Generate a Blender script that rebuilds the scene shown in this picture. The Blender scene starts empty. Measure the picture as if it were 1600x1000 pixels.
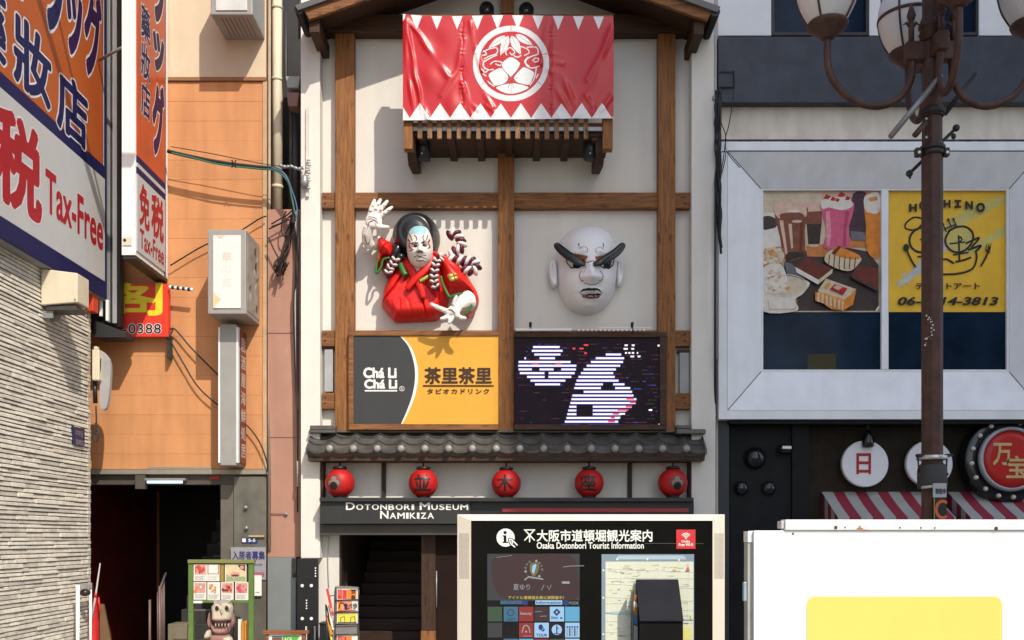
import bpy, bmesh, math, random
import numpy as np
from mathutils import Vector, Matrix
R = math.radians
rnd = random.Random(7)
SC = bpy.context.scene
COL = SC.collection

# ------------------------------------------------------------ camera, sky, sun, exposure
F = 1555.6            # focal length in photograph pixels (1600 wide)
EYE = 2.15            # eye height
HZ, CX = 840.0, 800.0 # horizon row and vanishing column of the photograph
cam_d = bpy.data.cameras.new('camera'); cam = bpy.data.objects.new('camera', cam_d); COL.objects.link(cam)
cam.location = (0, 0, EYE); cam.rotation_euler = (R(90), 0, 0)
cam_d.sensor_width = 36; cam_d.lens = 36 * F / 1600; cam_d.shift_y = (HZ - 500) / 1600
cam_d.clip_start = 0.1; cam_d.clip_end = 900
SC.camera = cam
SUN_D = Vector((-0.55, 1.0, -1.1)).normalized()      # direction the light travels
sun_el = math.asin(-SUN_D.z); sun_az = math.atan2(-SUN_D.x, -SUN_D.y)
W = bpy.data.worlds.new('World'); SC.world = W; W.use_nodes = True
nt = W.node_tree; bg = nt.nodes['Background']
sky = nt.nodes.new('ShaderNodeTexSky'); sky.sky_type = 'NISHITA'; sky.sun_disc = False
sky.sun_elevation = sun_el; sky.sun_rotation = sun_az
sky.air_density = 1.0; sky.dust_density = 1.6; sky.ozone_density = 0.8
nt.links.new(sky.outputs[0], bg.inputs[0]); bg.inputs[1].default_value = 0.15
sl = bpy.data.lights.new('sun', 'SUN'); sl.energy = 3.2; sl.angle = R(0.5); sl.color = (1.0, 0.92, 0.80)
so = bpy.data.objects.new('sun', sl); COL.objects.link(so); so.location = (10, -18, 24)
so.rotation_euler = SUN_D.to_track_quat('-Z', 'Y').to_euler()
SC.view_settings.view_transform = 'Standard'; SC.view_settings.look = 'None'
SC.view_settings.gamma = 1; SC.view_settings.exposure = 0.42
SC.cycles.use_denoising = True; SC.cycles.max_bounces = 6

# ------------------------------------------------------------ pixel <-> place helpers (a point of the photo at a chosen depth)
def X(px, Y): return (px - CX) * Y / F
def Z(py, Y): return EYE + (HZ - py) * Y / F
def P(px, py, Y): return Vector((X(px, Y), Y, Z(py, Y)))

# ------------------------------------------------------------ materials
MATS = {}
def lin(c): return tuple((v / 12.92 if v <= .04045 else ((v + .055) / 1.055) ** 2.4) for v in c)
def mat(name, rgb, rough=.6, metal=0.0, var=.12, vscale=3.0, bump=0.0, bscale=60.0, wood=None, emis=0.0, spec=.4, island=0.0, coat=0.0, dirt=0.0, stretch=None):
    """procedural Principled material; rgb is linear albedo"""
    if name in MATS: return MATS[name]
    m = bpy.data.materials.new(name); m.use_nodes = True; MATS[name] = m
    t = m.node_tree; b = t.nodes['Principled BSDF']
    b.inputs['Roughness'].default_value = rough; b.inputs['Metallic'].default_value = metal
    b.inputs['Specular IOR Level'].default_value = spec; b.inputs['Coat Weight'].default_value = coat
    L = t.links.new
    if emis > 0:
        b.inputs['Base Color'].default_value = (*[c * .3 for c in rgb], 1)
        b.inputs['Emission Color'].default_value = (*rgb, 1); b.inputs['Emission Strength'].default_value = emis
        return m
    tc = t.nodes.new('ShaderNodeTexCoord'); mp = t.nodes.new('ShaderNodeMapping'); L(tc.outputs['Object'], mp.inputs[0])
    if wood == 'v': mp.inputs['Scale'].default_value = (14, 14, .9)
    elif wood == 'h': mp.inputs['Scale'].default_value = (.9, 14, 14)
    elif stretch: mp.inputs['Scale'].default_value = stretch
    n = t.nodes.new('ShaderNodeTexNoise'); n.inputs['Scale'].default_value = vscale; n.inputs['Detail'].default_value = 6
    n.inputs['Roughness'].default_value = .62
    L(mp.outputs[0], n.inputs[0])
    cr = t.nodes.new('ShaderNodeValToRGB'); L(n.outputs[0], cr.inputs[0])
    lo = tuple(max(0, c * (1 - var)) for c in rgb); hi = tuple(min(1, c * (1 + var)) for c in rgb)
    cr.color_ramp.elements[0].position = .33; cr.color_ramp.elements[1].position = .67
    cr.color_ramp.elements[0].color = (*lo, 1); cr.color_ramp.elements[1].color = (*hi, 1)
    out = cr.outputs[0]
    def mul(out, fac_socket, amt):
        mx = t.nodes.new('ShaderNodeMix'); mx.data_type = 'RGBA'; mx.blend_type = 'MULTIPLY'; mx.inputs[0].default_value = amt
        L(out, mx.inputs[6]); L(fac_socket, mx.inputs[7]); return mx.outputs[2]
    if wood:      # knots and dark grain lines
        w = t.nodes.new('ShaderNodeTexNoise'); w.inputs['Scale'].default_value = 5; w.inputs['Detail'].default_value = 3
        mp2 = t.nodes.new('ShaderNodeMapping'); L(tc.outputs['Object'], mp2.inputs[0])
        mp2.inputs['Scale'].default_value = (3, 3, .8) if wood == 'v' else (.8, 3, 3)
        L(mp2.outputs[0], w.inputs[0])
        c2 = t.nodes.new('ShaderNodeValToRGB'); L(w.outputs[0], c2.inputs[0])
        c2.color_ramp.elements[0].position = .30; c2.color_ramp.elements[1].position = .42
        c2.color_ramp.elements[0].color = (.30, .26, .22, 1); c2.color_ramp.elements[1].color = (1, 1, 1, 1)
        out = mul(out, c2.outputs[0], .8)
    if dirt > 0:  # streaks and stains with a shape of their own
        d = t.nodes.new('ShaderNodeTexNoise'); d.inputs['Scale'].default_value = 1.6; d.inputs['Detail'].default_value = 8
        mp3 = t.nodes.new('ShaderNodeMapping'); L(tc.outputs['Object'], mp3.inputs[0]); mp3.inputs['Scale'].default_value = (2.6, 2.6, .35)
        L(mp3.outputs[0], d.inputs[0])
        c3 = t.nodes.new('ShaderNodeValToRGB'); L(d.outputs[0], c3.inputs[0])
        c3.color_ramp.elements[0].position = .36; c3.color_ramp.elements[1].position = .6
        c3.color_ramp.elements[0].color = (.55, .5, .44, 1); c3.color_ramp.elements[1].color = (1, 1, 1, 1)
        out = mul(out, c3.outputs[0], dirt)
    if island > 0:
        g = t.nodes.new('ShaderNodeNewGeometry'); c4 = t.nodes.new('ShaderNodeValToRGB'); L(g.outputs['Random Per Island'], c4.inputs[0])
        c4.color_ramp.elements[0].color = (1 - island, 1 - island, 1 - island, 1); c4.color_ramp.elements[1].color = (1, 1, 1, 1)
        c4.color_ramp.elements[0].position = .1; c4.color_ramp.elements[1].position = .55
        out = mul(out, c4.outputs[0], 1.0)
    L(out, b.inputs['Base Color'])
    if bump > 0:
        bn = t.nodes.new('ShaderNodeTexNoise'); bn.inputs['Scale'].default_value = bscale; bn.inputs['Detail'].default_value = 4
        L(mp.outputs[0] if wood else tc.outputs['Object'], bn.inputs[0])
        bp = t.nodes.new('ShaderNodeBump'); bp.inputs['Strength'].default_value = bump; bp.inputs['Distance'].default_value = .01
        L(bn.outputs[0], bp.inputs['Height']); L(bp.outputs[0], b.inputs['Normal'])
    return m
def rm(t, *rgb): return tuple(v for v in lin([c / 255 for c in rgb]))

cream = mat('cream_plaster', (.74, .71, .65), .8, var=.03, bump=.12, bscale=90, dirt=.12)
plaster = mat('white_plaster', (.70, .67, .61), .85, var=.03, vscale=1.4, bump=.15, bscale=70, dirt=.10)
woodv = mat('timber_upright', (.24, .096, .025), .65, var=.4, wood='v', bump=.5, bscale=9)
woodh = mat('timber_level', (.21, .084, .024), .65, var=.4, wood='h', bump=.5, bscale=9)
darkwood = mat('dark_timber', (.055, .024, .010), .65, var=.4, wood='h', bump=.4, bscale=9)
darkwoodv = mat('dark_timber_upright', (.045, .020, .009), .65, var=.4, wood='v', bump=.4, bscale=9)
black = mat('black_paint', (.012, .012, .013), .4, var=.2)
charcoal = mat('charcoal_paint', (.028, .029, .029), .5, var=.15, dirt=.2)
tile_m = mat('roof_tile', (.085, .08, .072), .38, var=.35, vscale=5, bump=.2, bscale=30, spec=.5)
silver = mat('silver_metal', (.85, .865, .885), .42, metal=.0, var=.05, vscale=2, dirt=.12, spec=.5)
steel = mat('grey_steel', (.30, .31, .31), .4, metal=.4, var=.1)
white = mat('white_paint', (.82, .80, .76), .45, var=.03)
offwhite = mat('ivory_plastic', (.66, .58, .43), .5, var=.05, dirt=.15)
red = mat('red_paint', (.62, .022, .018), .35, var=.1)
navy = mat('navy_cladding', (.035, .042, .060), .5, var=.25, vscale=4)
rust = mat('rust_brown_paint', (.075, .033, .022), .55, var=.35, vscale=6, bump=.35, bscale=50, dirt=.4)
glassd = mat('dark_window_glass', (.009, .021, .042), .10, var=.4, vscale=1.2, spec=.09)
rubber = mat('black_cable', (.014, .014, .015), .5, var=.2)

# ------------------------------------------------------------ mesh builder
class MB:
    def __init__(s): s.v = []; s.f = []; s.m = []; s.s = []
    def add(s, verts, faces, m=0, smooth=False):
        o = len(s.v); s.v += [tuple(q) for q in verts]
        s.f += [tuple(i + o for i in f) for f in faces]
        if isinstance(m, (list, tuple)): s.m += list(m)
        else: s.m += [m] * len(faces)
        s.s += [smooth] * len(faces); return s
    def box(s, x0, x1, y0, y1, z0, z1, m=0):
        v = [(x0, y0, z0), (x1, y0, z0), (x1, y1, z0), (x0, y1, z0), (x0, y0, z1), (x1, y0, z1), (x1, y1, z1), (x0, y1, z1)]
        return s.add(v, [(0, 1, 5, 4), (1, 2, 6, 5), (2, 3, 7, 6), (3, 0, 4, 7), (4, 5, 6, 7), (3, 2, 1, 0)], m)
    def pbox(s, px0, px1, py0, py1, Yf, Yb, m=0):      # front face fills this pixel rectangle at depth Yf
        return s.box(X(px0, Yf), X(px1, Yf), Yf, Yb, Z(py1, Yf), Z(py0, Yf), m)
    def prism(s, pts, Yf, Yb, m=0):                     # pixel outline (any winding) given thickness straight back
        v = [P(a, b, Yf) for a, b in pts]; n = len(v)
        area = sum(v[i].x * v[(i + 1) % n].z - v[(i + 1) % n].x * v[i].z for i in range(n))
        if area < 0: v.reverse()
        bk = [Vector((q.x, Yb, q.z)) for q in v]
        f = [tuple(range(n)), tuple(range(2 * n - 1, n - 1, -1))] + [(i, i + n, (i + 1) % n + n, (i + 1) % n) for i in range(n)]
        return s.add(v + bk, f, m)
    def flat(s, pts, Y, m=0):                           # thin painted shape on a plane
        v = [P(a, b, Y) for a, b in pts]; n = len(v)
        area = sum(v[i].x * v[(i + 1) % n].z - v[(i + 1) % n].x * v[i].z for i in range(n))
        if area < 0: v.reverse()
        return s.add(v, [tuple(range(n))], m)
    def tube(s, path, r, n=10, m=0, caps=True, smooth=True, sq=1.0):
        path = [Vector(p) for p in path]; k = len(path)
        rr = r if isinstance(r, (list, tuple)) else [r] * k
        vs = []; fs = []; up = None
        for i, p in enumerate(path):
            t = (path[min(i + 1, k - 1)] - path[max(i - 1, 0)]).normalized()
            if up is None: up = Vector((0, 1, 0)) if abs(t.y) < .9 else Vector((0, 0, 1))
            a = (up - t * up.dot(t)).normalized(); b = t.cross(a); up = a
            for j in range(n):
                th = 2 * math.pi * (j + .5) / n
                vs.append(p + (a * math.cos(th) * sq + b * math.sin(th)) * rr[i])
        for i in range(k - 1):
            for j in range(n):
                fs.append((i * n + j, i * n + (j + 1) % n, (i + 1) * n + (j + 1) % n, (i + 1) * n + j))
        s.add(vs, fs, m, smooth)
        if caps:
            o = len(s.v) - len(vs)
            s.f += [tuple(o + j for j in range(n - 1, -1, -1)), tuple(o + (k - 1) * n + j for j in range(n))]; s.m += [m, m]; s.s += [False, False]
        return s
    def ell(s, c, rx, ry, rz, nu=20, nv=12, m=0, rot=None):
        c = Vector(c); vs = []; fs = []
        for i in range(nv + 1):
            ph = math.pi * i / nv
            for j in range(nu):
                th = 2 * math.pi * j / nu
                q = Vector((rx * math.sin(ph) * math.cos(th), ry * math.sin(ph) * math.sin(th), rz * math.cos(ph)))
                if rot is not None: q = rot @ q
                vs.append(c + q)
        for i in range(nv):
            for j in range(nu):
                fs.append((i * nu + j, (i + 1) * nu + j, (i + 1) * nu + (j + 1) % nu, i * nu + (j + 1) % nu))
        return s.add(vs, fs, m, True)
    def lathe(s, c, prof, n=24, axis='z', m=0, smooth=True, ang0=0.0):   # prof: list of (r, h) along the axis
        c = Vector(c); vs = []; fs = []; k = len(prof)
        for r, h in prof:
            for j in range(n):
                th = 2 * math.pi * j / n + ang0
                a, b = r * math.cos(th), r * math.sin(th)
                vs.append(c + (Vector((a, b, h)) if axis == 'z' else Vector((a, -h, b))))
        for i in range(k - 1):
            for j in range(n):
                fs.append((i * n + j, i * n + (j + 1) % n, (i + 1) * n + (j + 1) % n, (i + 1) * n + j))
        s.add(vs, fs, m, smooth)
        o = len(s.v) - len(vs)
        s.f += [tuple(o + j for j in range(n - 1, -1, -1)), tuple(o + (k - 1) * n + j for j in range(n))]; s.m += [m, m]; s.s += [False, False]
        return s
    def text(s, body, fmap, m=0, bold=0.0, th=.004, shear=0.0, res=3, space=1.0, dense=False, vmax=None):
        """lettering filling the unit square, placed by fmap(u, v, w); boldness by shifted layers, each at its own depth"""
        v, f, w_, h_ = glyphs(body, 0.0 if bold > 0 else bold, shear, res, space, dense, vmax)
        b = max(bold, 0.0); W_, H_ = w_ + 2 * b, h_ + 2 * b
        n = 1 if b == 0 else (9 if b < .05 else 13)
        for k in range(n):
            a = 2 * math.pi * k / (n - 1) if n > 1 else 0; r = 0 if k == n - 1 else b
            ox, oy = b + r * math.cos(a), b + r * math.sin(a)
            s.add([fmap((x + ox) / W_, (y + oy) / H_, th * (.4 + .6 * (k + 1) / n)) for x, y in v], f, m)
        return s
    def ptext(s, body, px0, px1, py0, py1, Y, m=0, bold=0.0, th=.004, shear=0.0, res=3, space=1.0, arc=None):
        def fm(u, v, w):
            q = P(px0 + (px1 - px0) * u, py1 + (py0 - py1) * v + (arc(u) if arc else 0), Y); q.y -= w; return q
        return s.text(body, fm, m, bold, th, shear, res, space)

GL = {}
def glyphs(body, off, shear, res, space, dense=False, vmax=None):
    """flat letter faces in font units, lower left corner at the origin"""
    k = (body, off, shear, res, space, dense, vmax)
    if k in GL: return GL[k]
    c = bpy.data.curves.new('letters', 'FONT'); c.body = body; c.offset = off; c.resolution_u = res; c.shear = shear
    c.space_character = space; c.space_line = .95; c.fill_mode = 'FRONT'
    o = bpy.data.objects.new('letters', c); COL.objects.link(o)
    dg = bpy.context.evaluated_depsgraph_get(); dg.update()
    me = o.evaluated_get(dg).to_mesh()
    q = bmesh.new(); q.from_mesh(me); o.evaluated_get(dg).to_mesh_clear(); bpy.data.objects.remove(o); bpy.data.curves.remove(c)
    for fc in q.faces:
        if fc.normal.z < 0: fc.normal_flip()
    if dense:       # short edges, so that the letter can follow a curved surface
        bmesh.ops.triangulate(q, faces=q.faces)
        for _ in range(3):
            bmesh.ops.subdivide_edges(q, edges=[e for e in q.edges if e.calc_length() > .1], cuts=1); bmesh.ops.triangulate(q, faces=q.faces)
    lo = [min(v.co[a] for v in q.verts) for a in (0, 1)]; hi = [max(v.co[a] for v in q.verts) for a in (0, 1)]
    if vmax is not None:
        bmesh.ops.bisect_plane(q, geom=q.verts[:] + q.edges[:] + q.faces[:], plane_co=(0, lo[1] + vmax * (hi[1] - lo[1]), 0), plane_no=(0, 1, 0), clear_outer=True)
    q.verts.ensure_lookup_table(); q.verts.index_update()
    v = [(p.co.x - lo[0], p.co.y - lo[1]) for p in q.verts]; f = [tuple(p.index for p in fc.verts) for fc in q.faces]; q.free()
    GL[k] = (v, f, hi[0] - lo[0], hi[1] - lo[1]); return GL[k]

WL = {}       # world position of each object's origin
def obj(name, mb, mats, parent=None, bevel=0.0, origin=None, label=None, seg=2):
    if not isinstance(mats, (list, tuple)): mats = [mats]
    me = bpy.data.meshes.new(name)
    a = np.array(mb.v, dtype=float)
    c = Vector(origin) if origin is not None else Vector(((a.min(0) + a.max(0)) / 2).tolist())
    me.from_pydata((a - np.array(c)).tolist(), [], mb.f)
    for q in mats: me.materials.append(q)
    me.polygons.foreach_set('material_index', mb.m); me.polygons.foreach_set('use_smooth', mb.s); me.update()
    o = bpy.data.objects.new(name, me); COL.objects.link(o); WL[o.name] = c.copy()
    if parent: o.parent = parent; o.location = c - WL[parent.name]
    else: o.location = c
    if label: o['label'] = label
    if bevel:
        b = o.modifiers.new('edge', 'BEVEL'); b.width = bevel; b.segments = seg; b.limit_method = 'ANGLE'; b.angle_limit = R(40)
    return o
def tag(o, label, cat, group=None, kind=None):
    if label: o['label'] = label
    if cat: o['category'] = cat
    if group: o['group'] = group
    if kind: o['kind'] = kind
    return o
def thing(name, loc, label, cat, group=None, kind=None):
    o = bpy.data.objects.new(name, None); COL.objects.link(o); o.location = loc; o.empty_display_size = .2
    WL[o.name] = Vector(loc); return tag(o, label, cat, group, kind)
def kids(o): return [c for c in bpy.data.objects if c.parent == o]
def copy_tree(o, shift, parent=None, label=None):
    c = o.copy(); COL.objects.link(c)
    WL[c.name] = WL[o.name] + Vector(shift)
    if parent: c.parent = parent
    else: c.location = o.location + Vector(shift)
    if label: c['label'] = label
    for k in kids(o): copy_tree(k, shift, c)
    return c

# ------------------------------------------------------------ painting regions on curved sheets (whole faces take one paint)
def seg_dist(px, py, pts):
    d = np.full(px.shape, 1e9)
    for (x0, y0), (x1, y1) in zip(pts[:-1], pts[1:]):
        dx, dy = x1 - x0, y1 - y0; L = dx * dx + dy * dy + 1e-9
        t = np.clip(((px - x0) * dx + (py - y0) * dy) / L, 0, 1)
        d = np.minimum(d, np.hypot(px - x0 - t * dx, py - y0 - t * dy))
    return d
def in_poly(px, py, pts):
    r = np.zeros(px.shape, bool); n = len(pts)
    for i in range(n):
        x0, y0 = pts[i]; x1, y1 = pts[(i + 1) % n]
        if y0 == y1: continue
        c = (y0 > py) != (y1 > py)
        r ^= c & (px < (x1 - x0) * (py - y0) / (y1 - y0) + x0)
    return r
def paint(px, py, shapes, base=0):
    r = np.full(px.shape, base, int)
    for sh in shapes:
        k, m = sh[0], sh[1]
        if k == 'poly': q = in_poly(px, py, sh[2])
        elif k == 'ell': q = ((px - sh[2]) / sh[4]) ** 2 + ((py - sh[3]) / sh[5]) ** 2 < 1
        else: q = seg_dist(px, py, sh[2]) < sh[3] / 2
        r[q] = m
    return r
def smoothpts(pts, n=6, closed=False):      # Catmull-Rom through pixel points
    out = []; k = len(pts)
    for i in range(k if closed else k - 1):
        g = (lambda j: pts[j % k]) if closed else (lambda j: pts[min(max(j, 0), k - 1)])
        p0, p1, p2, p3 = g(i - 1), g(i), g(i + 1), g(i + 2)
        for t in range(n):
            t /= n
            out.append(tuple(.5 * (2 * p1[a] + (p2[a] - p0[a]) * t + (2 * p0[a] - 5 * p1[a] + 4 * p2[a] - p3[a]) * t * t + (3 * p1[a] - p0[a] - 3 * p2[a] + p3[a]) * t ** 3) for a in range(len(pts[0]))))
    if not closed: out.append(tuple(pts[-1]))
    return out
def circ(cx, cy, r, n=40, ry=None): return [(cx + r * math.cos(2 * math.pi * i / n), cy + (ry or r) * math.sin(2 * math.pi * i / n)) for i in range(n)]
def puff(mb, pts, Y, depth, step=.7, p=.5, soft=None, creases=(), mfun=None, m=0, extra=None):
    """a rounded relief body: pixel outline, full thickness 'depth' reached 'soft' pixels in from the rim; closed at the back (plane Y)"""
    pts = [tuple(q) for q in pts]
    xs = [q[0] for q in pts]; ys = [q[1] for q in pts]
    gx = np.arange(min(xs) - step, max(xs) + 2 * step, step); gy = np.arange(min(ys) - step, max(ys) + 2 * step, step)
    PX, PY = np.meshgrid(gx, gy)
    ins = in_poly(PX, PY, pts); d = seg_dist(PX, PY, pts + [pts[0]]) * np.where(ins, 1, 0)
    soft = soft or max(d.max(), 1)
    q = np.clip(d / soft, 0, 1); h = depth * (1 - (1 - q) ** 2) ** p
    for line, w, amp in creases:
        h = h - amp * np.exp(-(seg_dist(PX, PY, line) / w) ** 2) * np.clip(d / 3, 0, 1)
    if extra: h = h + extra(PX, PY) * np.clip(d / 4, 0, 1)
    h = np.maximum(h, .004)
    cell = ins[:-1, :-1] & ins[1:, :-1] & ins[:-1, 1:] & ins[1:, 1:]
    ny, nx = PX.shape; idx = -np.ones(PX.shape, int)
    use = np.zeros(PX.shape, bool)
    for a in (0, 1):
        for b in (0, 1): use[a:ny - 1 + a, b:nx - 1 + b] |= cell
    idx[use] = np.arange(use.sum()); N = int(use.sum())
    yy = Y - h[use]; wx = (PX[use] - CX) * Y / F; wz = EYE + (HZ - PY[use]) * Y / F
    V = [(a, b, c) for a, b, c in zip(wx, yy, wz)] + [(a, Y, c) for a, c in zip(wx, wz)]
    jj, ii = np.nonzero(cell)
    A, B, C, D = idx[jj + 1, ii], idx[jj + 1, ii + 1], idx[jj, ii + 1], idx[jj, ii]
    fr = list(zip(A.tolist(), B.tolist(), C.tolist(), D.tolist()))
    fm = mfun(PX[jj, ii] + step / 2, PY[jj, ii] + step / 2).tolist() if mfun else [m] * len(fr)
    from collections import Counter
    ec = {}
    for f in fr:
        for e in ((f[0], f[1]), (f[1], f[2]), (f[2], f[3]), (f[3], f[0])):
            if (e[1], e[0]) in ec: del ec[(e[1], e[0])]
            else: ec[e] = 1
    side = [(b, a, a + N, b + N) for a, b in ec]
    mb.add(V, fr + side, fm + [m] * len(side), True)
    return mb
# ============================================================ GROUND (below the frame, but it bounces light and shows from a step aside)
paving = mat('street_paving', (.34, .32, .285), .8, var=.15, vscale=2, bump=.2, dirt=.3)
asphalt = mat('asphalt', (.05, .05, .052), .85, var=.2, vscale=6, bump=.3)
g = MB().box(-400, 400, -400, 400, -.6, -.12); tag(obj('ground', g, asphalt), None, None, None, 'structure')
g = MB().box(-60, 60, -1.2, 16, -.118, .0)
pv = tag(obj('pavement', g, paving, bevel=.02), None, None, None, 'structure')
YW = 14.5            # plaster plane of the museum facade

# ============================================================ MUSEUM
mus = thing('museum_building', (0, 14.5, 0), 'narrow white plaster museum front with brown timber frame, red lanterns and grey tiled eave', 'building')
xl, xr = X(470, YW), X(1118, YW)
ztop = Z(35, YW)
b = MB()
b.box(xl, xr, YW, 20.5, Z(832, YW), ztop)
b.prism([(470, 35), (795, -80), (1118, 35)], YW, 20.5)
b.box(xl, X(530, YW), YW, 18.0, 0, Z(832, YW)); b.box(X(712, YW), xr, YW, 18.0, 0, Z(832, YW))
b.box(X(530, YW), X(712, YW), 17.9, 18.1, 0, Z(832, YW))
obj('wall', b, plaster, mus)
for a, c, w in ((470, 500, 872), (1080.5, 1118, 1060)):
    pr = MB().pbox(a, c, -10, w, 14.28, YW + .003)
    obj('side_pier', pr, cream, mus, bevel=.006)
for a, c, t0, t1 in ((523.5, 553, 40, 673), (778, 803.5, 40, 673), (1028.5, 1055.5, 40, 673)):
    obj('timber_post', MB().pbox(a, c, t0, t1, 14.33, YW), woodv, mus, bevel=.008)
obj('king_post', MB().pbox(783, 803, -62, 21, 14.34, YW), woodv, mus, bevel=.008)
for a, c in ((300.5, 325), (516, 541), (614, 639)):
    obj('cross_beam', MB().pbox(503, 1080, a, c, 14.37, YW), woodh, mus, bevel=.008)
# pegs and splits at the beam ends
pg = MB()
for x in (508, 1070):
    for y in (308, 318, 522, 532, 621, 630): pg.lathe(P(x, y, 14.371), [(.014, 0), (.014, .008)], 10, 'y')
obj('wooden_peg', pg, darkwood, mus, label='dark round pegs in the beam ends')
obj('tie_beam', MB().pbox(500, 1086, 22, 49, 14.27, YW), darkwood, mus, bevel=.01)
for a, c, d, e in ((507, 520, 546, 612), (1062, 1077, 551, 617)):
    s = MB().pbox(a, c, d, e, 14.40, YW).pbox(a - 3, c + 3, d - 5, d - .5, 14.41, YW, 1)
    obj('shutter_panel', s, [mat('grey_shutter', (.36, .36, .36), .6), darkwood], mus, bevel=.004)
# gable roof: slab, bargeboards, rafters
YR = 13.65
rf = MB()
rf.prism([(461, 8), (795, -110), (795, -100), (465, 16)], YR - .05, 20.6)
rf.prism([(1126, 10), (795, -110), (795, -100), (1121, 19)], YR - .05, 20.6)
roof = obj('gable_roof', rf, mat('grey_roof_metal', (.13, .125, .12), .45, metal=.2), mus, bevel=.004)
obj('bargeboard', MB().prism([(474, 13.5), (795, -98), (795, -78), (483, 30.5)], YR, YR + .06), woodh, roof, bevel=.006)
obj('bargeboard', MB().prism([(1113, 17), (795, -98), (795, -78), (1105, 32.5)], YR, YR + .06), woodh, roof, bevel=.006)
sf = MB()
sf.prism([(478, 17), (795, -95), (795, -90), (482, 22)], YR + .061, YW + .02); sf.prism([(1109, 20), (795, -95), (795, -90), (1106, 25)], YR + .061, YW + .02)
for i in range(9):
    t = YR + .1 + i * .1
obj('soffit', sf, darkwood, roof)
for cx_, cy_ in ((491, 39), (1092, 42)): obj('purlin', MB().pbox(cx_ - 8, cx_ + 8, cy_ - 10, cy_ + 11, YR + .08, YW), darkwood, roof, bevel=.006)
gt = MB()
for x0, x1, yy in ((463, 471, 14), (1114, 1123, 18)): gt.tube([P(x0 + 4, yy, YR - .02), P(x0 + 4, yy, YR - .02) + Vector((0, 5, 0))], .065, 12)
gutter = obj('gutter', gt, black, roof)

# balcony with slats behind the banner
bal = obj('balcony', MB().box(X(634, 13.7), X(954, 13.7), 13.72, YW, Z(247, YW), Z(247, YW) + .10), darkwood, mus, bevel=.006)
fb = MB()
for i in range(7):
    x = X(660 + i * 45, 13.75); fb.box(x - .05, x + .05, 13.74, YW, Z(247, YW) - .05, Z(247, YW) + .001)
obj('floor_joist', fb, darkwood, bal, bevel=.004)
sl_ = MB()
for i in range(18):
    x = 652.4 + i * 15.28
    sl_.pbox(x, x + 7.2 + rnd.uniform(-.4, .4), 30, 216.5 + rnd.uniform(-.5, .5), 13.62, 13.655)
slwood = mat('weathered_slat', (.26, .14, .065), .7, var=.4, wood='v', bump=.4, bscale=9, island=.35)
obj('railing_slats', sl_, slwood, bal, bevel=.003)
for a, c in ((630.5, 644.5), (942, 957.5)): obj('corner_post', MB().pbox(a, c, 26, 232.5, 13.60, 13.74), woodv, bal, bevel=.005)
rl = MB().pbox(644.6, 941.9, 192, 198, 13.657, 13.70, 0).pbox(644.6, 941.9, 198.2, 204, 13.66, 13.70, 1).pbox(630, 958, 23, 30, 13.57, 13.70, 0)
obj('rail', rl, [woodh, steel], bal)
for xa, xb in ((636.5, 650), (930.5, 944)):
    br = MB(); x0, x1 = X(xa, 13.8), X(xb, 13.8)
    prof = [(13.76, Z(247, YW) + .06), (13.76, Z(226, 13.76) - .12), (13.95, Z(262, 14.0)), (YW, Z(272, YW)), (YW, Z(247, YW) + .06)]
    n = len(prof)
    br.add([(x0, y, z) for y, z in prof] + [(x1, y, z) for y, z in prof], [tuple(range(n - 1, -1, -1)), tuple(range(n, 2 * n))] + [(i, (i + 1) % n, (i + 1) % n + n, i + n) for i in range(n)])
    obj('bracket', br, darkwoodv, bal, bevel=.005)

# pent roof of waved tiles
YE, YT = 14.0, 14.46
zE, zT = Z(705, YE), Z(673, YT)
pit = 37.17
nx = 17 * 16 + 1
xs_px = np.linspace(479, 1103, nx)
def wave(px):
    u = ((px - 515) / pit) % 1.0
    return .034 * np.exp(-(np.minimum(u, 1 - u) / .17) ** 2) - .026 * np.sin(np.pi * u) ** 1.0
tr = MB(); rows = 3; last = None; vs = []; fs = []
hx = wave(xs_px)
rowsv = []
for r_ in range(rows):
    for k in range(5):
        t = (r_ + k / 4) / rows
        yy = YT + (YE - YT) * t; zz = zT + (zE - zT) * t + .006 + .022 * (k / 4)
        rowsv.append([(X(px, 14.0), yy - .012 * (k == 4), zz + h) for px, h in zip(xs_px, hx)])
rowsv.append([(x, y + .004, z - .03) for x, y, z in rowsv[-1]])
rowsv.append([(x, YE + .10, zE - .10) for x, y, z in rowsv[-1]])
for rw in rowsv: vs += rw
for i in range(len(rowsv) - 1):
    for j in range(nx - 1):
        fs.append((i * nx + j, (i + 1) * nx + j, (i + 1) * nx + j + 1, i * nx + j + 1))
tr.add(vs, fs, 0, False)
# closing verges at both ends
for xp in (479, 1103):
    x = X(xp, 14.0)
    tr.add([(x - .012, YE - .01, zE - .05), (x + .012, YE - .01, zE - .05), (x + .012, YE - .01, zE + .035), (x - .012, YE - .01, zE + .035),
            (x - .012, YT, zT - .06), (x + .012, YT, zT - .06), (x + .012, YT, zT + .035), (x - .012, YT, zT + .035)],
           [(0, 1, 2, 3), (3, 2, 6, 7), (1, 5, 6, 2), (4, 0, 3, 7), (5, 4, 7, 6), (1, 0, 4, 5)])
troof = obj('tiled_eave', tr, tile_m, mus)
vg = MB()
for j in range(16):     # butt joints between tiles
    for r_ in range(rows):
        px = 515 + pit * j + 5.5
        t0, t1 = r_ / rows + .02, (r_ + 1) / rows
        y0, y1 = YT + (YE - YT) * t0, YT + (YE - YT) * t1
        h = float(wave(np.array([px]))[0])
        z0, z1 = zT + (zE - zT) * t0 + .009 + h, zT + (zE - zT) * t1 + .027 + h
        x = X(px, 14.0)
        vg.add([(x - .004, y0, z0), (x + .004, y0, z0), (x + .004, y1, z1), (x - .004, y1, z1)], [(3, 2, 1, 0)])
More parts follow.
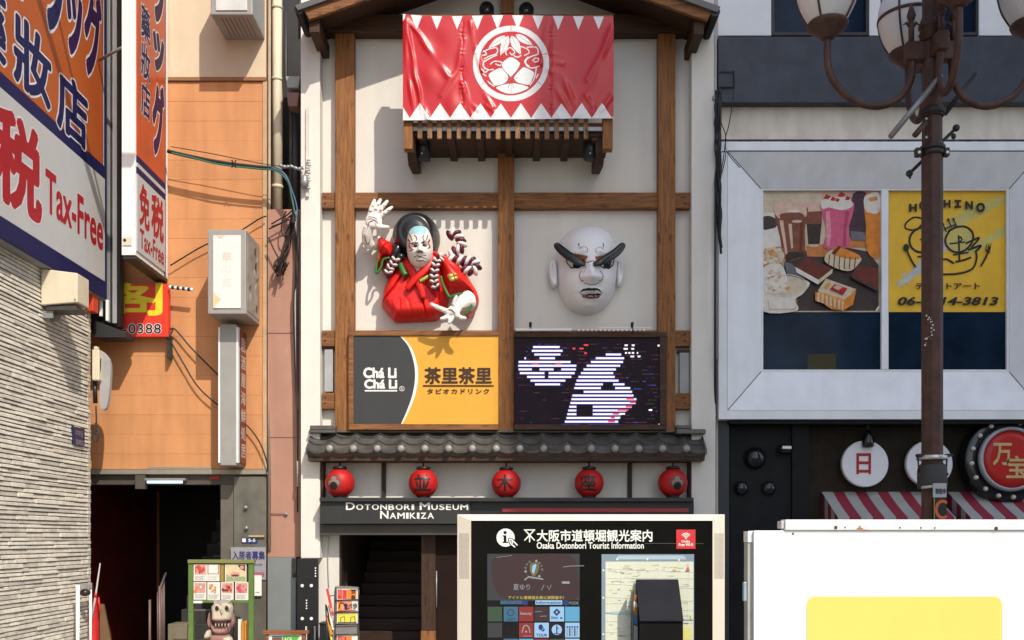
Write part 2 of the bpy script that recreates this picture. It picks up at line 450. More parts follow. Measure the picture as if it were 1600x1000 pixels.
obj('tile_joint', vg, mat('tile_joint', (.03, .028, .025), .7), troof)
for j in range(16): obj('tile_end_knob', MB().ell(P(515 + pit * j, 701, YE - .035), .053, .045, .053, 16, 10), mat('tile_knob', (.27, .26, .24), .38, var=.2), troof)
obj('eave_board', MB().pbox(481, 1101, 709.5, 720, YE + .06, YW), darkwood, troof, bevel=.004)
rd = MB().pbox(484, 524, 664.5, 672, 14.2, YW).pbox(482, 524, 672.2, 676.5, 14.17, YW).pbox(1057, 1080, 664, 670, 14.2, YW).pbox(1057, 1103, 670.2, 678, 14.15, YW).pbox(524, 1057, 672.5, 676, 14.32, YW)
obj('ridge_tile', rd, tile_m, troof, bevel=.012)

# lantern ledge, battens, door surround
obj('lantern_ledge', MB().pbox(499, 1084, 777.5, 783.5, 14.02, YW), charcoal, mus, bevel=.004)
for x0, x1, y in ((596, 602.5, 14.44), (981, 987.5, 14.44), (499, 505, 14.3), (1077, 1084, 14.3)): obj('batten', MB().pbox(x0, x1, 720, 777.5, y, YW), darkwoodv, mus)
obj('fascia', MB().pbox(735.5, 1084, 783.7, 830, 14.14, YW), black, mus)
obj('red_strip', MB().pbox(785, 1076, 794, 800, 14.12, 14.139), mat('red_strip', (.33, .03, .035), .45), mus, label='red strip along the black fascia')
obj('door_lintel', MB().pbox(500, 735.2, 819.5, 836, 14.2, YW), mat('taupe_metal', (.06, .052, .045), .5), mus, bevel=.004)
obj('door_jamb', MB().pbox(658, 680.5, 836, 1062, 14.45, 14.7), darkwoodv, mus, bevel=.006)
obj('jamb_block', MB().pbox(657.5, 681, 986, 1062, 14.42, 14.448), woodv, mus, bevel=.005)
dr = obj('sliding_door', MB().pbox(681, 735, 836, 1062, 14.47, 14.499), mat('door_panel', (.016, .007, .005), .75, spec=.15), mus)
obj('handle', MB().tube([P(682, 892, 14.44), P(682, 949, 14.44)], .010, 8), steel, dr)
st = MB()
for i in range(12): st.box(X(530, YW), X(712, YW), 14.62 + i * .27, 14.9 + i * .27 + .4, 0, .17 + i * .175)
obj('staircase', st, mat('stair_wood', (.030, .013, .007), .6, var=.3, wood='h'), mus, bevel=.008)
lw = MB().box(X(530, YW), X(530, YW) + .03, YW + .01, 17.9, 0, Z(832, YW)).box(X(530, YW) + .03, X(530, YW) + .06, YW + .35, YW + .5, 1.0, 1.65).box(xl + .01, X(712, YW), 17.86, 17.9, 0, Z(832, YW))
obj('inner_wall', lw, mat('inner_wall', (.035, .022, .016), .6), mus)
wr = MB().tube(smoothpts([tuple(P(514, 838, 14.47)), tuple(P(512.5, 870, 14.47)), tuple(P(514, 918, 14.47))], 5), .006, 6)
obj('wall_cable', wr, mat('pale_cable', (.45, .43, .4), .5), mus)

# black notice panel on the foot of the pier
bp = thing('notice_board', P(480, 1062, 14.25), 'tall black board with white dots and stars on the left museum pier', 'notice board')
obj('panel', MB().pbox(464, 497, 873, 1062, 14.22, 14.279), black, bp, bevel=.004)
pt = MB()
for x, y in ((472.3, 915), (486.5, 915), (472.3, 966.5), (486.5, 966.5)): pt.lathe(P(x, y, 14.2195), [(.024, 0), (.024, .003)], 8, 'y')
for k in range(4):
    pt.lathe(P(493, 887.5 + k * 4.2, 14.2195), [(.011, 0), (.011, .003)], 8, 'y'); pt.lathe(P(479, 938 + k * 4.2, 14.2195), [(.011, 0), (.011, .003)], 8, 'y')
for k in range(8):
    pt.pbox(477, 479.6, 979 + k * 3, 981.2 + k * 3, 14.217, 14.2195); pt.pbox(490.5, 493, 979 + k * 3, 981 + k * 3, 14.217, 14.2195)
obj('markings', pt, white, bp)

# ============================================================ NAME BOARD
nb = thing('name_board', P(617, 818, 14.1), 'long black museum name board with white capital letters above the doorway', 'sign')
obj('board', MB().pbox(500, 735, 783.6, 818.5, 14.08, YW), charcoal, nb, bevel=.005)
lt = MB()
def caps(words, x0, x1, y0, y1, Y, m, small=.76):
    """capital letters with tall initials, filled out to the pixel row x0..x1"""
    wid = {'I': .42, 'M': 1.25, 'W': 1.3, 'O': 1.12, 'D': 1.08, 'N': 1.08, 'Z': .95, 'K': 1.0, 'A': 1.08, 'T': .95, 'U': 1.02, 'S': .88, 'E': .84, 'B': .95, 'R': .98}
    tot = 0
    for wi, w in enumerate(words):
        for i, ch in enumerate(w): tot += wid[ch] * (1 if i == 0 else small) + .16
        tot += .5
    tot -= .66
    k = (x1 - x0) / tot; x = x0
    for w in words:
        for i, ch in enumerate(w):
            s = 1 if i == 0 else small; wd = wid[ch] * s
            lt.ptext(ch, x, x + wd * k, y1 - (y1 - y0) * s, y1, Y, m, bold=.018)
            x += (wd + .16) * k
        x += .5 * k
caps(['DOTONBORI', 'MUSEUM'], 540.5, 731.5, 785, 796.8, 14.0795, 0)
caps(['NAMIKIZA'], 594, 678, 798, 810.5, 14.0795, 0)
obj('lettering', lt, white, nb)

# ============================================================ LANTERNS
lred = mat('lantern_red', (.43, .012, .010), .5, var=.12, spec=.3)
LX = [(531, 754.5), (661.5, 755), (791, 755.5), (920.5, 755), (1051, 754.5)]
def lantern(px, py, label):
    Y = 14.2; c = P(px, py, Y); r = .205
    t = thing('paper_lantern', c - Vector((0, 0, .26)), label, 'lantern', 'red lanterns under the tiled eave')
    pf = []
    for i in range(41):
        a = -math.pi / 2 * .88 + math.pi * .88 * i / 40
        rr = r * math.cos(a) * (1 + .016 * math.cos(i * math.pi)) + .004
        pf.append((rr, r * 1.0 * math.sin(a)))
    obj('shade', MB().lathe(c, pf, 36), lred, t)
    obj('cap', MB().lathe(c + Vector((0, 0, r * .96)), [(.085, -.005), (.10, .0), (.10, .028), (.07, .04)], 24).lathe(c + Vector((0, 0, r + .035)), [(.012, 0), (.012, .05)], 8), black, t)
    obj('base', MB().lathe(c - Vector((0, 0, r * .96)), [(.10, .012), (.095, .0), (.10, -.07)], 24), black, t)
    return t, c, r
LL = ['leftmost red lantern on the ledge, bearing a round dark crest',
      'red lantern with the black character 並, second from the left on the ledge',
      'middle red lantern with the black character 木, above the dark fascia',
      'red lantern with the black character 座, second from the right on the ledge',
      'rightmost red lantern, bearing a round dark crest beside the right pier']
for i, (px, py) in enumerate(LX):
    t, c, r = lantern(px, py, LL[i])
    k = MB(); ox = (-6, 0, -2, -4, 4)[i] * .0092
    def onball(u, v, w, c=c, r=r, ox=ox, s=.12):
        x = (u - .5) * 2 * s + ox; z = (v - .5) * 2 * s
        return Vector((c.x + x, c.y - math.sqrt(max(r * r - x * x - z * z, .0004)) - .004 - w, c.z + z))
    if i in (1, 2, 3):
        k.text(('', '並', '木', '座')[i], onball, 0, bold=.03, th=.003, dense=True)
        obj('character', k, black, t)
    else:       # crest disc with petals
        N = 28
        def disc(rad, cx_, cy_, m, off):
            vv = []
            for rr in (0.001, .35, .7, 1):
                for j in range(N):
                    a = 2 * math.pi * j / N; x = ox + (cx_ + rad * rr * math.cos(a)); z = cy_ + rad * rr * math.sin(a)
                    vv.append((c.x + x, c.y - math.sqrt(max(r * r - x * x - z * z, .0004)) - off, c.z + z))
            k.add(vv, [(a * N + j, (a + 1) * N + j, (a + 1) * N + (j + 1) % N, a * N + (j + 1) % N) for a in range(3) for j in range(N)], m, True)
        disc(.115, 0, 0, 0, .005); disc(.04, 0, .045, 1, .007); disc(.04, -.045, -.01, 1, .007); disc(.04, .045, -.01, 1, .007); disc(.055, 0, -.05, 2, .009)
        obj('crest', k, [mat('crest_brown', (.10, .05, .035), .5), mat('crest_grey', (.22, .18, .16), .5), black], t)

# ============================================================ BANNER draped over the balcony
bred = mat('banner_red_vinyl', (.50, .013, .017), .34, var=.06, vscale=2, spec=.5)
bwht = mat('banner_white_vinyl', (.74, .73, .72), .32, var=.03)
bline = mat('banner_crest_line', (.30, .05, .05), .5)
def C7(q): return (730 + q[0] / 7.143, 30 + q[1] / 7.143)
sh = []
for k in range(12):     # top teeth
    x = 640.5 + 31.4 * k if k else 642
    xa = 651 + (k) * 31.6 - 0
    if xa > 945: break
    sh.append(('poly', 1, [(xa - 10.5, 20), (xa + 10.5, 20), (xa, 46.5)]))
sh.append(('poly', 1, [(629, 20), (634, 20), (632.5, 30), (629, 34)]))
for k in range(11):     # bottom teeth
    xa = 656 + k * 31.6 - 0
    sh.append(('poly', 1, [(xa - 15.8, 189), (xa - 15.8, 184.5), (xa, 161.5), (xa + 15.8, 184.5), (xa + 15.8, 189)]))
sh.append(('poly', 1, [(628, 165), (640.2, 184.5), (640, 189), (628, 189)]))
ccx, ccy = 798.5, 99.5
sh += [('ell', 1, ccx, ccy, 59.5, 59), ('ell', 0, ccx, ccy, 50.5, 50)]
for a in (90, 15, 165, 215, 325):
    a = R(a); sh.append(('str', 2, [(ccx + 51 * math.cos(a), ccy - 51 * math.sin(a)), (ccx + 59 * math.cos(a), ccy - 59 * math.sin(a))], .8))
def leaf(a, b, w):
    a, b = C7(a), C7(b); dx, dy = b[0] - a[0], b[1] - a[1]; n = math.hypot(dx, dy); nxp, nyp = -dy / n, dx / n
    L = []; Rr = []
    for t in np.linspace(0, 1, 9):
        k = math.sin(math.pi * t ** .8) * w / 7.143 / 2
        L.append((a[0] + dx * t + nxp * k, a[1] + dy * t + nyp * k)); Rr.append((a[0] + dx * t - nxp * k, a[1] + dy * t - nyp * k))
    sh.append(('poly', 1, L + Rr[::-1])); sh.append(('str', 2, [a, b], .55))
leaf((430, 185), (230, 325), 70); leaf((540, 175), (735, 300), 75); leaf((460, 185), (370, 410), 85); leaf((490, 185), (600, 405), 90)
for s_ in ([(180, 360), (250, 330), (330, 320), (330, 380), (250, 410), (190, 440)], [(170, 400), (215, 390), (190, 350)], [(190, 470), (260, 430), (330, 400)], [(260, 500), (300, 470), (380, 480), (370, 520), (320, 500)],
           [(190, 460), (180, 520), (230, 560), (290, 560)], [(160, 560), (200, 590), (230, 570)], [(180, 610), (210, 630)], [(440, 400), (430, 360), (480, 320), (530, 370), (500, 400), (480, 380)], [(520, 410), (560, 430), (600, 410)],
           [(600, 310), (670, 340), (690, 380), (640, 410)], [(670, 320), (770, 320), (790, 390), (720, 420), (660, 460), (660, 520), (720, 550), (800, 530)], [(730, 470), (760, 440), (800, 450), (780, 480), (750, 480)],
           [(680, 430), (640, 480), (690, 530)], [(770, 550), (760, 620), (740, 690)], [(790, 620), (770, 660)], [(230, 690), (260, 720), (300, 750)], [(700, 740), (730, 700)]):
    sh.append(('str', 1, smoothpts([C7(q) for q in s_], 6), 1.7))
pet = [[(490, 425), (580, 480), (590, 510), (560, 570), (500, 640), (470, 640), (400, 560), (385, 510), (400, 475)],
       [(460, 655), (410, 570), (360, 545), (250, 600), (240, 640), (290, 730), (330, 745), (420, 720)],
       [(520, 655), (600, 560), (640, 540), (740, 590), (745, 630), (710, 715), (670, 740), (560, 710)],
       [(420, 728), (320, 765), (400, 820), (490, 838), (590, 820), (690, 765), (560, 722), (490, 720)]]
for p_ in pet: sh.append(('poly', 1, [C7(q) for q in smoothpts(p_, 5, True)]))
for p_ in pet: q = [C7(k) for k in smoothpts(p_, 5, True)]; sh.append(('str', 2, q + [q[0]], .95))
c5 = C7((490, 690))
for a in range(0, 360, 45):
    a = R(a + 22); sh.append(('str', 2, [(c5[0] + 5 * math.cos(a), c5[1] + 5 * math.sin(a)), (c5[0] + 12 * math.cos(a), c5[1] + 12 * math.sin(a))], .7))
sh.append(('str', 2, [(c5[0] + 4.2 * math.cos(R(t)), c5[1] + 4.2 * math.sin(R(t))) for t in range(0, 361, 20)], .8))
sh.append(('str', 2, [C7((490, 730)), C7((492, 835))], .7))
NX, NY = 660, 332
gu = np.linspace(629.5, 958.5, NX + 1); gv = np.linspace(0, 1, NY + 1)
GX, GV = np.meshgrid(gu, gv)
topy = 22 + 5.0 * np.clip((GX - 629) / 35, 0, 1) * np.clip((780 - GX) / 80, 0, 1) * .6 + 4 * np.clip((GX - 640) / 300, 0, 1)
boty = 188.5 - 3.5 * (GX - 629) / 330
GY = topy + (boty - topy) * GV
h = np.zeros(GX.shape)
def ridge(pts, w, amp):
    global h
    dd = seg_dist(GX, GY, pts); h += amp * np.exp(-(dd / (1.2 * w)) ** 2) * (.55 + .45 * np.sin(GX * .09 + GY * .07 + w * 3))
for e, w_, a_ in (([(632, 28), (636, 110), (650, 186)], 3, .022), ([(634, 30), (648, 120), (668, 186)], 3.2, .026), ([(636, 30), (664, 70), (700, 120)], 4, .02), ([(634, 30), (655, 140), (660, 186)], 2.4, .016),
                  ([(640, 36), (668, 68)], 3, .02), ([(690, 150), (715, 110), (724, 60)], 4, .016), ([(735, 34), (741, 70), (752, 110)], 3, .024), ([(722, 130), (734, 160), (746, 172)], 3, .026),
                  ([(722, 140), (738, 182)], 3, .018), ([(700, 170), (722, 120)], 4, .012), ([(770, 168), (752, 140)], 3, .016), ([(760, 165), (775, 178)], 3, .014),
                  ([(868, 34), (852, 70), (845, 100)], 4, .026), ([(858, 30), (848, 62)], 2.4, .018), ([(956, 40), (942, 80), (918, 126)], 4, .024), ([(957, 48), (936, 110), (926, 176)], 4, .016),
                  ([(858, 110), (878, 118), (892, 150), (906, 178)], 4, .024), ([(862, 128), (882, 160), (890, 176)], 4, .02), ([(856, 150), (836, 168)], 4, .02), ([(862, 158), (872, 182)], 3, .018),
                  ([(862, 96), (880, 100)], 3, .014), ([(864, 84), (876, 86)], 2.5, .012), ([(915, 150), (930, 172)], 3, .014), ([(940, 172), (956, 150)], 4, .018), ([(900, 176), (930, 130), (955, 60)], 9, .016),
                  ([(650, 100), (700, 150), (716, 182)], 11, .02), ([(660, 40), (705, 90), (722, 120)], 10, -.015), ([(770, 60), (790, 140)], 14, .01)):
    ridge(e, w_, a_)
for xs_ in (722.5, 861):        # seams with crinkles
    sd = np.abs(GX - xs_ - 1.0 * np.sin(GY * .21))
    h += -.007 * np.exp(-(sd / 1.8) ** 2) + .0035 * np.exp(-(sd / 4) ** 2) * np.sin(GY * .6 + 2.4 * np.sin(GY * .23)) * (.4 + .6 * np.sin(GY * .08 + xs_) ** 2)
h += .012 * np.sin(GX * .047 + .6) * np.sin(GV * 3.0 + .4)
h *= np.clip(GV * 9, .12, 1)
YB = 13.55
pm = paint((GX[:-1, :-1] + GX[1:, 1:]) / 2, (GY[:-1, :-1] + GY[1:, 1:]) / 2, sh)
V = np.stack([(GX - CX) * YB / F, YB - h, EYE + (HZ - GY) * YB / F], -1).reshape(-1, 3)
ii = np.arange((NX + 1) * (NY + 1)).reshape(NY + 1, NX + 1)
Q = np.stack([ii[1:, :-1], ii[1:, 1:], ii[:-1, 1:], ii[:-1, :-1]], -1).reshape(-1, 4)
bm_ = MB(); bm_.add(V.tolist(), Q.tolist(), pm.reshape(-1).tolist(), True)
ban = obj('hanging_banner', bm_, [bred, bwht, bline])
so_ = ban.modifiers.new('thickness', 'SOLIDIFY'); so_.thickness = .004; so_.offset = 1
tag(ban, 'glossy red banner with white teeth and a round white flower crest, draped over the balcony', 'banner')

# ============================================================ small lamps on the facade
def spot(px, py, r, Y, name, label, grp):
    t = thing(name, P(px, py, Y + .2), label, 'lamp', grp)
    c = P(px, py, Y)
    obj('housing', MB().lathe(c, [(r * .75, -.16), (r * .96, -.1), (r, 0), (r * .94, .02), (r * .86, .02), (r * .8, -.01), (r * .3, -.03), (.001, -.035)], 24, 'y'), black, t)
    obj('lens', MB().ell(c + Vector((0, .05, 0)), r * .6, .05, r * .6, 18, 10), mat('lamp_lens', (.03, .03, .032), .08, spec=.6), t)
    obj('bracket', MB().tube([c + Vector((0, .12, 0)), c + Vector((0, YW - Y - .005, .0))], .02, 8), black, t)
spot(760.5, 14, .108, 14.2, 'gable_lamp', 'round black lamp left of the king post above the banner', 'round lamps in the gable')
spot(822.5, 15, .108, 14.2, 'gable_lamp', 'round black lamp right of the king post above the banner', 'round lamps in the gable')
for px, lab in ((661.5, 'black floodlight can under the left end of the balcony'), (922.5, 'black floodlight can under the right end of the balcony')):
    t = thing('floodlight', P(px, 250, 13.95), lab, 'lamp', 'floodlights under the balcony')
    c = P(px, 234, 13.95)
    obj('housing', MB().lathe(c, [(.085, -.14), (.1, -.13), (.1, .10), (.085, .13)], 20), mat('dark_green_black', (.012, .017, .017), .35), t)
    obj('visor', MB().box(c.x - .1, c.x + .1, c.y - .13, c.y - .02, c.z + .12, c.z + .135), black, t)
    obj('screw', MB().lathe(c + Vector((-.01, -.1, -.09)), [(.012, 0), (.012, .01)], 8, 'y'), steel, t)
    obj('mount', MB().tube([c + Vector((0, 0, .12)), c + Vector((0, .1, .32))], .018, 8), black, t)
# light bar under the mask
lb = thing('light_bar', P(915, 516, 14.2), 'thin white light bar with two small black spotlights below the white head', 'light bar')
bb = MB().pbox(806, 893, 513, 516.3, 14.2, 14.24).pbox(935, 1018, 511.5, 513.3, 14.2, 14.23)
for i in range(30): bb.pbox(808 + i * 6.8, 811 + i * 6.8, 514, 516.6, 14.17, 14.2) if i != 13 else None
obj('bar', bb, white, lb)
for x in (829, 988):
    k = MB().tube([P(x, 504, 14.15), P(x - .6, 511, 14.19)], [.022, .018], 10).tube([P(x + .5, 511, 14.2), P(x + 1, 520, 14.22)], .008, 6)
    obj('spotlight', k, black, lb)
# ============================================================ KABUKI FIGURE
def K(x, y): return (540 + x / 4.346, 300 + y / 4.346)
def KK(L): return [K(*q) for q in L]
def K3(x, y, Y): return P(*K(x, y), Y)
krobe = mat('robe_red_lacquer', (.72, .016, .012), .42, var=.10, vscale=6, spec=.35, bump=.15, bscale=120)
kwhite = mat('figure_white', (.76, .72, .66), .45, var=.03)
kgreen = mat('trim_green', (.03, .16, .035), .4)
kpurple = mat('rope_purple', (.10, .008, .03), .35)
kgold = mat('gold_paint', (.55, .36, .10), .35, metal=.5)
khair = mat('hair_black', (.010, .0105, .011), .28, spec=.6)
kline = mat('line_dark_red', (.20, .01, .012), .5)
kblue = mat('pate_blue', (.30, .55, .60), .45)
kgrey = mat('face_grey_line', (.16, .13, .12), .5)
def face_sheet(rows, Yb, D, bumps, shapes, mats_n, nu=130, nv=170, ex=.5, vm=.5, skew=0.0):
    """a rounded face: rows (py, left, right); depth D; bumps (px,py,sx,sy,amp); painted shapes"""
    r = np.array(smoothpts(rows, 8)); py = np.linspace(r[0, 0], r[-1, 0], nv + 1)
    # finer near both ends
    s = np.linspace(0, 1, nv + 1); s = .5 - .5 * np.cos(np.pi * s); py = r[0, 0] + (r[-1, 0] - r[0, 0]) * s
    L = np.interp(py, r[:, 0], r[:, 1]); Rr = np.interp(py, r[:, 0], r[:, 2])
    u = np.sin(np.linspace(-np.pi / 2, np.pi / 2, nu + 1))
    PX = (L + Rr)[:, None] / 2 + (Rr - L)[:, None] / 2 * u[None]; PY = np.repeat(py[:, None], nu + 1, 1)
    vv = np.abs((py - r[0, 0]) / (r[-1, 0] - r[0, 0]) - vm) / np.where((py - r[0, 0]) / (r[-1, 0] - r[0, 0]) < vm, vm, 1 - vm)
    cap = np.clip(1 - vv ** 2.6, 0, 1) ** .5
    U = u[None] + skew * (1 - u[None] ** 2)
    dep = D * cap[:, None] * np.clip(1 - np.abs(U) ** 2.3, 0, 1) ** ex
    edge = np.clip((1 - np.abs(u[None])) * 6, 0, 1)
    for bx, by, sx, sy, am in bumps: dep = dep + am * edge * np.exp(-((PX - bx) / sx) ** 2 - ((PY - by) / sy) ** 2)
    V = np.stack([(PX - CX) * Yb / F, Yb - dep, EYE + (HZ - PY) * Yb / F], -1).reshape(-1, 3)
    n = nu + 1; ii = np.arange((nv + 1) * n).reshape(nv + 1, n)
    Q = np.stack([ii[1:, :-1], ii[1:, 1:], ii[:-1, 1:], ii[:-1, :-1]], -1).reshape(-1, 4)
    pm = paint((PX[:-1, :-1] + PX[1:, 1:]) / 2, (PY[:-1, :-1] + PY[1:, 1:]) / 2, shapes)
    mb = MB(); mb.add(V.tolist(), Q.tolist(), pm.reshape(-1).tolist(), True)
    N = len(V); B = V.copy(); B[:, 1] = Yb + .02
    rim = list(ii[:, 0]) + list(ii[-1, 1:]) + list(ii[::-1, -1][1:]) + list(ii[0, ::-1][1:-1])
    bk = len(mb.v); k = len(rim)
    mb.add([tuple(B[i]) for i in rim], [tuple(range(k))], 0)
    mb.f += [(rim[i], bk + i, bk + (i + 1) % k, rim[(i + 1) % k]) for i in range(k)]; mb.m += [0] * k; mb.s += [True] * k
    return mb
def blob(name, mb, m, parent, voxel=.012, sm=6, label=None):
    o = obj(name, mb, m, parent, label=label)
    r = o.modifiers.new('skin', 'REMESH'); r.mode = 'VOXEL'; r.voxel_size = voxel; r.use_smooth_shade = True
    s = o.modifiers.new('soften', 'SMOOTH'); s.factor = .5; s.iterations = sm
    return o
kab = thing('kabuki_figure', P(670, 505, 14.5), 'red robed kabuki figure with white painted face and raised hand, on the plaster wall', 'statue')
# robe: trunk, then the two sleeves
trunk = KK([(392, 470), (362, 500), (345, 562), (300, 600), (266, 665), (250, 770), (262, 800), (285, 830), (320, 868), (346, 892), (430, 889), (590, 882), (640, 860), (690, 790), (700, 690), (660, 480), (600, 415), (585, 470), (520, 530), (485, 545), (440, 500)])
mb = MB()
cr = [(KK([(408, 590), (345, 690), (258, 782)]), 1.2, .06), (KK([(400, 480), (470, 580)]), 1.0, .04), (KK([(590, 440), (520, 520), (450, 595), (420, 640)]), 1.1, .05), (KK([(500, 610), (525, 720), (560, 870)]), 1.1, .05),
      (KK([(385, 765), (388, 888)]), 1.8, .012), (KK([(330, 780), (345, 885)]), 1.8, .009), (KK([(440, 770), (470, 885)]), 2.2, .010), (KK([(640, 700), (660, 860)]), 2, .04), (KK([(545, 640), (640, 760)]), 1.6, .025)]
puff(mb, smoothpts(trunk, 5, True), 14.495, .36, step=.55, soft=16, creases=cr)
obj('robe', mb, krobe, kab)
# lapel bands crossing on the chest
for L in ([(392, 462, 14.22), (420, 498, 14.14), (462, 560, 14.09), (505, 640, 14.09), (530, 720, 14.10)], [(604, 415, 14.22), (585, 462, 14.13), (535, 530, 14.07), (470, 592, 14.06), (415, 660, 14.08)]):
    p_ = [Vector(K3(*q)) for q in smoothpts(L, 5)]; n_ = len(p_)
    obj('lapel', MB().tube(p_, [.066 * (1 - .45 * (i / n_) ** 2) for i in range(n_)], 12, sq=.55), krobe, kab)
sl1 = KK([(600, 418), (650, 440), (740, 478), (800, 540), (860, 628), (898, 695), (906, 750), (885, 810), (835, 862), (815, 840), (845, 790), (850, 735), (780, 690), (705, 715), (672, 660), (650, 580), (625, 500), (585, 455)])
mb = MB(); puff(mb, smoothpts(sl1, 5, True), 14.40, .40, step=.55, soft=18, creases=[(KK([(650, 570), (690, 690)]), 1.6, .06), (KK([(700, 500), (790, 600), (850, 720)]), 6, .03), (KK([(640, 470), (760, 560)]), 3, .02)])
sv = obj('sleeve', mb, krobe, kab)
sl2 = KK([(235, 322), (300, 345), (325, 370), (332, 430), (318, 465), (270, 450), (240, 500), (207, 553), (209, 480), (222, 440), (214, 382)])
mb = MB(); puff(mb, smoothpts(sl2, 5, True), 14.35, .28, step=.5, soft=13, creases=[(KK([(300, 380), (250, 440)]), 2, .03)])
obj('sleeve', mb, krobe, kab)
mb = MB(); puff(mb, smoothpts(KK([(240, 440), (330, 430), (400, 470), (360, 560), (300, 600), (262, 560), (240, 510)]), 5, True), 14.48, .28, step=.6, soft=14); obj('shoulder', mb, mat('robe_dark_red', (.16, .006, .006), .4), kab)
def trim(path, Y, r, m=kgreen, name='green_trim', n=8): obj(name, MB().tube([K3(a, b, c) for a, b, c in smoothpts([(x, y, Y if len(q) < 3 else q[2]) for q in path for x, y in [q[:2]]], 5)], r, n), m, kab)
trim([(236, 318), (217, 385), (226, 440), (211, 485), (207, 552), (240, 512), (255, 460), (300, 447)], 14.17, .017)
trim([(706, 716), (745, 700), (785, 692), (828, 712), (852, 745), (846, 790), (812, 832)], 14.02, .018)
trim([(645, 572), (662, 630), (690, 690), (706, 716)], 14.06, .022)
trim([(372, 492, 14.15), (390, 535, 14.1), (408, 568, 14.08)], 14.1, .042)
trim([(505, 606, 14.06), (530, 592, 14.06), (562, 572, 14.08)], 14.06, .026, mat('trim_lime', (.32, .38, .05), .4), 'collar_tie')
mb = MB()
for a, b, r in ((712, 570, .05), (740, 560, .035), (745, 585, .04), (722, 592, .045)): mb.ell(K3(a, b, 13.995), r, .025, r * .75, 14, 8)
obj('gold_crest', mb, kgold, kab)
# hair
mb = MB(); puff(mb, circ(*K(481, 322), 37.5, 72, ry=38.5), 14.47, .42, step=.5, soft=30, extra=lambda x, y: .05 * np.exp(-((np.hypot(x - K(481, 322)[0], y - K(481, 322)[1]) - 26) / 6) ** 2))
obj('hair', mb, khair, kab)
mb = MB().ell(K3(345, 405, 14.2), .07, .08, .13, 16, 10, rot=Matrix.Rotation(R(25), 3, 'Y')).ell(K3(375, 440, 14.12), .06, .06, .05, 14, 8)
obj('hair_bow', mb, khair, kab)
# face
rows = [(K(0, 237)[1], K(503, 0)[0] - .6, K(503, 0)[0] + .6)] + [(K(0, y)[1], K(a, 0)[0], K(b, 0)[0]) for y, a, b in
        ((243, 466, 541), (260, 444, 563), (290, 426, 578), (330, 417, 588), (370, 415, 592), (410, 418, 592), (450, 426, 587), (480, 440, 576), (502, 459, 558), (516, 482, 538))] + [(K(0, 522)[1], K(508, 0)[0] - .6, K(508, 0)[0] + .6)]
def S(m, pts, w, kind='str'): return ('str', m, smoothpts(KK(pts), 5), w / 4.346)
fs_ = [('poly', 1, KK([(455, 318), (452, 280), (475, 252), (508, 244), (540, 254), (555, 288), (551, 316), (500, 326)])),
       S(2, [(470, 388), (493, 368), (492, 345), (479, 330)], 8), S(2, [(537, 384), (541, 362), (534, 345), (540, 332)], 8), S(3, [(436, 300), (455, 340), (470, 380), (490, 385)], 7), S(3, [(563, 320), (560, 350), (545, 372)], 6),
       S(2, [(430, 345), (447, 368), (439, 390), (452, 412), (470, 425)], 9), S(2, [(577, 345), (571, 370), (578, 395), (567, 410)], 8), S(2, [(447, 425), (462, 432)], 8),
       S(4, [(452, 383), (478, 392), (504, 385)], 5), S(4, [(528, 384), (550, 376), (566, 368)], 5),
       S(0, [(455, 372), (480, 380), (500, 377)], 6),
       ('ell', 4, *K(484, 403), 15 / 4.346, 8 / 4.346), ('ell', 4, *K(546, 396), 14 / 4.346, 8 / 4.346), ('ell', 5, *K(552, 396), 4 / 4.346, 4 / 4.346), ('ell', 5, *K(476, 403), 4 / 4.346, 4 / 4.346),
       S(4, [(497, 446), (506, 451), (514, 449)], 6), S(4, [(518, 449), (527, 450), (534, 444)], 6),
       S(4, [(478, 470), (498, 467), (515, 473), (535, 465), (553, 460)], 6), S(3, [(490, 492), (512, 497), (540, 486)], 4)]
kb = [(*K(516, 425), 3.2, 9, .055), (*K(517, 440), 4.2, 3.2, .06), (*K(500, 444), 2.5, 2.2, .03), (*K(532, 440), 2.5, 2.2, .03), (*K(480, 380), 7, 2.6, .03), (*K(548, 374), 6, 2.6, .03), (*K(484, 404), 5, 2.8, -.03), (*K(546, 398), 5, 2.8, -.03),
      (*K(512, 472), 8, 2.0, .03), (*K(512, 488), 7, 2.0, .035), (*K(512, 480), 8, 1.0, -.02), (*K(510, 508), 6, 3.5, .035), (*K(462, 440), 6, 6, .015), (*K(566, 432), 5, 6, .015)]
fmt = [kwhite, kblue, mat('kumadori_red', (.36, .012, .012), .45), kgrey, black, mat('eye_gold', (.6, .3, .06), .4)]
obj('face', face_sheet(rows, 14.12, .27, kb, fs_, 6, ex=.55), fmt, kab)
mb = MB().tube([K3(505, 490, 14.16), K3(492, 545, 14.2)], [.085, .09], 16); obj('neck', mb, kwhite, kab)
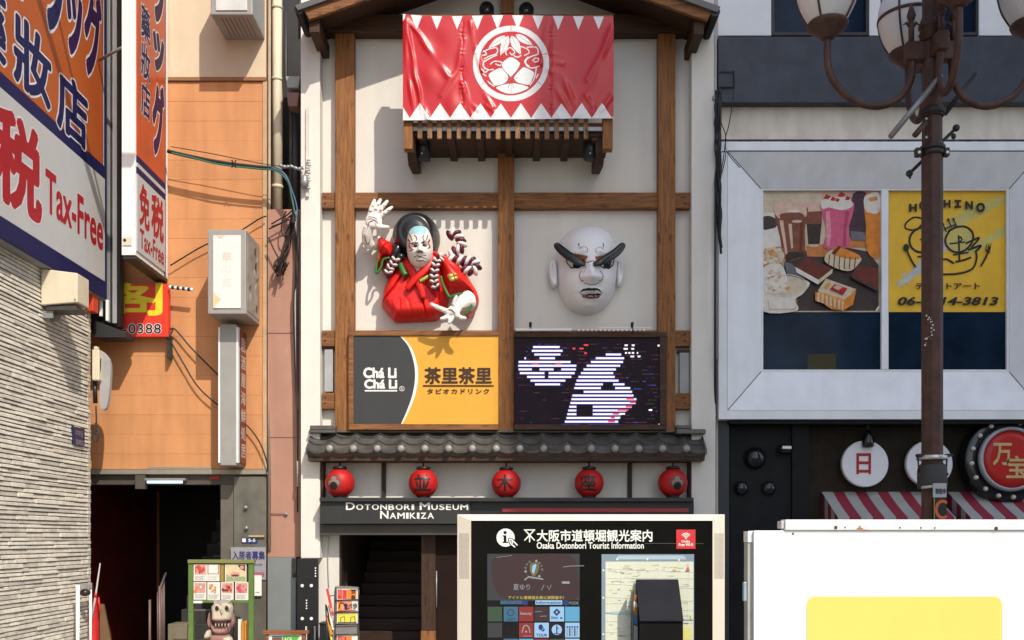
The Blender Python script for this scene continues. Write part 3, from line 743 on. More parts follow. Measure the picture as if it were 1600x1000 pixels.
# ropes
def braid(path, Y, step, rw, name, pair=True):
    w_, p_ = MB(), MB(); pts = smoothpts(path, 8); acc = 0; k = 0; last = pts[0]
    for i in range(1, len(pts)):
        acc += math.hypot(pts[i][0] - last[0], pts[i][1] - last[1]); last = pts[i]
        if acc >= step:
            acc = 0; t = (pts[min(i + 1, len(pts) - 1)][0] - pts[i - 1][0], pts[min(i + 1, len(pts) - 1)][1] - pts[i - 1][1]); ang = math.atan2(t[1], t[0])
            m_ = (w_, p_)[k % 2]; k += 1
            yy = Y(i / len(pts)) if callable(Y) else Y
            if pair:
                for s_ in (-1, 1):
                    ox, oy = -math.sin(ang) * s_ * rw * .5, math.cos(ang) * s_ * rw * .5
                    m_.ell(K3(pts[i][0] + ox, pts[i][1] + oy, yy), rw * .0021 * .66, .05, rw * .0021 * .36, 12, 8, rot=Matrix.Rotation(ang + math.pi / 2 + s_ * R(38), 3, 'Y'))
            else:
                m_.ell(K3(*pts[i][:2], yy), rw * .0021, rw * .0021, step * .0021 * .8, 16, 10, rot=Matrix.Rotation(ang + math.pi / 2 + R(28), 3, 'Y'))
    r = obj(name, w_, kwhite, kab); obj('purple_strand', p_, kpurple, r, label='purple strands of the rope')
braid([(668, 438), (628, 452), (612, 490), (604, 540), (600, 590), (606, 630), (624, 668)], lambda t: 14.06 - .06 * math.sin(math.pi * t), 15, 29, 'chest_rope')
braid([(345, 440), (335, 470), (316, 500), (296, 525), (288, 560)], 14.1, 14, 30, 'shoulder_rope')
braid([(700, 455), (745, 400), (790, 380), (782, 330), (755, 288), (722, 280), (705, 300)], 14.2, 24, 40, 'rope_loop', False)
braid([(690, 450), (730, 458), (790, 468), (840, 470), (880, 482), (890, 515), (860, 540), (800, 522)], 14.16, 24, 40, 'rope_loop', False)
# raised hand with forearm: one continuous surface, five fingers
hb = MB()
hb.tube([K3(172, 362, 14.22), K3(150, 330, 14.16), K3(146, 285, 14.1), K3(158, 235, 14.06)], [.085, .085, .078, .072], 14)
hb.tube([K3(165, 350, 14.22), K3(225, 345, 14.3)], [.09, .11], 14)
hb.ell(K3(190, 195, 14.05), .118, .055, .125, 22, 14, rot=Matrix.Rotation(R(18), 3, 'Y')).ell(K3(175, 222, 14.03), .07, .055, .06, 16, 10).ell(K3(225, 205, 14.05), .05, .045, .08, 14, 10)
for b0, b1, b2, b3, r in (((160, 165), (172, 120), (185, 85), (196, 57), .033), ((186, 150), (205, 110), (222, 78), (236, 54), .035), ((215, 150), (240, 115), (262, 88), (282, 64), .034), ((238, 168), (268, 140), (292, 120), (314, 104), .031), ((205, 235), (240, 238), (262, 238), (287, 239), .036)):
    hb.tube([K3(*b0, 14.05), K3(*b1, 14.03), K3(*b2, 14.035), K3(*b3, 14.06)], [r * 1.05, r, r * .92, r * .70], 12).ell(K3(*b3, 14.06), r * .72, r * .72, r * .72, 12, 8)
hand = blob('raised_hand', hb, kwhite, kab, .0085, 4)
hl = MB()
for L in ([(150, 240, 13.995), (160, 205, 13.975), (195, 195, 13.975), (222, 215, 13.975)], [(155, 168, 13.985), (190, 172, 13.975), (215, 185, 13.98)], [(132, 240, 14.03), (130, 300, 14.045), (148, 355, 14.1), (165, 320, 14.08), (152, 262, 14.02)]):
    hl.tube([K3(*q) for q in smoothpts(L, 5)], .0055, 6)
for fx, fy, dx in ((166, 128, 12), (182, 92, 11), (200, 116, 12), (220, 84, 11), (236, 122, 12), (262, 92, 11), (262, 146, 10), (290, 122, 9)):
    hl.tube([K3(fx - dx, fy - 2, 14.015), K3(fx, fy + 3, 13.998), K3(fx + dx, fy + 6, 14.012)], .0045, 5)
obj('skin_crease', hl, kline, hand, label='dark red creases drawn on the palm')
# lower hand, fingers spread, coming out of the sleeve
hb = MB()
hb.tube([K3(835, 740, 14.12), K3(800, 748, 14.04), K3(760, 785, 13.97)], [.15, .11, .07], 16)
hb.ell(K3(735, 808, 13.94), .105, .05, .085, 20, 12, rot=Matrix.Rotation(R(-35), 3, 'Y'))
for L, r in ((((745, 790), (735, 760), (742, 735), (752, 712)), .034), (((705, 815), (668, 802), (628, 785), (584, 764)), .037), (((705, 835), (685, 850), (668, 858), (650, 860)), .033), (((725, 845), (715, 868), (708, 878), (704, 886)), .033), (((755, 835), (775, 850), (790, 856), (810, 857)), .035)):
    hb.tube([K3(*L[0], 13.94), K3(*L[1], 13.91), K3(*L[2], 13.90), K3(*L[3], 13.89)], [r * 1.1, r, r * .93, r * .72], 12).ell(K3(*L[3], 13.89), r * .74, r * .74, r * .74, 12, 8)
hand2 = blob('lower_hand', hb, kwhite, kab, .0085, 4)
hl = MB()
for L in ([(690, 800, 13.9), (720, 800, 13.885), (745, 825, 13.885)], [(700, 828, 13.89), (730, 830, 13.885)], [(770, 760, 13.93), (800, 790, 13.95), (826, 785, 14.0)], [(640, 770, 13.88), (632, 796, 13.875)], [(770, 838, 13.885), (764, 856, 13.885)]):
    hl.tube([K3(*q) for q in smoothpts(L, 4)], .005, 6)
obj('skin_crease', hl, kline, hand2, label='dark red creases drawn on the hand')

# ============================================================ WHITE HEAD
def M(x, y): return (800 + x / 4.763, 330 + y / 4.763)
def MM_(L): return [M(*q) for q in L]
head = thing('bald_head', P(917, 492, 14.5), 'huge bald white head with thick slanting black eyebrows on the shaded plaster', 'mask')
mwhite = mat('head_white', (.80, .79, .79), .35, var=.02)
rows = [(M(0, 119)[1], M(565, 0)[0] - .8, M(565, 0)[0] + .8)] + [(M(0, y)[1], M(a, 0)[0], M(b, 0)[0]) for y, a, b in
        ((124, 514, 618), (138, 466, 668), (165, 416, 714), (205, 374, 749), (250, 346, 771), (310, 330, 784), (370, 326, 789), (430, 328, 789), (490, 331, 784), (550, 338, 775), (610, 350, 760), (660, 373, 735), (705, 406, 700), (740, 448, 660), (764, 496, 616))] + [(M(0, 776)[1], M(556, 0)[0] - .8, M(556, 0)[0] + .8)]
def T(m, pts, w, sm=True): return ('str', m, smoothpts(MM_(pts), 5) if sm else MM_(pts), w / 4.763)
ms_ = [('poly', 1, MM_([(355, 325), (430, 372), (548, 400), (535, 428), (470, 412), (392, 398)])), ('poly', 1, MM_([(598, 404), (700, 378), (775, 325), (752, 385), (690, 414), (640, 428), (608, 432)])),
       T(1, [(516, 424), (540, 446), (575, 440), (606, 444), (626, 428)], 9), T(1, [(526, 444), (530, 490), (515, 520)], 3),
       ('poly', 2, MM_([(388, 392), (470, 410), (526, 424), (518, 466), (482, 486), (428, 478), (400, 436)])), ('poly', 3, MM_([(400, 408), (468, 418), (512, 430), (506, 462), (478, 477), (432, 468), (409, 436)])),
       ('poly', 2, MM_([(442, 410), (520, 428), (514, 470), (478, 484), (440, 474)])),
       ('poly', 2, MM_([(620, 426), (690, 410), (754, 376), (742, 438), (708, 478), (662, 484), (624, 464)])), ('poly', 3, MM_([(628, 430), (688, 416), (742, 390), (732, 436), (704, 467), (662, 473), (632, 458)])),
       ('poly', 2, MM_([(666, 418), (732, 386), (726, 434), (704, 474), (664, 477)])), T(3, [(742, 392), (726, 432)], 4),
       T(2, [(484, 302), (484, 338)], 7), T(2, [(661, 296), (661, 328)], 7),
       T(1, [(490, 345), (505, 330), (530, 332), (545, 350), (540, 372)], 5), T(1, [(660, 345), (645, 332), (618, 336), (602, 356), (608, 376)], 5), ('ell', 3, *M(516, 354), 4.6, 3.4), ('ell', 3, *M(634, 356), 5.0, 3.6),
       T(1, [(498, 508), (485, 538), (497, 572), (515, 582)], 6), T(1, [(638, 504), (657, 535), (650, 568), (632, 580)], 6), T(2, [(520, 592), (548, 602), (575, 606), (606, 600), (628, 588)], 4),
       ('poly', 2, MM_([(486, 656), (512, 630), (560, 624), (575, 630), (592, 623), (632, 628), (660, 652), (620, 640), (575, 646), (520, 644)])),
       ('poly', 3, MM_([(500, 656), (520, 646), (575, 648), (622, 642), (650, 654), (620, 660), (530, 662)])),
       ('poly', 2, MM_([(492, 660), (530, 662), (600, 658), (655, 655), (630, 672), (575, 678), (520, 674)])), ('poly', 4, MM_([(496, 668), (530, 676), (575, 680), (620, 674), (650, 664), (628, 688), (575, 697), (520, 690)]))]
mbp = [(*M(576, 500), 8, 16, .06), (*M(575, 560), 9, 7.5, .12), (*M(520, 555), 5.5, 5.5, .06), (*M(632, 552), 5.5, 5.5, .06), (*M(460, 432), 13, 7, -.06), (*M(682, 428), 12, 7, -.06), (*M(440, 370), 16, 5, .03), (*M(700, 365), 16, 5, .03),
       (*M(575, 636), 14, 3, .03), (*M(575, 688), 12, 3, .04), (*M(575, 662), 14, 1.6, -.03), (*M(562, 735), 12, 6, .03), (*M(400, 560), 14, 14, .02), (*M(725, 550), 12, 14, .02), (*M(516, 354), 4, 3.5, .02), (*M(634, 356), 4, 3.5, .02)]
mm4 = [mwhite, mat('socket_orange', (.30, .10, .035), .5), black, mat('eye_white', (.8, .8, .78), .3), mat('lip_red', (.22, .03, .028), .4)]
obj('face', face_sheet(rows, 14.49, .46, mbp, ms_, 5, nu=170, nv=220, ex=.62), mm4, head)
for L, ysh, r in ((((336, 258, 14.14), (378, 298, 14.09), (440, 344, 14.02), (500, 380, 13.98), (546, 399, 13.975)), 0, (.044, .056, .056, .046, .022)), (((820, 258, 14.14), (782, 300, 14.10), (715, 346, 14.03), (655, 380, 13.98), (606, 398, 13.975)), 0, (.044, .056, .056, .046, .022))):
    pts = [P(*M(a, b), c) for a, b, c in L]; pts = [Vector(q) for q in smoothpts([tuple(p) for p in pts], 5)]
    rr = np.interp(np.linspace(0, 4, len(pts)), range(5), r).tolist()
    obj('eyebrow', MB().tube(pts, [q * 1.12 for q in rr], 16, sq=.5).ell(pts[0], rr[0] * 1.12, rr[0] * .56, rr[0] * 1.12, 14, 8), khair, head)
for L in ([(326, 375), (294, 378), (274, 405), (272, 470), (282, 525), (298, 564), (322, 572), (338, 545), (336, 440)], [(788, 372), (812, 362), (828, 392), (826, 450), (822, 520), (806, 560), (786, 566), (776, 530), (780, 430)]):
    c = smoothpts(MM_(L), 5, True); mx_ = sum(q[0] for q in c) / len(c); my_ = sum(q[1] for q in c) / len(c)
    mb = MB(); puff(mb, c, 14.42, .11, step=.4, soft=4, extra=lambda x, y: -.05 * np.exp(-((x - mx_) / 2.6) ** 2 - ((y - my_ + 3) / 10) ** 2)); obj('ear', mb, mwhite, head)

# ============================================================ CAFE SIGN and LED SCREEN (flat signs: shapes on a panel)
class Art(MB):
    """flat shapes laid on a panel, each a fraction of a millimetre proud of the last"""
    def __init__(s, Y, dy=.0006): super().__init__(); s.Y = Y; s.dy = dy
    def up(s): s.Y -= s.dy; return s.Y
    def shape(s, pts, m): return s.flat(pts, s.up(), m)
    def rect(s, x0, x1, y0, y1, m): return s.shape([(x0, y0), (x1, y0), (x1, y1), (x0, y1)], m)
    def disc(s, cx, cy, r, m, ry=None): return s.shape(circ(cx, cy, r, 32, ry), m)
    def line(s, pts, w, m):
        Y = s.up(); pts = [tuple(q[:2]) for q in pts]; L = []; Rr = []
        n = len(pts)
        for i, p in enumerate(pts):
            a, b = pts[max(i - 1, 0)], pts[min(i + 1, n - 1)]; d = math.hypot(b[0] - a[0], b[1] - a[1]) or 1
            ox, oy = -(b[1] - a[1]) / d * w / 2, (b[0] - a[0]) / d * w / 2
            L.append((p[0] + ox, p[1] + oy)); Rr.append((p[0] - ox, p[1] - oy))
        for i in range(n - 1): s.flat([L[i], L[i + 1], Rr[i + 1], Rr[i]], Y, m)
        for q in (pts[0], pts[-1]): s.flat(circ(*q, w / 2, 12), Y - .0001, m)
        return s
    def word(s, body, x0, x1, y0, y1, m, bold=.02, **k): s.up(); return s.ptext(body, x0, x1, y0, y1, s.Y, m, bold, th=.0005, **k)
cafe = thing('cafe_sign', P(661, 671, 14.3), 'grey and yellow cafe sign in a brown wooden frame under the red robed figure', 'sign')
YC = 14.26
fr = MB().pbox(544.5, 778.5, 517, 524.6, 14.24, YW).pbox(544.5, 778.5, 662.6, 671.5, 14.24, YW).pbox(544.5, 552.2, 524.8, 662.4, 14.241, YW)
obj('frame', fr, woodh, cafe, bevel=.005)
cgrey = mat('sign_grey', (.040, .040, .040), .5, var=.06); cyel = mat('sign_yellow', (.72, .36, .035), .5, var=.03)
cbrown = mat('sign_brown', (.045, .014, .006), .5)
pnl = obj('panel', MB().pbox(552, 778.4, 524.5, 663, YC, YW), cyel, cafe)
a = Art(YC)
arc_ = smoothpts([(625.6, 525), (639.2, 542.6), (647.3, 567.8), (648.9, 591), (645, 616), (637, 639.5), (627, 662.5)], 6)
a.shape([(552, 525)] + [(x + 3.6 * math.sin(math.pi * i / (len(arc_) - 1)) ** .5 + .8, y) for i, (x, y) in enumerate(arc_)] + [(552, 662.5)], 1)
a.shape([(552, 525)] + [(x - .4, y) for x, y in arc_] + [(552, 662.5)], 0)
obj('painted_field', a, [cgrey, white], cafe)
a = Art(YC - .003)
a.word('Chá Li', 567.5, 619.8, 574, 591, 0, .045); a.word('Chá Li', 569, 620.8, 592.5, 607.5, 0, .045); a.rect(570, 620.5, 609.4, 611.6, 0)
a.line([(628 + 3.6 * math.cos(R(t)), 607.3 + 3.6 * math.sin(R(t))) for t in range(0, 361, 24)], .8, 0); a.word('R', 626.7, 629.3, 605.5, 609.2, 0, .01)
a.word('茶里茶里', 663, 768.5, 573.6, 600, 1, .03); a.rect(660.5, 771.5, 601.6, 604, 1); a.word('タピオカドリンク', 667.3, 764.5, 607.3, 615.5, 1, .03, space=1.25)
obj('lettering', a, [white, cbrown], cafe)

led = thing('video_screen', P(918, 671, 14.3), 'dark video screen showing striped white cartoon shapes, right of the cafe sign', 'screen')
fr = MB().pbox(803.6, 1042, 518.8, 526.6, 14.24, YW).pbox(803.6, 1042, 663, 671.5, 14.24, YW).pbox(1031, 1042, 526.8, 662.8, 14.241, YW)
obj('frame', fr, darkwood, led, bevel=.005)
obj('panel', MB().pbox(803.6, 1031, 526.5, 663, 14.27, YW), mat('screen_black', (.016, .008, .014), .6, spec=.2, var=.3), led)
def D(x, y): return (780 + x / 4.706, 500 + y / 4.706)
def scan(art, poly, holes, m, mf, y0, y1, yo=530.6, pit_=5.83, wd=2.7):
    k = 0; y = yo
    while y < y1:
        if y > y0:
            xs = []; n = len(poly)
            for i in range(n):
                (ax, ay), (bx, by) = poly[i], poly[(i + 1) % n]
                if (ay > y) != (by > y): xs.append(ax + (bx - ax) * (y - ay) / (by - ay))
            xs.sort()
            for s0, s1 in zip(xs[::2], xs[1::2]):
                seg = [(s0, s1)]
                for cx_, cy_, rx, ry in holes:
                    if abs(y - cy_) < ry:
                        hw = rx * math.sqrt(1 - ((y - cy_) / ry) ** 2) if ry < 4.8 or rx < 9 else rx
                        ns = []
                        for q0, q1 in seg:
                            if cx_ - hw > q0: ns.append((q0, min(q1, cx_ - hw)))
                            if cx_ + hw < q1: ns.append((max(q0, cx_ + hw), q1))
                        seg = [q for q in ns if q[1] - q[0] > .6]
                for q0, q1 in seg:
                    art.flat([(q0 - .8, y - wd / 2 - 1), (q1 + .8, y - wd / 2 - 1), (q1 + .8, y + wd / 2 + 1), (q0 - .8, y + wd / 2 + 1)], art.Y, mf)
                    art.flat([(q0, y - wd / 2), (q1, y - wd / 2), (q1, y + wd / 2), (q0, y + wd / 2)], art.Y - .0012, m)
        y += pit_
lw_ = mat('screen_white', (.95, .92, 1.0), emis=.85); lb_ = mat('screen_blue', (.05, .04, .30), emis=.8); lr_ = mat('screen_red', (.8, .05, .06), emis=.8); ld_ = mat('screen_dim', (.10, .02, .05), emis=.5); lg_ = mat('screen_dimgreen', (.02, .07, .03), emis=.5)
a = Art(14.268)
big = [D(*q) for q in smoothpts([(755, 258), (880, 250), (918, 275), (900, 325), (850, 370), (838, 402), (870, 440), (905, 465), (962, 500), (988, 560), (1012, 592), (990, 622), (958, 650), (900, 690), (872, 740), (848, 790), (482, 790), (490, 740), (510, 660), (530, 590), (550, 510), (572, 440), (606, 385), (640, 340), (700, 290)], 3, True)]
hol = [(*D(800, 490), 13, 4.6), (*D(628, 675), 13, 8.0), (*D(585, 525), 8, 4.6), (*D(625, 770), 8, 3), (*D(745, 380), 5, 1.5)]
scan(a, big, hol, 0, 1, 530, 666)
scan(a, [D(*q) for q in [(252, 192), (438, 192), (472, 235), (436, 265), (378, 300), (328, 300), (272, 265), (238, 235)]], [], 0, 1, 530, 566)
scan(a, [D(*q) for q in [(138, 312), (188, 280), (222, 285), (232, 308), (478, 308), (488, 282), (516, 286), (522, 308), (568, 320), (562, 370), (546, 412), (512, 425), (480, 450), (440, 478), (270, 478), (230, 445), (200, 412), (160, 408), (144, 370)]],
     [(*D(268, 362), 6.2, 5), (*D(428, 362), 6.2, 5), (*D(348, 398), 4, 3), (*D(348, 425), 9, 1.5)], 0, 1, 558, 604)
for x0, x1, y in ((240, 288, 320), (412, 462, 320), (590, 620, 210), (622, 655, 184), (540, 560, 210), (625, 645, 244), (935, 990, 580), (960, 1005, 606), (930, 975, 636), (870, 950, 662), (835, 880, 690), (820, 860, 718), (800, 850, 746), (795, 860, 775)):
    a.flat([D(x0, y - 6), D(x1, y - 6), D(x1, y + 6), D(x0, y + 6)], 14.2655, 2)
for x0, x1, y in ((922, 945, 186), (975, 995, 186), (915, 945, 212), (972, 992, 212), (950, 965, 242), (975, 992, 242), (965, 992, 268), (1018, 1038, 268), (1165, 1198, 188), (1100, 1125, 662), (925, 940, 242), (1012, 1022, 242), (1140, 1160, 775), (1170, 1185, 770), (890, 925, 690), (850, 890, 718), (825, 870, 775)):
    a.flat([D(x0, y - 6), D(x1, y - 6), D(x1, y + 6), D(x0, y + 6)], 14.2655, 0)
for i in range(330):
    x = rnd.uniform(120, 1160); y = 178 + 27.4 * rnd.randint(0, 22); w = rnd.uniform(6, 60)
    q = D(x, y)
    if in_poly(np.array([q[0]]), np.array([q[1]]), big)[0]: continue
    if x < 480 and y > 490 and rnd.random() < .8: continue
    a.flat([D(x, y - 3), D(min(x + w, 1180), y - 3), D(min(x + w, 1180), y + 3), D(x, y + 3)], 14.2675, rnd.choice((3, 3, 1, 4)) if x > 900 else rnd.choice((3, 3, 3, 3, 1)))
obj('display', a, [lw_, lb_, lr_, ld_, lg_], led)
# ============================================================ BUILDING ON THE RIGHT
YQ = 14.6
rb = thing('cafe_building', (7, YQ, 0), 'shop building right of the museum with navy band and big silver window frame', 'building')
xq, xe = X(1119, YQ), 13.0
uw = mat('upper_white_panel', (.78, .78, .78), .5, var=.04)
b = MB()
b.box(xq, xe, 15.3, 22, 0, 13)                                    # core
b.box(xq, xe, YQ + .05, 15.3, Z(220, YQ), Z(160, YQ), 0)          # cornice zone
b.box(xq, xe, YQ + .05, 15.3, Z(655, YQ) + .02, Z(640, YQ), 0)
b.box(xq, X(1122, YQ), YQ, 15.3, 0, 13, 0)
obj('wall', b, mat('cafe_wall', (.50, .46, .38), .8, var=.05, dirt=.25), rb)
obj('navy_band', MB().box(xq + .005, xe, YQ - .12, 15.3, Z(160, YQ - .12), Z(57, YQ - .12)), navy, rb, bevel=.006)
co = MB(); n = 10; pr = []
for i in range(n + 1):
    t = i / n * math.pi / 2
    pr.append((YQ + .04 - .12 * (1 - math.cos(t)), Z(160, YQ) - .02 - (Z(160, YQ) - Z(219, YQ)) * math.sin(t)))
co.add([(xq + .006, y, z) for y, z in pr] + [(xe, y, z) for y, z in pr], [(i, i + 1, i + 1 + n + 1, i + n + 1) for i in range(n)], 0, True)
obj('cornice', co, mat('cove_cream', (.68, .62, .52), .8, var=.06, dirt=.35), rb)
for a, c, y_ in ((1122, 1205, 0), (1530, 1620, 0), (1358.5, 1376, .01)): obj('upper_panel', MB().pbox(a, c, -60, 55.5, YQ + y_, 15.2), uw, rb, bevel=.004)
for a, c in ((1205.2, 1358.3), (1376.2, 1529.8)):
    w_ = obj('upper_window', MB().pbox(a, c, -60, 55, YQ + .10, YQ + .14), glassd, rb)
    fr = MB().pbox(a, a + 5, -60, 55, YQ + .03, YQ + .098).pbox(c - 5, c, -60, 55, YQ + .03, YQ + .098).pbox(a + 5, c - 5, 50, 55, YQ + .03, YQ + .098)
    obj('window_frame', fr, charcoal, w_)
# silver window surround: outer lip, four splayed faces, inner frame
Yo, Yi = YQ - .16, YQ + .12
sv_ = MB()
ox0, ox1, oz0, oz1 = X(1137, Yo), X(1628, Yo), Z(641, Yo), Z(237, Yo)
ix0, ix1, iz0, iz1 = X(1189, Yi), X(1577, Yi), Z(581, Yi), Z(295, Yi)
O = [(ox0, Yo, oz0), (ox1, Yo, oz0), (ox1, Yo, oz1), (ox0, Yo, oz1)]; I = [(ix0, Yi, iz0), (ix1, Yi, iz0), (ix1, Yi, iz1), (ix0, Yi, iz1)]
for i in range(4):
    j = (i + 1) % 4; s0 = MB().add([O[i], O[j], I[j], I[i]], [(0, 1, 2, 3)])
    obj('splayed_face', s0, silver, rb)
xo0, xo1 = X(1123, Yo), X(1642, Yo)
sv_.box(xo0, ox0 - .003, Yo, 15.3, Z(655, Yo), Z(221, Yo)).box(ox1 + .003, xo1, Yo, 15.3, Z(655, Yo), Z(221, Yo))
sv_.box(ox0 - .003, ox1 + .003, Yo, 15.3, Z(655, Yo), oz0 - .003)
sv_.box(ox0 - .003, ox1 + .003, Yo, 15.3, oz1 + .006, Z(221, Yo))
ws = obj('window_surround', sv_, silver, rb, bevel=.005)
jn = MB()
for i in range(4):
    a_, b_ = Vector(O[i]), Vector(I[i]); jn.tube([a_ + Vector((0, -.001, 0)), b_ + Vector((0, -.001, 0))], .006, 6)
jn.box(ox0, ox1, Yo - .002, Yo + .05, oz1 + .001, oz1 + .0055 + .012)
obj('panel_joint', jn, charcoal, rb)
fl = MB()
rg = np.random.RandomState(3)
for i in range(60):
    x = rg.uniform(xo0, xo1); w = rg.uniform(.02, .12); fl.box(x, x + w, Yo + .01, Yo + .05, Z(221, Yo) + .001, Z(221, Yo) + rg.uniform(.006, .02))
obj('peeling_sealant', fl, charcoal, ws)
Yg = Yi + .05
wf = MB().box(ix0, ix0 + .035, Yi + .002, Yg, iz0, iz1).box(ix1 - .035, ix1, Yi + .002, Yg, iz0, iz1).box(ix0 + .035, ix1 - .035, Yi + .002, Yg, iz0, iz0 + .035).box(ix0 + .035, ix1 - .035, Yi + .002, Yg, iz1 - .02, iz1)
wf.pbox(1377.5, 1388.5, 296.5, 577, Yi - .01, Yg)
win = obj('show_window', MB().box(ix0, ix1, Yg + .02, Yg + .06, iz0, iz1), glassd, rb)
obj('window_frame', wf, silver, win, bevel=.004)
# the dim things one sees in the glass
ph = MB().pbox(1262, 1306, 553, 578, Yg + .015, Yg + .019)
obj('taped_card', ph, mat('olive_card', (.045, .035, .008), .6), win)

# posters in the window
def Wd(x, y): return (1170 + x / 3.721, 280 + y / 3.721)
YP = Yg + .012
cake = thing('dessert_poster', P(1283, 487, YP), 'photo poster of drinks and cakes in the left pane of the silver window', 'poster')
pm_ = [mat('poster_' + n, tuple(max(.004, min(.86, 1.42 * (q + .2 * (q - sum(c) / 3)) ** 1.25)) if q + .25 * (q - sum(c) / 3) > 0 else .004 for q in c), .45, var=v, vscale=11) for n, c, v in (('table', (.06, .042, .036), .25), ('cream', (.52, .46, .36), .12), ('cola', (.20, .085, .05), .2), ('pink', (.50, .15, .22), .12), ('dark_purple', (.07, .035, .05), .3), ('orange', (.52, .24, .07), .2), ('cocoa', (.14, .035, .018), .25),
       ('white', (.60, .57, .52), .1), ('berry', (.36, .03, .035), .3), ('wood', (.45, .22, .10), .2), ('boba', (.04, .025, .014), .3), ('foam', (.55, .42, .35), .12), ('grey', (.16, .16, .17), .2), ('toffee', (.55, .30, .10), .25), ('pink_light', (.58, .30, .36), .15), ('pink_deep', (.36, .09, .15), .2))]
TB, CR, CO, PK, DP, OR, CC, WH, BE, WO, BO, FO, GR, TF = range(14)
obj('sheet', MB().pbox(1190.5, 1377, 297.5, 487.5, YP, YP + .006), pm_[CR], cake)
a = Art(YP)
def w(L, m, sm=False): a.shape([Wd(*q) for q in (smoothpts(L, 4, True) if sm else L)], m)
w([(75, 65), (760, 65), (760, 400), (75, 400)], CR); w([(400, 65), (760, 65), (760, 300), (600, 280), (420, 120)], FO)
w([(300, 420), (420, 395), (560, 395), (690, 420), (755, 500), (755, 765), (275, 765), (280, 640), (210, 560), (205, 480)], TB)
w([(330, 390), (460, 375), (500, 395), (440, 450), (340, 450)], WO); w([(580, 340), (690, 340), (690, 400), (580, 400)], WO)
w([(78, 195), (160, 195), (175, 290), (190, 400), (120, 420), (78, 430)], WH); w(circ(110, 255, 56, 24, 42), TB); w([(78, 300), (165, 280), (190, 390), (78, 400)], WH)
w([(305, 150), (425, 150), (430, 250), (415, 380), (340, 380), (325, 260)], FO, True); w([(335, 250), (425, 250), (412, 378), (345, 378)], BO); w([(330, 190), (425, 185), (425, 260), (330, 260)], CO)
w([(155, 150), (335, 150), (325, 300), (320, 440), (215, 470), (180, 330)], CO, True); w([(160, 125), (332, 125), (336, 170), (320, 225), (170, 225)], FO, True); w([(190, 200), (300, 195), (325, 235), (250, 245), (190, 235)], CO, True); w(circ(265, 186, 40, 20, 8), WH); w(circ(280, 245, 30, 16, 8), FO)
w([(213, 425), (320, 420), (318, 448), (218, 476)], BO); w([(178, 240), (200, 240), (225, 430), (214, 440)], FO); w([(300, 250), (318, 250), (310, 430), (296, 432)], CC); w([(230, 260), (250, 260), (258, 400), (246, 405)], FO)
w([(605, 90), (690, 90), (690, 240), (670, 345), (600, 345), (585, 290)], DP, True); w([(590, 300), (680, 310), (672, 358), (596, 352)], GR)
w([(430, 130), (600, 130), (604, 200), (580, 290), (578, 395), (440, 400), (455, 300), (425, 200)], PK, True); w([(420, 130), (470, 108), (560, 105), (600, 130), (600, 160), (540, 180), (470, 165), (428, 172)], WH, True)
for x, y, r in ((455, 105, 22), (490, 115, 18), (540, 92, 24), (575, 110, 16), (515, 120, 14)): w([(x - r, y + 8), (x - 4, y - r * .8), (x + r, y - 4), (x + 6, y + 12)], BE)
w([(448, 190), (470, 185), (480, 300), (470, 390), (452, 392)], 14); w([(560, 190), (585, 185), (566, 290), (566, 392), (548, 394)], 15); w([(672, 100), (760, 90), (760, 440), (690, 420), (680, 260)], OR, True); w([(675, 100), (755, 80), (758, 190), (700, 195), (674, 170)], WH, True); w([(695, 108), (745, 98), (748, 122), (705, 130)], TF)
w(circ(135, 450, 72, 30, 62), WH); w([(78, 420), (160, 395), (200, 440), (170, 490), (95, 510)], CR, True)
for i in range(26): x, y = rnd.uniform(80, 185), rnd.uniform(405, 505); s_ = rnd.uniform(7, 18); w([(x - s_, y), (x, y - s_ * .8), (x + s_, y + 3), (x, y + s_ * .8)], rnd.choice((OR, TF, WH, FO)))
a.line([Wd(*q) for q in smoothpts([(160, 395), (200, 405), (208, 450), (180, 500)], 6)], 1.3, WO)
w([(205, 480), (250, 490), (330, 580), (300, 640), (240, 620)], GR)
w([(78, 590), (340, 590), (320, 660), (270, 700), (280, 765), (78, 765)], WH, True); w(circ(200, 620, 138, 36, 60), CR); w([(80, 520), (160, 490), (205, 520), (230, 640), (150, 660), (85, 640)], WH, True)
for i in range(22): x, y = rnd.uniform(90, 230), rnd.uniform(520, 660); s_ = rnd.uniform(6, 20); w([(x - s_, y + 3), (x, y - s_ * .6), (x + s_, y), (x - 3, y + s_ * .7)], rnd.choice((WH, CR, FO, TF)))
a.line([Wd(200 + 140 * math.cos(t), 615 + 62 * math.sin(t)) for t in np.linspace(0, 6.28, 40)], .9, WH); a.line([Wd(*q) for q in ((110, 700), (120, 755), (270, 755), (285, 700))], .8, WO)
w([(270, 510), (345, 455), (488, 520), (405, 585)], CC); w([(270, 510), (405, 585), (402, 612), (275, 540)], WH); w([(405, 585), (488, 520), (486, 545), (402, 612)], CR)
w([(448, 440), (520, 400), (645, 450), (640, 490), (575, 535), (455, 490)], CR, True); w([(490, 405), (530, 395), (640, 440), (635, 465), (560, 460), (500, 440)], OR, True)
for x in (470, 500, 530, 560, 590, 620): a.line([Wd(x, 440 + (x - 470) * .12), Wd(x - 6, 500 + (x - 470) * .1), Wd(x - 2, 520)], 1.5, CC)
w([(480, 430), (520, 388), (540, 392), (500, 440)], CC)
w([(595, 555), (640, 500), (755, 520), (755, 640)], CC); w([(595, 555), (755, 640), (755, 655), (600, 575)], TB)
w([(386, 690), (440, 590), (620, 655), (600, 720), (550, 765), (480, 755)], TF); w([(400, 650), (450, 578), (625, 640), (560, 700)], CR)
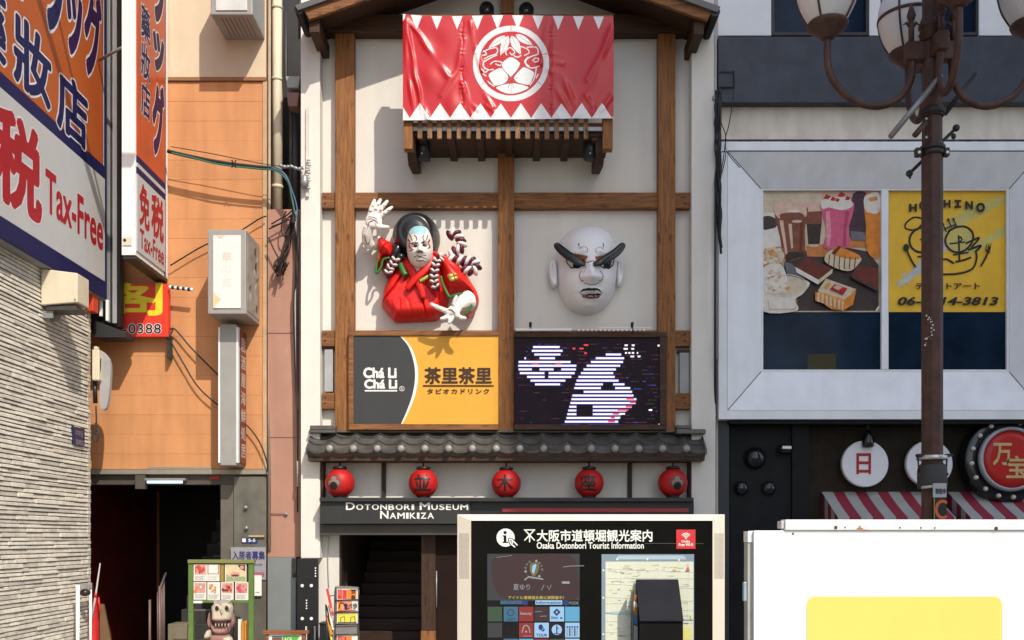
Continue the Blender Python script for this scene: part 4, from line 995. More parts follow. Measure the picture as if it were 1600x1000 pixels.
for i in range(14): t = i / 13; x, y = 395 + 155 * t, 660 + 55 * t; w([(x - 8, y - 6), (x + 8, y - 3), (x + 4, y + 50), (x - 8, y + 46)], (OR, CR)[i % 2])
w([(555, 705), (625, 645), (605, 730), (545, 765)], OR); w([(470, 640), (500, 610), (575, 635), (545, 675)], BE); w([(490, 630), (510, 615), (545, 628), (520, 645)], FO); w([(440, 625), (465, 600), (480, 606), (455, 640)], TF)
w([(735, 765), (755, 735), (760, 742), (745, 768)], WH)
obj('picture', a, pm_, cake)

hp = thing('cafe_poster', P(1482, 487, YP), 'yellow cafe poster with black lettering, a spoon and a fork in the right window pane', 'poster')
hy = mat('poster_yellow', (.84, .50, .03), .45, var=.10, vscale=2.2); hk = mat('poster_black', (.015, .010, .008), .5); hl_ = mat('poster_pale', (.60, .50, .14), .5); hw = mat('poster_silver', (.50, .52, .48), .45)
obj('sheet', MB().pbox(1388.7, 1574, 297.5, 487.5, YP, YP + .006), hy, hp)
a = Art(YP)
for q in ([(1130, 330), (1250, 170), (1500, 90), (1500, 130)], [(1250, 420), (1500, 260), (1500, 320), (1270, 450)], [(1000, 420), (1180, 220), (1230, 215), (1050, 460)]): a.shape([Wd(*k) for k in q], 2)
for q in ([(880, 600), (1000, 470), (1140, 350), (1160, 400), (1040, 520), (900, 612)],): a.shape([Wd(*k) for k in q], 3)
star = [(882 + (32 if i % 2 == 0 else 13) * math.sin(i * math.pi / 5 + .2), 605 - (32 if i % 2 == 0 else 13) * math.cos(i * math.pi / 5 + .2)) for i in range(10)]
a.shape([Wd(*k) for k in star], 3); a.disc(*Wd(902, 558), 3.2, 3); a.disc(*Wd(930, 605), 1.8, 3)
a.shape([Wd(*k) for k in circ(1220, 355, 84, 30, 82)], 2)
def ln(L, wd=3.2, sm=True, closed=False): a.line([Wd(*q) for q in (smoothpts(L, 6, closed) if sm else L)], wd, 1)
ln([(1008, 228), (960, 222), (915, 255), (912, 285), (950, 295), (985, 285), (1000, 268)], 2.6)
ln([(1050, 280), (990, 285), (945, 320), (935, 370), (960, 410), (1010, 425), (1080, 400), (1118, 350), (1110, 300), (1060, 278)], 3.4)
ln([(1165, 300), (1210, 278), (1262, 278), (1300, 310), (1300, 360), (1262, 410), (1205, 425), (1160, 400), (1142, 355), (1165, 300)], 3.4)
ln([(1170, 375), (1255, 365)], 2.4); ln([(1220, 330), (1225, 470)], 2.8); ln([(1222, 345), (1232, 335), (1238, 352), (1225, 365)], 2.2)
ln([(1190, 440), (1275, 425)], 2.4); ln([(1205, 480), (1250, 470), (1290, 455)], 3); ln([(1110, 470), (1150, 465), (1190, 488)], 3)
ln([(1265, 372), (1340, 340), (1295, 395)], 3); ln([(1280, 410), (1350, 385), (1320, 420)], 3.2); ln([(1060, 520), (1110, 550), (1220, 548), (1300, 520), (1325, 460), (1320, 420)], 3)
ln([(1000, 350), (1060, 345)], 2.4); ln([(1030, 310), (1032, 470)], 2.6); ln([(985, 450), (1085, 440)], 2.6)
for x, y in ((1130, 262), (1160, 235), (1190, 232)): ln([(x, y), (x + 18, y + 42)], 1.8, False); a.disc(*Wd(x, y), 2, 1)
ln([(1138, 290), (1205, 262)], 2.2, False)
a.disc(*Wd(915, 398), 4.8, 1, 6.0); ln([(922, 420), (945, 470), (968, 508)], 3.0)
ln([(1400, 395), (1385, 440), (1352, 502)], 3.0); ln([(1378, 412), (1402, 424)], 2.2, False)
for x in (1384, 1396, 1408): ln([(x, 376), (x - 6, 412)], 1.3, False)
ww = [('H', 932, 978, 142, 190, .03), ('O', 990, 1032, 128, 176, 0), ('S', 1052, 1096, 122, 168, 0), ('H', 1132, 1174, 120, 166, 0), ('I', 1196, 1236, 120, 166, 0), ('N', 1258, 1304, 126, 176, 0), ('O', 1322, 1374, 136, 192, 0)]
for ch, x0, x1, y0, y1, _ in ww:
    p0, p1 = Wd(x0, y0), Wd(x1, y1)
    if ch == 'I': a.rect(p0[0], p1[0], p0[1], p0[1] + 3.2, 1); a.rect(p0[0], p1[0], p1[1] - 3.2, p1[1], 1); a.rect((p0[0] + p1[0]) / 2 - 2, (p0[0] + p1[0]) / 2 + 2, p0[1], p1[1], 1)
    else: a.word(ch, p0[0], p1[0], p0[1], p1[1], 1, .06)
p0, p1 = Wd(970, 600), Wd(1345, 640); a.word('デザートアート', p0[0], p1[0], p0[1], p1[1], 1, .03)
p0, p1 = Wd(866, 684), Wd(1452, 733); a.word('06-6214-3813', p0[0], p1[0], p0[1], p1[1], 1, .035, shear=.22)
obj('picture', a, [hy, hk, hl_, hw], hp)

# ground floor
gf = mat('ground_floor_brown', (.020, .012, .006), .8, var=.35, vscale=6); gb = mat('ground_floor_black', (.008, .009, .010), .6, var=.3, spec=.2)
obj('ground_floor_wall', MB().pbox(1264, 1700, 655, 1062, 14.95, 15.3), gf, rb)
fz = Z(655, YQ) + .02
obj('dark_panel', MB().pbox(1140, 1263.5, 655, 1062, 14.8, 15.3).pbox(1238, 1264, 655, 1062, 14.74, 14.799), gb, rb)
obj('corner_post', MB().pbox(1119.5, 1139.5, 656, 1062, 14.62, 15.3), mat('post_slate', (.028, .032, .040), .5), rb, bevel=.006)
obj('ceiling_strip', MB().pbox(1140, 1700, 656.5, 662, 14.5, 15.3), gb, rb)
DL = ['large black dome on the dark panel right of the museum', 'small black dome on the dark panel, lower left of three', 'small black dome on the dark panel, lower right of three']
for (px, py, r), lab in zip(((1179, 716, .165), (1158, 763, .11), (1200.5, 763, .11)), DL):
    c = P(px, py, 14.8); t = thing('dome_ornament', c, lab, 'dome', 'black domes on the dark panel')
    obj('dome', MB().ell(c, r, r * .9, r, 26, 14), mat('gloss_black', (.008, .009, .010), .18, spec=.6), t)
    obj('rim', MB().lathe(c, [(r * 1.04, -.0), (r * 1.04, .02), (r * .98, .03)], 28, 'y'), gb, t)
t = thing('wall_lamp', P(1226, 700, 14.8), 'small wall lamp with a pale glint above the black domes', 'lamp')
c = P(1226, 700, 14.72)
obj('body', MB().lathe(c, [(.08, -.08), (.10, -.05), (.10, .02), (.07, .05)], 18), black, t)
obj('lamp_glass', MB().box(c.x - .06, c.x + .07, c.y - .11, c.y - .09, c.z - .02, c.z + .02), mat('pale_glass', (.75, .72, .6), .2), t)
obj('arm', MB().tube([c, c + Vector((0, .09, 0))], .025, 8), black, t)
# round name discs
dw = mat('disc_white', (.76, .77, .80), .45, var=.03); dred = mat('disc_red', (.40, .015, .02), .45)
for px, ch, lab in ((1350, '日', 'round white disc with the red character 日, left of the lamp post'), (1450, '本', 'round white disc half hidden behind the brown lamp post')):
    t = thing('round_sign', P(px, 725, 14.8), lab, 'sign', 'round white discs above the striped awning')
    c = P(px, 725, 14.8)
    obj('disc', MB().lathe(c, [(.33, -.02), (.345, -.02), (.345, .05), (.335, .06), (.31, .06)], 44, 'y'), dw, t, bevel=.003)
    obj('character', MB().ptext(ch, px - 12, px + 11, 708, 741, 14.738, 0, .025), dred, t)
    if px == 1350:
        c2 = P(1356, 690, 14.7)
        t2 = thing('spot_lamp', c2, 'small black spot lamp hanging over the 日 disc', 'lamp')
        obj('housing', MB().lathe(c2, [(.03, .16), (.06, .12), (.085, .02), (.085, -.06), (.07, -.085), (.001, -.09)], 18), mat('gloss_black', (.008, .009, .010), .18), t2)
        obj('stem', MB().tube([c2 + Vector((0, 0, .15)), c2 + Vector((0, 0, .34))], .02, 8), black, t2)
    else: obj('bracket', MB().tube([c + Vector((0, .02, 0)), c + Vector((0, .16, 0))], .04, 8), black, t)
obj('bracket', MB().tube([P(1350, 725, 14.82), P(1350, 725, 14.96)], .04, 8), black, bpy.data.objects['round_sign'])
# 万宝 sign with its ring of bulbs
t = thing('bulb_sign', P(1576, 718, 14.7), 'round red sign with gold characters in a black ring of bulbs', 'sign')
c = P(1576, 718, 14.62)
obj('backing', MB().lathe(c, [(.63, -.25), (.63, -.02), (.60, .0), (.5, .0)], 56, 'y'), mat('gloss_black', (.008, .009, .010), .18), t, bevel=.004)
obj('rim', MB().lathe(c, [(.44, .0), (.475, .04), (.47, .1), (.425, .115), (.42, .07)], 56, 'y'), mat('rim_grey', (.33, .35, .37), .3, metal=.3), t)
obj('face', MB().lathe(c, [(.425, .0), (.425, .085), (.3, .09), (.001, .09)], 56, 'y'), mat('sign_red', (.46, .015, .012), .35, var=.1), t)
gold = mat('sign_gold', (.62, .46, .20), .35, metal=.2)
k = MB().ptext('万', 1551, 1581, 692, 727, 14.528, 0, .02).ptext('宝', 1572, 1606, 712, 747, 14.528, 0, .02)
obj('characters', k, gold, t)
for i in range(16):
    aa = R(i * 22.5 + 6); q = c + Vector((.555 * math.cos(aa), -.02, .555 * math.sin(aa)))
    obj('bulb', MB().ell(q, .035, .045, .035, 12, 8), mat('bulb_glass', (.62, .60, .55), .15, spec=.6), t)
# awnings
ar, ag = mat('awning_red', (.26, .022, .045), .7, var=.08), mat('awning_grey', (.36, .37, .34), .7, var=.08)
for (p0, p1), lab in (((1284, 1459), 'red and grey striped awning under the 日 disc'), ((1481, 1720), 'red and grey striped awning under the round red bulb sign')):
    t = thing('striped_awning', P((p0 + p1) / 2, 808, 14.5), lab, 'awning', 'striped awnings of the ground floor')
    zt, zb, yt, yb = Z(768.5, 14.94), Z(808, 14.2), 14.94, 14.2
    aw = MB(); x = X(p0, yt); xE = X(p1, yt); i = 0; sw = .166
    while x < xE:
        x2 = min(x + sw, xE)
        v = []
        for q in (0, 1):
            xx = (x, x2)[q]
            for s_ in range(5): v.append((xx, yt + (yb - yt) * s_ / 4, zt + (zb - zt) * s_ / 4 - .02 * math.sin(math.pi * s_ / 4)))
        aw.add(v, [(s_, s_ + 1, s_ + 6, s_ + 5) for s_ in range(4)], (i + 1) % 2)
        aw.add([(x, yb, zb), (x2, yb, zb), (x2, yb - .004, zb - .16), (x, yb - .004, zb - .16)], [(3, 2, 1, 0)], (i + 1) % 2)
        x = x2; i += 1
    cv = obj('canopy', aw, [ar, ag], t); so_ = cv.modifiers.new('thickness', 'SOLIDIFY'); so_.thickness = .006
    for xx in (X(p0, yt), xE):
        sd = MB()
        for s_ in range(5):
            y0, y1 = yt + (yb - yt) * s_ / 5, yt + (yb - yt) * (s_ + 1) / 5; z0, z1 = zt + (zb - zt) * s_ / 5, zt + (zb - zt) * (s_ + 1) / 5
            sd.add([(xx - .002, y0, z0), (xx - .002, y1, z1), (xx - .002, y1, zb - .16), (xx - .002, y0, zb - .16)], [(0, 1, 2, 3)], s_ % 2)
        obj('side_flap', sd, [ar, ag], t)
# narrow shop front below the awnings
obj('shop_window', MB().pbox(1290, 1690, 850, 1060, 14.90, 14.945), glassd, rb)

# cables and pipe in the slit beside the museum
gp = thing('drain_pipe', P(1114, 1000, 14.5), 'pale vertical pipe in the slit between museum and silver window', 'pipe')
obj('pipe', MB().tube([P(1117, -20, 14.3), P(1117, 150, 14.3), P(1119, 170, 14.3), P(1118.5, 560, 14.3)], .028, 10), mat('pipe_grey', (.34, .34, .33), .5), gp)
obj('clip', MB().tube([P(1113, 154, 14.27), P(1122, 154, 14.27)], .03, 8), steel, gp)
cb = MB()
for i in range(9):
    L = []
    for k in range(9): L.append((X(1121.5 + rnd.uniform(-3.2, 3.2) + i * .6 - 2, 14.22), 14.22 + rnd.uniform(-.05, .04), Z(140 + k * (24 + i), 14.22)))
    cb.tube(smoothpts(L, 4), .010 + .004 * (i % 3), 6)
cb.tube([tuple(P(1118, 280, 14.2)), tuple(P(1117.2, 480, 14.2)), tuple(P(1117.2, 640, 14.3))], .016, 6)
for L in ([(1146, 110), (1147, 140), (1140, 190), (1134, 212)], [(1120, 170), (1128, 195), (1134, 212), (1135, 236), (1156, 262)], [(1134, 212), (1130, 250), (1120, 300)], [(1123, 240), (1134, 238), (1128, 270), (1119, 290)]):
    cb.tube(smoothpts([tuple(P(x, y, 14.28)) for x, y in L], 5), .007, 6)
tag(obj('cable_bundle', cb, rubber), 'tangle of black cables hanging beside the top of the silver window frame', 'cables')
hk_ = MB().tube([P(1147, 112, 14.46), P(1147.5, 136, 14.46), P(1124, 136, 14.46)], .012, 6).tube([P(1147, 112, 14.46), P(1124, 112, 14.46)], .008, 6)
tag(obj('wall_hook', hk_, navy), 'thin dark hook on the left end of the navy band', 'hook')

# ============================================================ building across the street, out of frame: its shade lies over the right half of the scene
ob = thing('office_building', (19, -7, 0), 'tall plain concrete office block across the street behind the viewer', 'building')
cw = mat('office_concrete', (.40, .38, .35), .8, var=.08, dirt=.3)
xa, xb, ya, yb = 12.66, 25.5, -9, -5
mb = MB().box(xa, xb, ya, yb, 0, 37.5)
obj('wall', mb, cw, ob)
wn = MB(); sp = MB()
for fl_ in range(10):
    for k in range(4):
        x = xa + .6 + k * 3.1; z = 2 + fl_ * 3.5
        wn.box(x, x + 2.3, yb + .0, yb + .04, z, z + 1.9)
    sp.box(xa, xb, yb, yb + .1, 1.2 + fl_ * 3.5, 1.5 + fl_ * 3.5)
obj('window_band', wn, glassd, ob); obj('ledge', sp, cw, ob)
# ============================================================ STONE CLAD BUILDING ON THE LEFT
XS = -5.84
def sy(px, Xp): return Xp * F / (px - CX)                     # depth at which the plane X = Xp meets this column
def SPt(px, py, Xp): y = sy(px, Xp); return Vector((Xp, y, Z(py, y)))
sb = thing('stone_clad_building', (-8, 9, 0), 'building on the left clad in narrow beige split stone', 'building')
obj('wall', MB().box(-16, XS - .06, 1.5, 13.78, 0, 13), mat('stone_backing', (.30, .27, .22), .9, var=.2), sb)
stone = mat('split_stone', (.63, .58, .49), .9, var=.16, vscale=9, bump=.5, bscale=30, island=.27)
mb = MB(); z = .02; row = 0
while z < 6.3:
    hgt = rnd.choice((.046, .052, .058)); y = 5.0 + rnd.uniform(0, .4); row += 1
    while y < 13.70:
        L = rnd.choice((.2, .28, .36, .48, .6, .8)) * rnd.uniform(.85, 1.15); y1 = min(y + L, 13.705)
        if 13.705 - y1 < .12: y1 = 13.705
        p = rnd.choice((.0, .003, .007, .011)) + rnd.uniform(-.001, .001)
        sl = rnd.choice((0, 0, 0, .014, -.014))          # now and then a slanting butt joint
        zb, zt = z + .001 + rnd.uniform(0, .002), z + hgt - rnd.uniform(0, .002)
        x0 = XS - .06; xf = XS - .004 + p
        # split face: leans back towards the top, small rounded upper arris, undercut below
        pr = [(x0, zb + .010), (xf - .002, zb + .002), (xf, zb + .007), (xf - .007, zt - .010), (xf - .013, zt - .001), (x0, zt)]
        n_ = len(pr); k = rnd.uniform(-.003, .003); ya, yb2 = y + .002, y1 - .002
        va = [(x, ya + sl * (q - zb) / .05, q) for x, q in pr]; vb = [(x + (k if x > x0 else 0), yb2 + sl * (q - zb) / .05, q) for x, q in pr]
        mb.add(va + vb, [(a, a + n_, a + 1 + n_, a + 1) for a in range(n_ - 1)] + [tuple(range(n_)), tuple(range(2 * n_ - 1, n_ - 1, -1))], 0)
        y = y1
    p = rnd.uniform(.0, .010)
    mb.box(XS - .06, XS - .004 + p, 13.712, 13.795, z + .005, z + hgt - .001)       # corner pieces
    z += hgt + .0015
obj('stone_cladding', mb, stone, sb)

# big side sign
XG = -5.70
def side(y0, y1, z0, z1, Xp):
    return lambda u, v, w: Vector((Xp + w, y0 + (y1 - y0) * u, z0 + (z1 - z0) * v))
sorange = mat('sign_orange', (.44, .10, .022), .5, var=.06, spec=.2); snavy = mat('sign_navy', (.012, .014, .075), .5, var=.1, spec=.15); sgrey = mat('sign_grey_white', (.50, .50, .49), .5, var=.04, spec=.2); sred = mat('sign_crimson', (.36, .014, .022), .5, spec=.2)
swhite = mat('sign_outline_white', (.66, .66, .66), .4); spurple = mat('sign_purple', (.035, .010, .060), .5, var=.2, spec=.15)
ts = thing('tax_free_sign', (XG, 12, 5.5), 'large orange and grey Tax-Free sign above the split stone wall', 'sign')
def yz(mb_, y0, y1, z0, z1, Xp, m=0, t=.003): return mb_.box(Xp - .01, Xp + t, y0, y1, z0, z1, m)
obj('panel', MB().box(XS - .07, XG - .02, 7.5, 14.02, 5.48, 11.2), mat('sign_body', (.22, .22, .23), .5), ts)
fld = MB(); yz(fld, 7.5, 13.86, 7.34, 11.2, XG, 0); yz(fld, 7.5, 14.0, 7.17, 7.335, XG, 1); yz(fld, 7.5, 13.90, 5.735, 7.165, XG, 2); yz(fld, 7.5, 14.0, 5.5, 5.73, XG, 1)
yz(fld, 13.865, 14.0, 7.34, 11.2, XG, 1); yz(fld, 13.905, 14.0, 5.735, 7.165, XG, 1)
yz(fld, 13.88, 13.90, 7.34, 11.2, XG + .001, 3); yz(fld, 13.905, 13.925, 5.735, 7.165, XG + .001, 3)
obj('printed_field', fld, [sorange, snavy, sgrey, swhite], ts)
tx = MB()
def lettr(mb_, s, y0, y1, z0, z1, Xp, m, mo, bold, out, **k):
    _, _, w_, h_ = glyphs(s, 0.0, 0.0, 3, 1.0)
    ey, ez = out * (y1 - y0) / (w_ + 2 * bold), out * (z1 - z0) / (h_ + 2 * bold)
    mb_.text(s, side(y0 - ey, y1 + ey, z0 - ez, z1 + ez, Xp + .0035), mo, bold + out, th=.0012, **k)
    mb_.text(s, side(y0, y1, z0, z1, Xp + .005), m, bold, th=.0012, **k)
for s, y0, y1, z0, z1 in (('藥', 10.28, 11.22, 7.42, 8.24), ('妝', 11.37, 12.31, 7.38, 8.22), ('店', 12.45, 13.37, 7.30, 8.10)): lettr(tx, s, y0, y1, z0, z1, XG, 0, 1, .03, .028)
for s, y0, y1, z0, z1 in (('ド', 11.45, 12.02, 8.42, 9.7), ('ラ', 12.08, 12.66, 8.40, 9.7), ('ッ', 12.70, 13.20, 8.38, 9.3), ('グ', 13.25, 13.82, 8.36, 9.6)): lettr(tx, s, y0, y1, z0, z1, XG, 2 if s in 'ッグ' else 0, 1, .05, .03)
lettr(tx, '税', 10.92, 12.07, 5.90, 7.02, XG, 3, 1, .04, .018); lettr(tx, '免', 9.75, 10.85, 5.90, 7.02, XG, 3, 1, .04, .018)
lettr(tx, 'Tax-Free', 12.15, 13.87, 6.13, 6.67, XG, 3, 1, .028, .014)
obj('lettering', tx, [snavy, swhite, spurple, sred], ts)
en = MB()
for px, w_, m, yb_ in ((171.5, 5, 1, 505), (176, 3, 2, 505), (181.3, 6.5, 0, 506), (187.2, 4.6, 2, 512)):
    Yp = 14.16; en.box(X(px - w_ / 2, Yp), X(px + w_ / 2, Yp), Yp - .05, Yp + .1, Z(yb_, Yp), 11.2, m)
obj('end_post', en, [white, steel, charcoal], ts, bevel=.003)
ft = MB()
ft.prism([(146, 500), (196, 519), (196, 527), (146, 527)], 14.0, 14.35, 1)
for x in (149, 157, 167): ft.pbox(x - 2, x + 2, 452 + (x - 149) * .9, 488 + (x - 149) * .72, 13.98, 14.02, 0)
ft.pbox(143, 178, 440, 520, 14.2, 14.26, 1)
obj('lower_bracket', ft, [white, charcoal], ts, bevel=.003)
obj('red_end_cap', MB().box(XG - .12, XG - .03, 13.62, 13.8, Z(488, 13.7), Z(440, 13.7)), mat('cap_red', (.55, .05, .015), .4), ts, bevel=.01)
# long iron arm out of the frame, whose shadow crosses the sign
obj('support_arm', MB().tube([(XG, 11.0, 9.72), (XG + 1.9, 11.0, 9.72)], .07, 10).tube([(XG + 1.85, 11.0, 9.72), (XG + .02, 11.0, 10.8)], .03, 8), charcoal, ts)

# projecting box sign
XJ = -5.02
js = thing('projecting_sign', (XJ - .1, 13.9, 5.9), 'tall narrow white box sign with orange and red lettering, projecting beside the large Tax-Free sign', 'sign')
xj0 = X(190, 13.3)
obj('box', MB().box(xj0, XJ - .012, 13.3, 14.57, 5.925, 11.5), white, js, bevel=.006)
obj('underside', MB().box(xj0 + .01, XJ - .02, 13.32, 14.55, 5.88, 5.924), charcoal, js)
fld = MB(); yz(fld, 13.33, 14.40, 7.27, 11.5, XJ, 0); yz(fld, 13.33, 14.40, 7.18, 7.265, XJ, 1); yz(fld, 13.33, 14.40, 7.12, 7.175, XJ, 2); yz(fld, 13.33, 14.40, 7.03, 7.115, XJ, 1); yz(fld, 13.33, 14.40, 5.99, 7.025, XJ, 2)
yz(fld, 14.405, 14.43, 5.93, 11.5, XJ, 1); yz(fld, 14.435, 14.48, 5.93, 11.5, XJ + .004, 3)
obj('printed_field', fld, [mat('sign_orange_red', (.50, .075, .02), .35), snavy, sgrey, white], js)
tx = MB()
for s, y0, y1, z0, z1 in (('グ', 13.88, 14.36, 7.52, 8.62), ('ッ', 13.9, 14.36, 8.74, 9.3), ('ラ', 13.88, 14.36, 9.42, 10.4)): lettr(tx, s, y0, y1, z0, z1, XJ, 2, 1, .06, .03)
for s, z0 in (('店', 7.9), ('妝', 8.42), ('藥', 8.94)): lettr(tx, s, 13.46, 13.80, z0, z0 + .47, XJ, 0, 1, .025, .03)
lettr(tx, '免', 13.40, 13.78, 6.36, 6.96, XJ, 3, 1, .04, .015); lettr(tx, '税', 13.84, 14.34, 6.36, 6.98, XJ, 3, 1, .04, .015); lettr(tx, 'Tax-Free', 13.42, 14.34, 6.06, 6.33, XJ, 3, 1, .025, .012)
obj('lettering', tx, [snavy, swhite, spurple, sred], js)
pl = MB().box(xj0 + .02, XJ - .06, 13.285, 13.299, 6.05, 6.16).lathe((xj0 + .05, 13.284, 6.12), [(.018, 0), (.018, .01)], 10, 'y', 1)
obj('data_plate', pl, [offwhite, black], js)
obj('tie_rod', MB().tube([Vector((xj0 + .02, 13.35, 8.74)), Vector((-5.68, 13.7, 8.72))], .02, 8).ell((xj0 + .03, 13.34, 8.74), .04, .03, .04, 10, 6), steel, js)
# red sign with a large yellow character
kd = thing('red_sign', P(226, 525, 14.44), 'bright red sign with a yellow character and digits 0388 under the projecting box sign', 'sign')
obj('panel', MB().pbox(148, 263, 443.5, 526, 14.42, 14.52), mat('bright_red', (.72, .045, .022), .45, var=.03), kd, bevel=.003)
kt = MB()
def clipm(px0, px1, py0, py1, Y):
    def f(u, v, w):
        y = py1 + (py0 - py1) * v; q = P(px0 + (px1 - px0) * u, y, Y); q.y -= w; return q
    return f
kt.text('閣', clipm(160, 254, 416, 494, 14.418), 0, .014, th=.002, vmax=.66); kt.ptext('-0388', 191, 252.5, 505, 522, 14.418, 1, .05, th=.001, space=1.1); kt.ptext('-0388', 192, 251.5, 506, 521.2, 14.416, 2, .008, th=.001, space=1.1)
obj('lettering', kt, [mat('letter_yellow', (.78, .62, .03), .45), swhite, black], kd)
rodm = MB()
for i in range(9): rodm.tube([P(264 + i * 4.2, 448.5 + i * .5, 14.38), P(264 + (i + 1) * 4.2, 448.5 + (i + 1) * .5, 14.38)], .026, 8, i % 2)
obj('hanging_rod', rodm, [white, black], kd)
obj('wall_bracket', MB().pbox(261, 265, 524, 560, 14.45, 14.58).tube([P(263, 530, 14.44), P(270, 515, 14.5)], .015, 6), charcoal, kd)

# floodlight box on the stone wall
ac = thing('wall_box', P(95, 478, 12.4), 'ivory metal box fixed to the stone wall below the large sign', 'box')
Yf = 12.32; x0, x1 = XS + .01, X(121, Yf)
obj('housing', MB().add([(x0, Yf, Z(476.5, Yf)), (x1, Yf, Z(472, Yf)), (x1, Yf, Z(426.5, Yf)), (x0, Yf, Z(419.5, Yf)), (x0, Yf + .34, Z(476.5, Yf)), (x1, Yf + .34, Z(472, Yf)), (x1, Yf + .34, Z(426.5, Yf)), (x0, Yf + .34, Z(419.5, Yf))],
    [(0, 1, 2, 3), (1, 5, 6, 2), (5, 4, 7, 6), (4, 0, 3, 7), (3, 2, 6, 7), (1, 0, 4, 5)]), offwhite, ac, bevel=.012)
obj('lower_tray', MB().box(x0 + .05, x1 - .03, Yf + .03, Yf + .31, Z(484, Yf), Z(476.6, Yf)), mat('tray_brown', (.05, .045, .04), .5), ac, bevel=.006)
bkt = MB()
for yy in (Yf + .06, Yf + .26): bkt.box(x0 - .04, x0 + .12, yy, yy + .03, Z(495, Yf), Z(484, Yf))
bkt.ell((XS + .05, Yf + .02, Z(412, Yf)), .04, .04, .03, 10, 6)
obj('bracket', bkt, steel, ac); obj('screw', MB().lathe((x1 - .03, Yf - .001, Z(468, Yf)), [(.012, 0), (.012, .006)], 8, 'y'), steel, ac)
# small devices on the corner
dv = thing('corner_light', P(158, 630, 13.7), 'grey curved outdoor lamp with white switch box at the corner of the stone wall', 'lamp')
obj('switch_box', MB().pbox(143.5, 155, 546, 594, 13.62, 13.78).pbox(146, 152, 541, 546, 13.66, 13.74), offwhite, dv, bevel=.012)
c_ = smoothpts([(155.5, 551), (164, 553), (171.5, 567), (171.5, 600), (166, 637), (155.5, 634), (156, 590)], 4, True)
obj('shield', MB().prism(c_, 13.72, 13.80), mat('shield_grey', (.34, .33, .33), .5), dv, bevel=.006)
obj('cable', MB().tube(smoothpts([tuple(P(152, 596, 13.7)), tuple(P(156, 580, 13.66)), tuple(P(157, 560, 13.66))], 5), .012, 6).tube([P(148, 594, 13.72), P(149, 630, 13.72)], .03, 8), black, dv)
lp = [tuple(P(150, 634, 13.72)), tuple(P(150.5, 668, 13.72)), tuple(P(146.5, 680, 13.72)), tuple(P(150, 690, 13.72)), tuple(P(154.5, 682, 13.72)), tuple(P(151.5, 670, 13.72))]
obj('pull_hook', MB().tube(smoothpts(lp, 5), .011, 8), charcoal, dv)
ap = thing('address_plate', SPt(124, 695, XS + .03), 'small dark blue address plate on the stone wall', 'sign')
y0, y1 = sy(115.5, XS + .03), sy(132.5, XS + .03); z0, z1 = Z(695, (y0 + y1) / 2), Z(668, (y0 + y1) / 2)
obj('plate', MB().box(XS - .02, XS + .03, y0, y1, z0, z1), mat('plate_blue', (.008, .012, .05), .35), ap, bevel=.004)
k = MB()
for i, s in enumerate(('中央区', '道頓堀')): k.text(s, side(y0 + .05, y1 - .05, z1 - .12 - i * .12, z1 - .04 - i * .12, XS + .031), 0, .0, th=.001)
obj('lettering', k, mat('plate_ink', (.25, .27, .4), .5), ap)
# white frame and red folded flag at the corner
wfm = thing('barrier_post', P(130, 1000, 13.4), 'white metal barrier frame at the foot of the stone wall corner', 'barrier')
obj('upright', MB().tube([P(121.5, 1062, 13.0), P(121.5, 914, 13.0)], .025, 10), white, wfm); obj('upright', MB().tube([P(141.5, 1060, 13.5), P(141.5, 914, 13.5)], .018, 10), white, wfm)
obj('top_plate', MB().box(X(119, 13.0), X(142, 13.5), 13.0, 13.5, Z(921, 13.2), Z(912, 13.2)), mat('frame_grey', (.45, .44, .42), .5), wfm, bevel=.006)
obj('lamp_glass', MB().ell(P(133, 926, 13.3), .07, .07, .05, 16, 10), mat('smoked_glass', (.03, .02, .02), .2), wfm)
fg = thing('folded_flag', P(148, 1040, 13.8), 'red folded flag with a thin leaning pole at the garage mouth', 'flag')
obj('pole', MB().tube([P(143, 966, 13.7), P(148, 940, 13.72), P(156.5, 880, 13.75)], [.016, .014, .008], 8), mat('pole_pale', (.45, .42, .40), .5), fg)
mb = MB(); puff(mb, [(145, 946), (150, 928), (155, 950), (155.5, 1062), (143, 1062)], 13.86, .10, step=.6, soft=5); obj('cloth', mb, mat('flag_red', (.55, .02, .022), .6), fg)
obj('clip', MB().ell(P(149.5, 930, 13.71), .022, .022, .03, 10, 6).ell(P(141.5, 967, 13.7), .03, .03, .03, 10, 6).tube([P(154, 933, 13.76), P(156, 958, 13.76)], .014, 6), red, fg)

# ============================================================ ORANGE BUILDING
YO = 14.6
og = thing('orange_building', (-5, YO, 0), 'orange clad building with beige upper wall and a dark stairway entrance', 'building')
obeige = mat('beige_render', (.66, .54, .39), .85, var=.03, bump=.1, dirt=.12); oorg = mat('orange_siding', (.60, .275, .115), .75, var=.05, vscale=2, bump=.1, bscale=40, dirt=.34, island=.06)
xl_, xr_ = -10.5, X(415.5, YO)
b = MB().box(xl_, xr_, YO + .03, 21, Z(737, YO), 12.5).box(xl_, X(142, YO) - .6, YO + .03, 21, 0, Z(737, YO)).box(X(345, YO), xr_ - .005, YO + .03, 19, 0, Z(737, YO)).box(X(142, YO) - .6, X(345, YO), 18.9, 19.1, 0, Z(737, YO))
obj('wall', b, mat('orange_core', (.30, .14, .06), .8), og)
obj('upper_wall', MB().box(xl_, xr_, YO, YO + .029, Z(121.5, YO), 12.5), obeige, og)
obj('trim_band', MB().box(xl_, xr_, YO - .035, YO + .029, Z(127.5, YO), Z(121.8, YO)), mat('trim_brown', (.28, .13, .055), .6), og, bevel=.004)
sd = MB(); y = 128.0; i = 0
while y < 732:
    y2 = min(y + 30.6, 733); jx = X(150 + (i * 97) % 260, YO)
    o_ = (i % 3 - 1) * .0015
    sd.box(xl_, X(410.5, YO), YO + o_, YO + .028, Z(y2, YO) + .0016, Z(y, YO))
    y = y2; i += 1
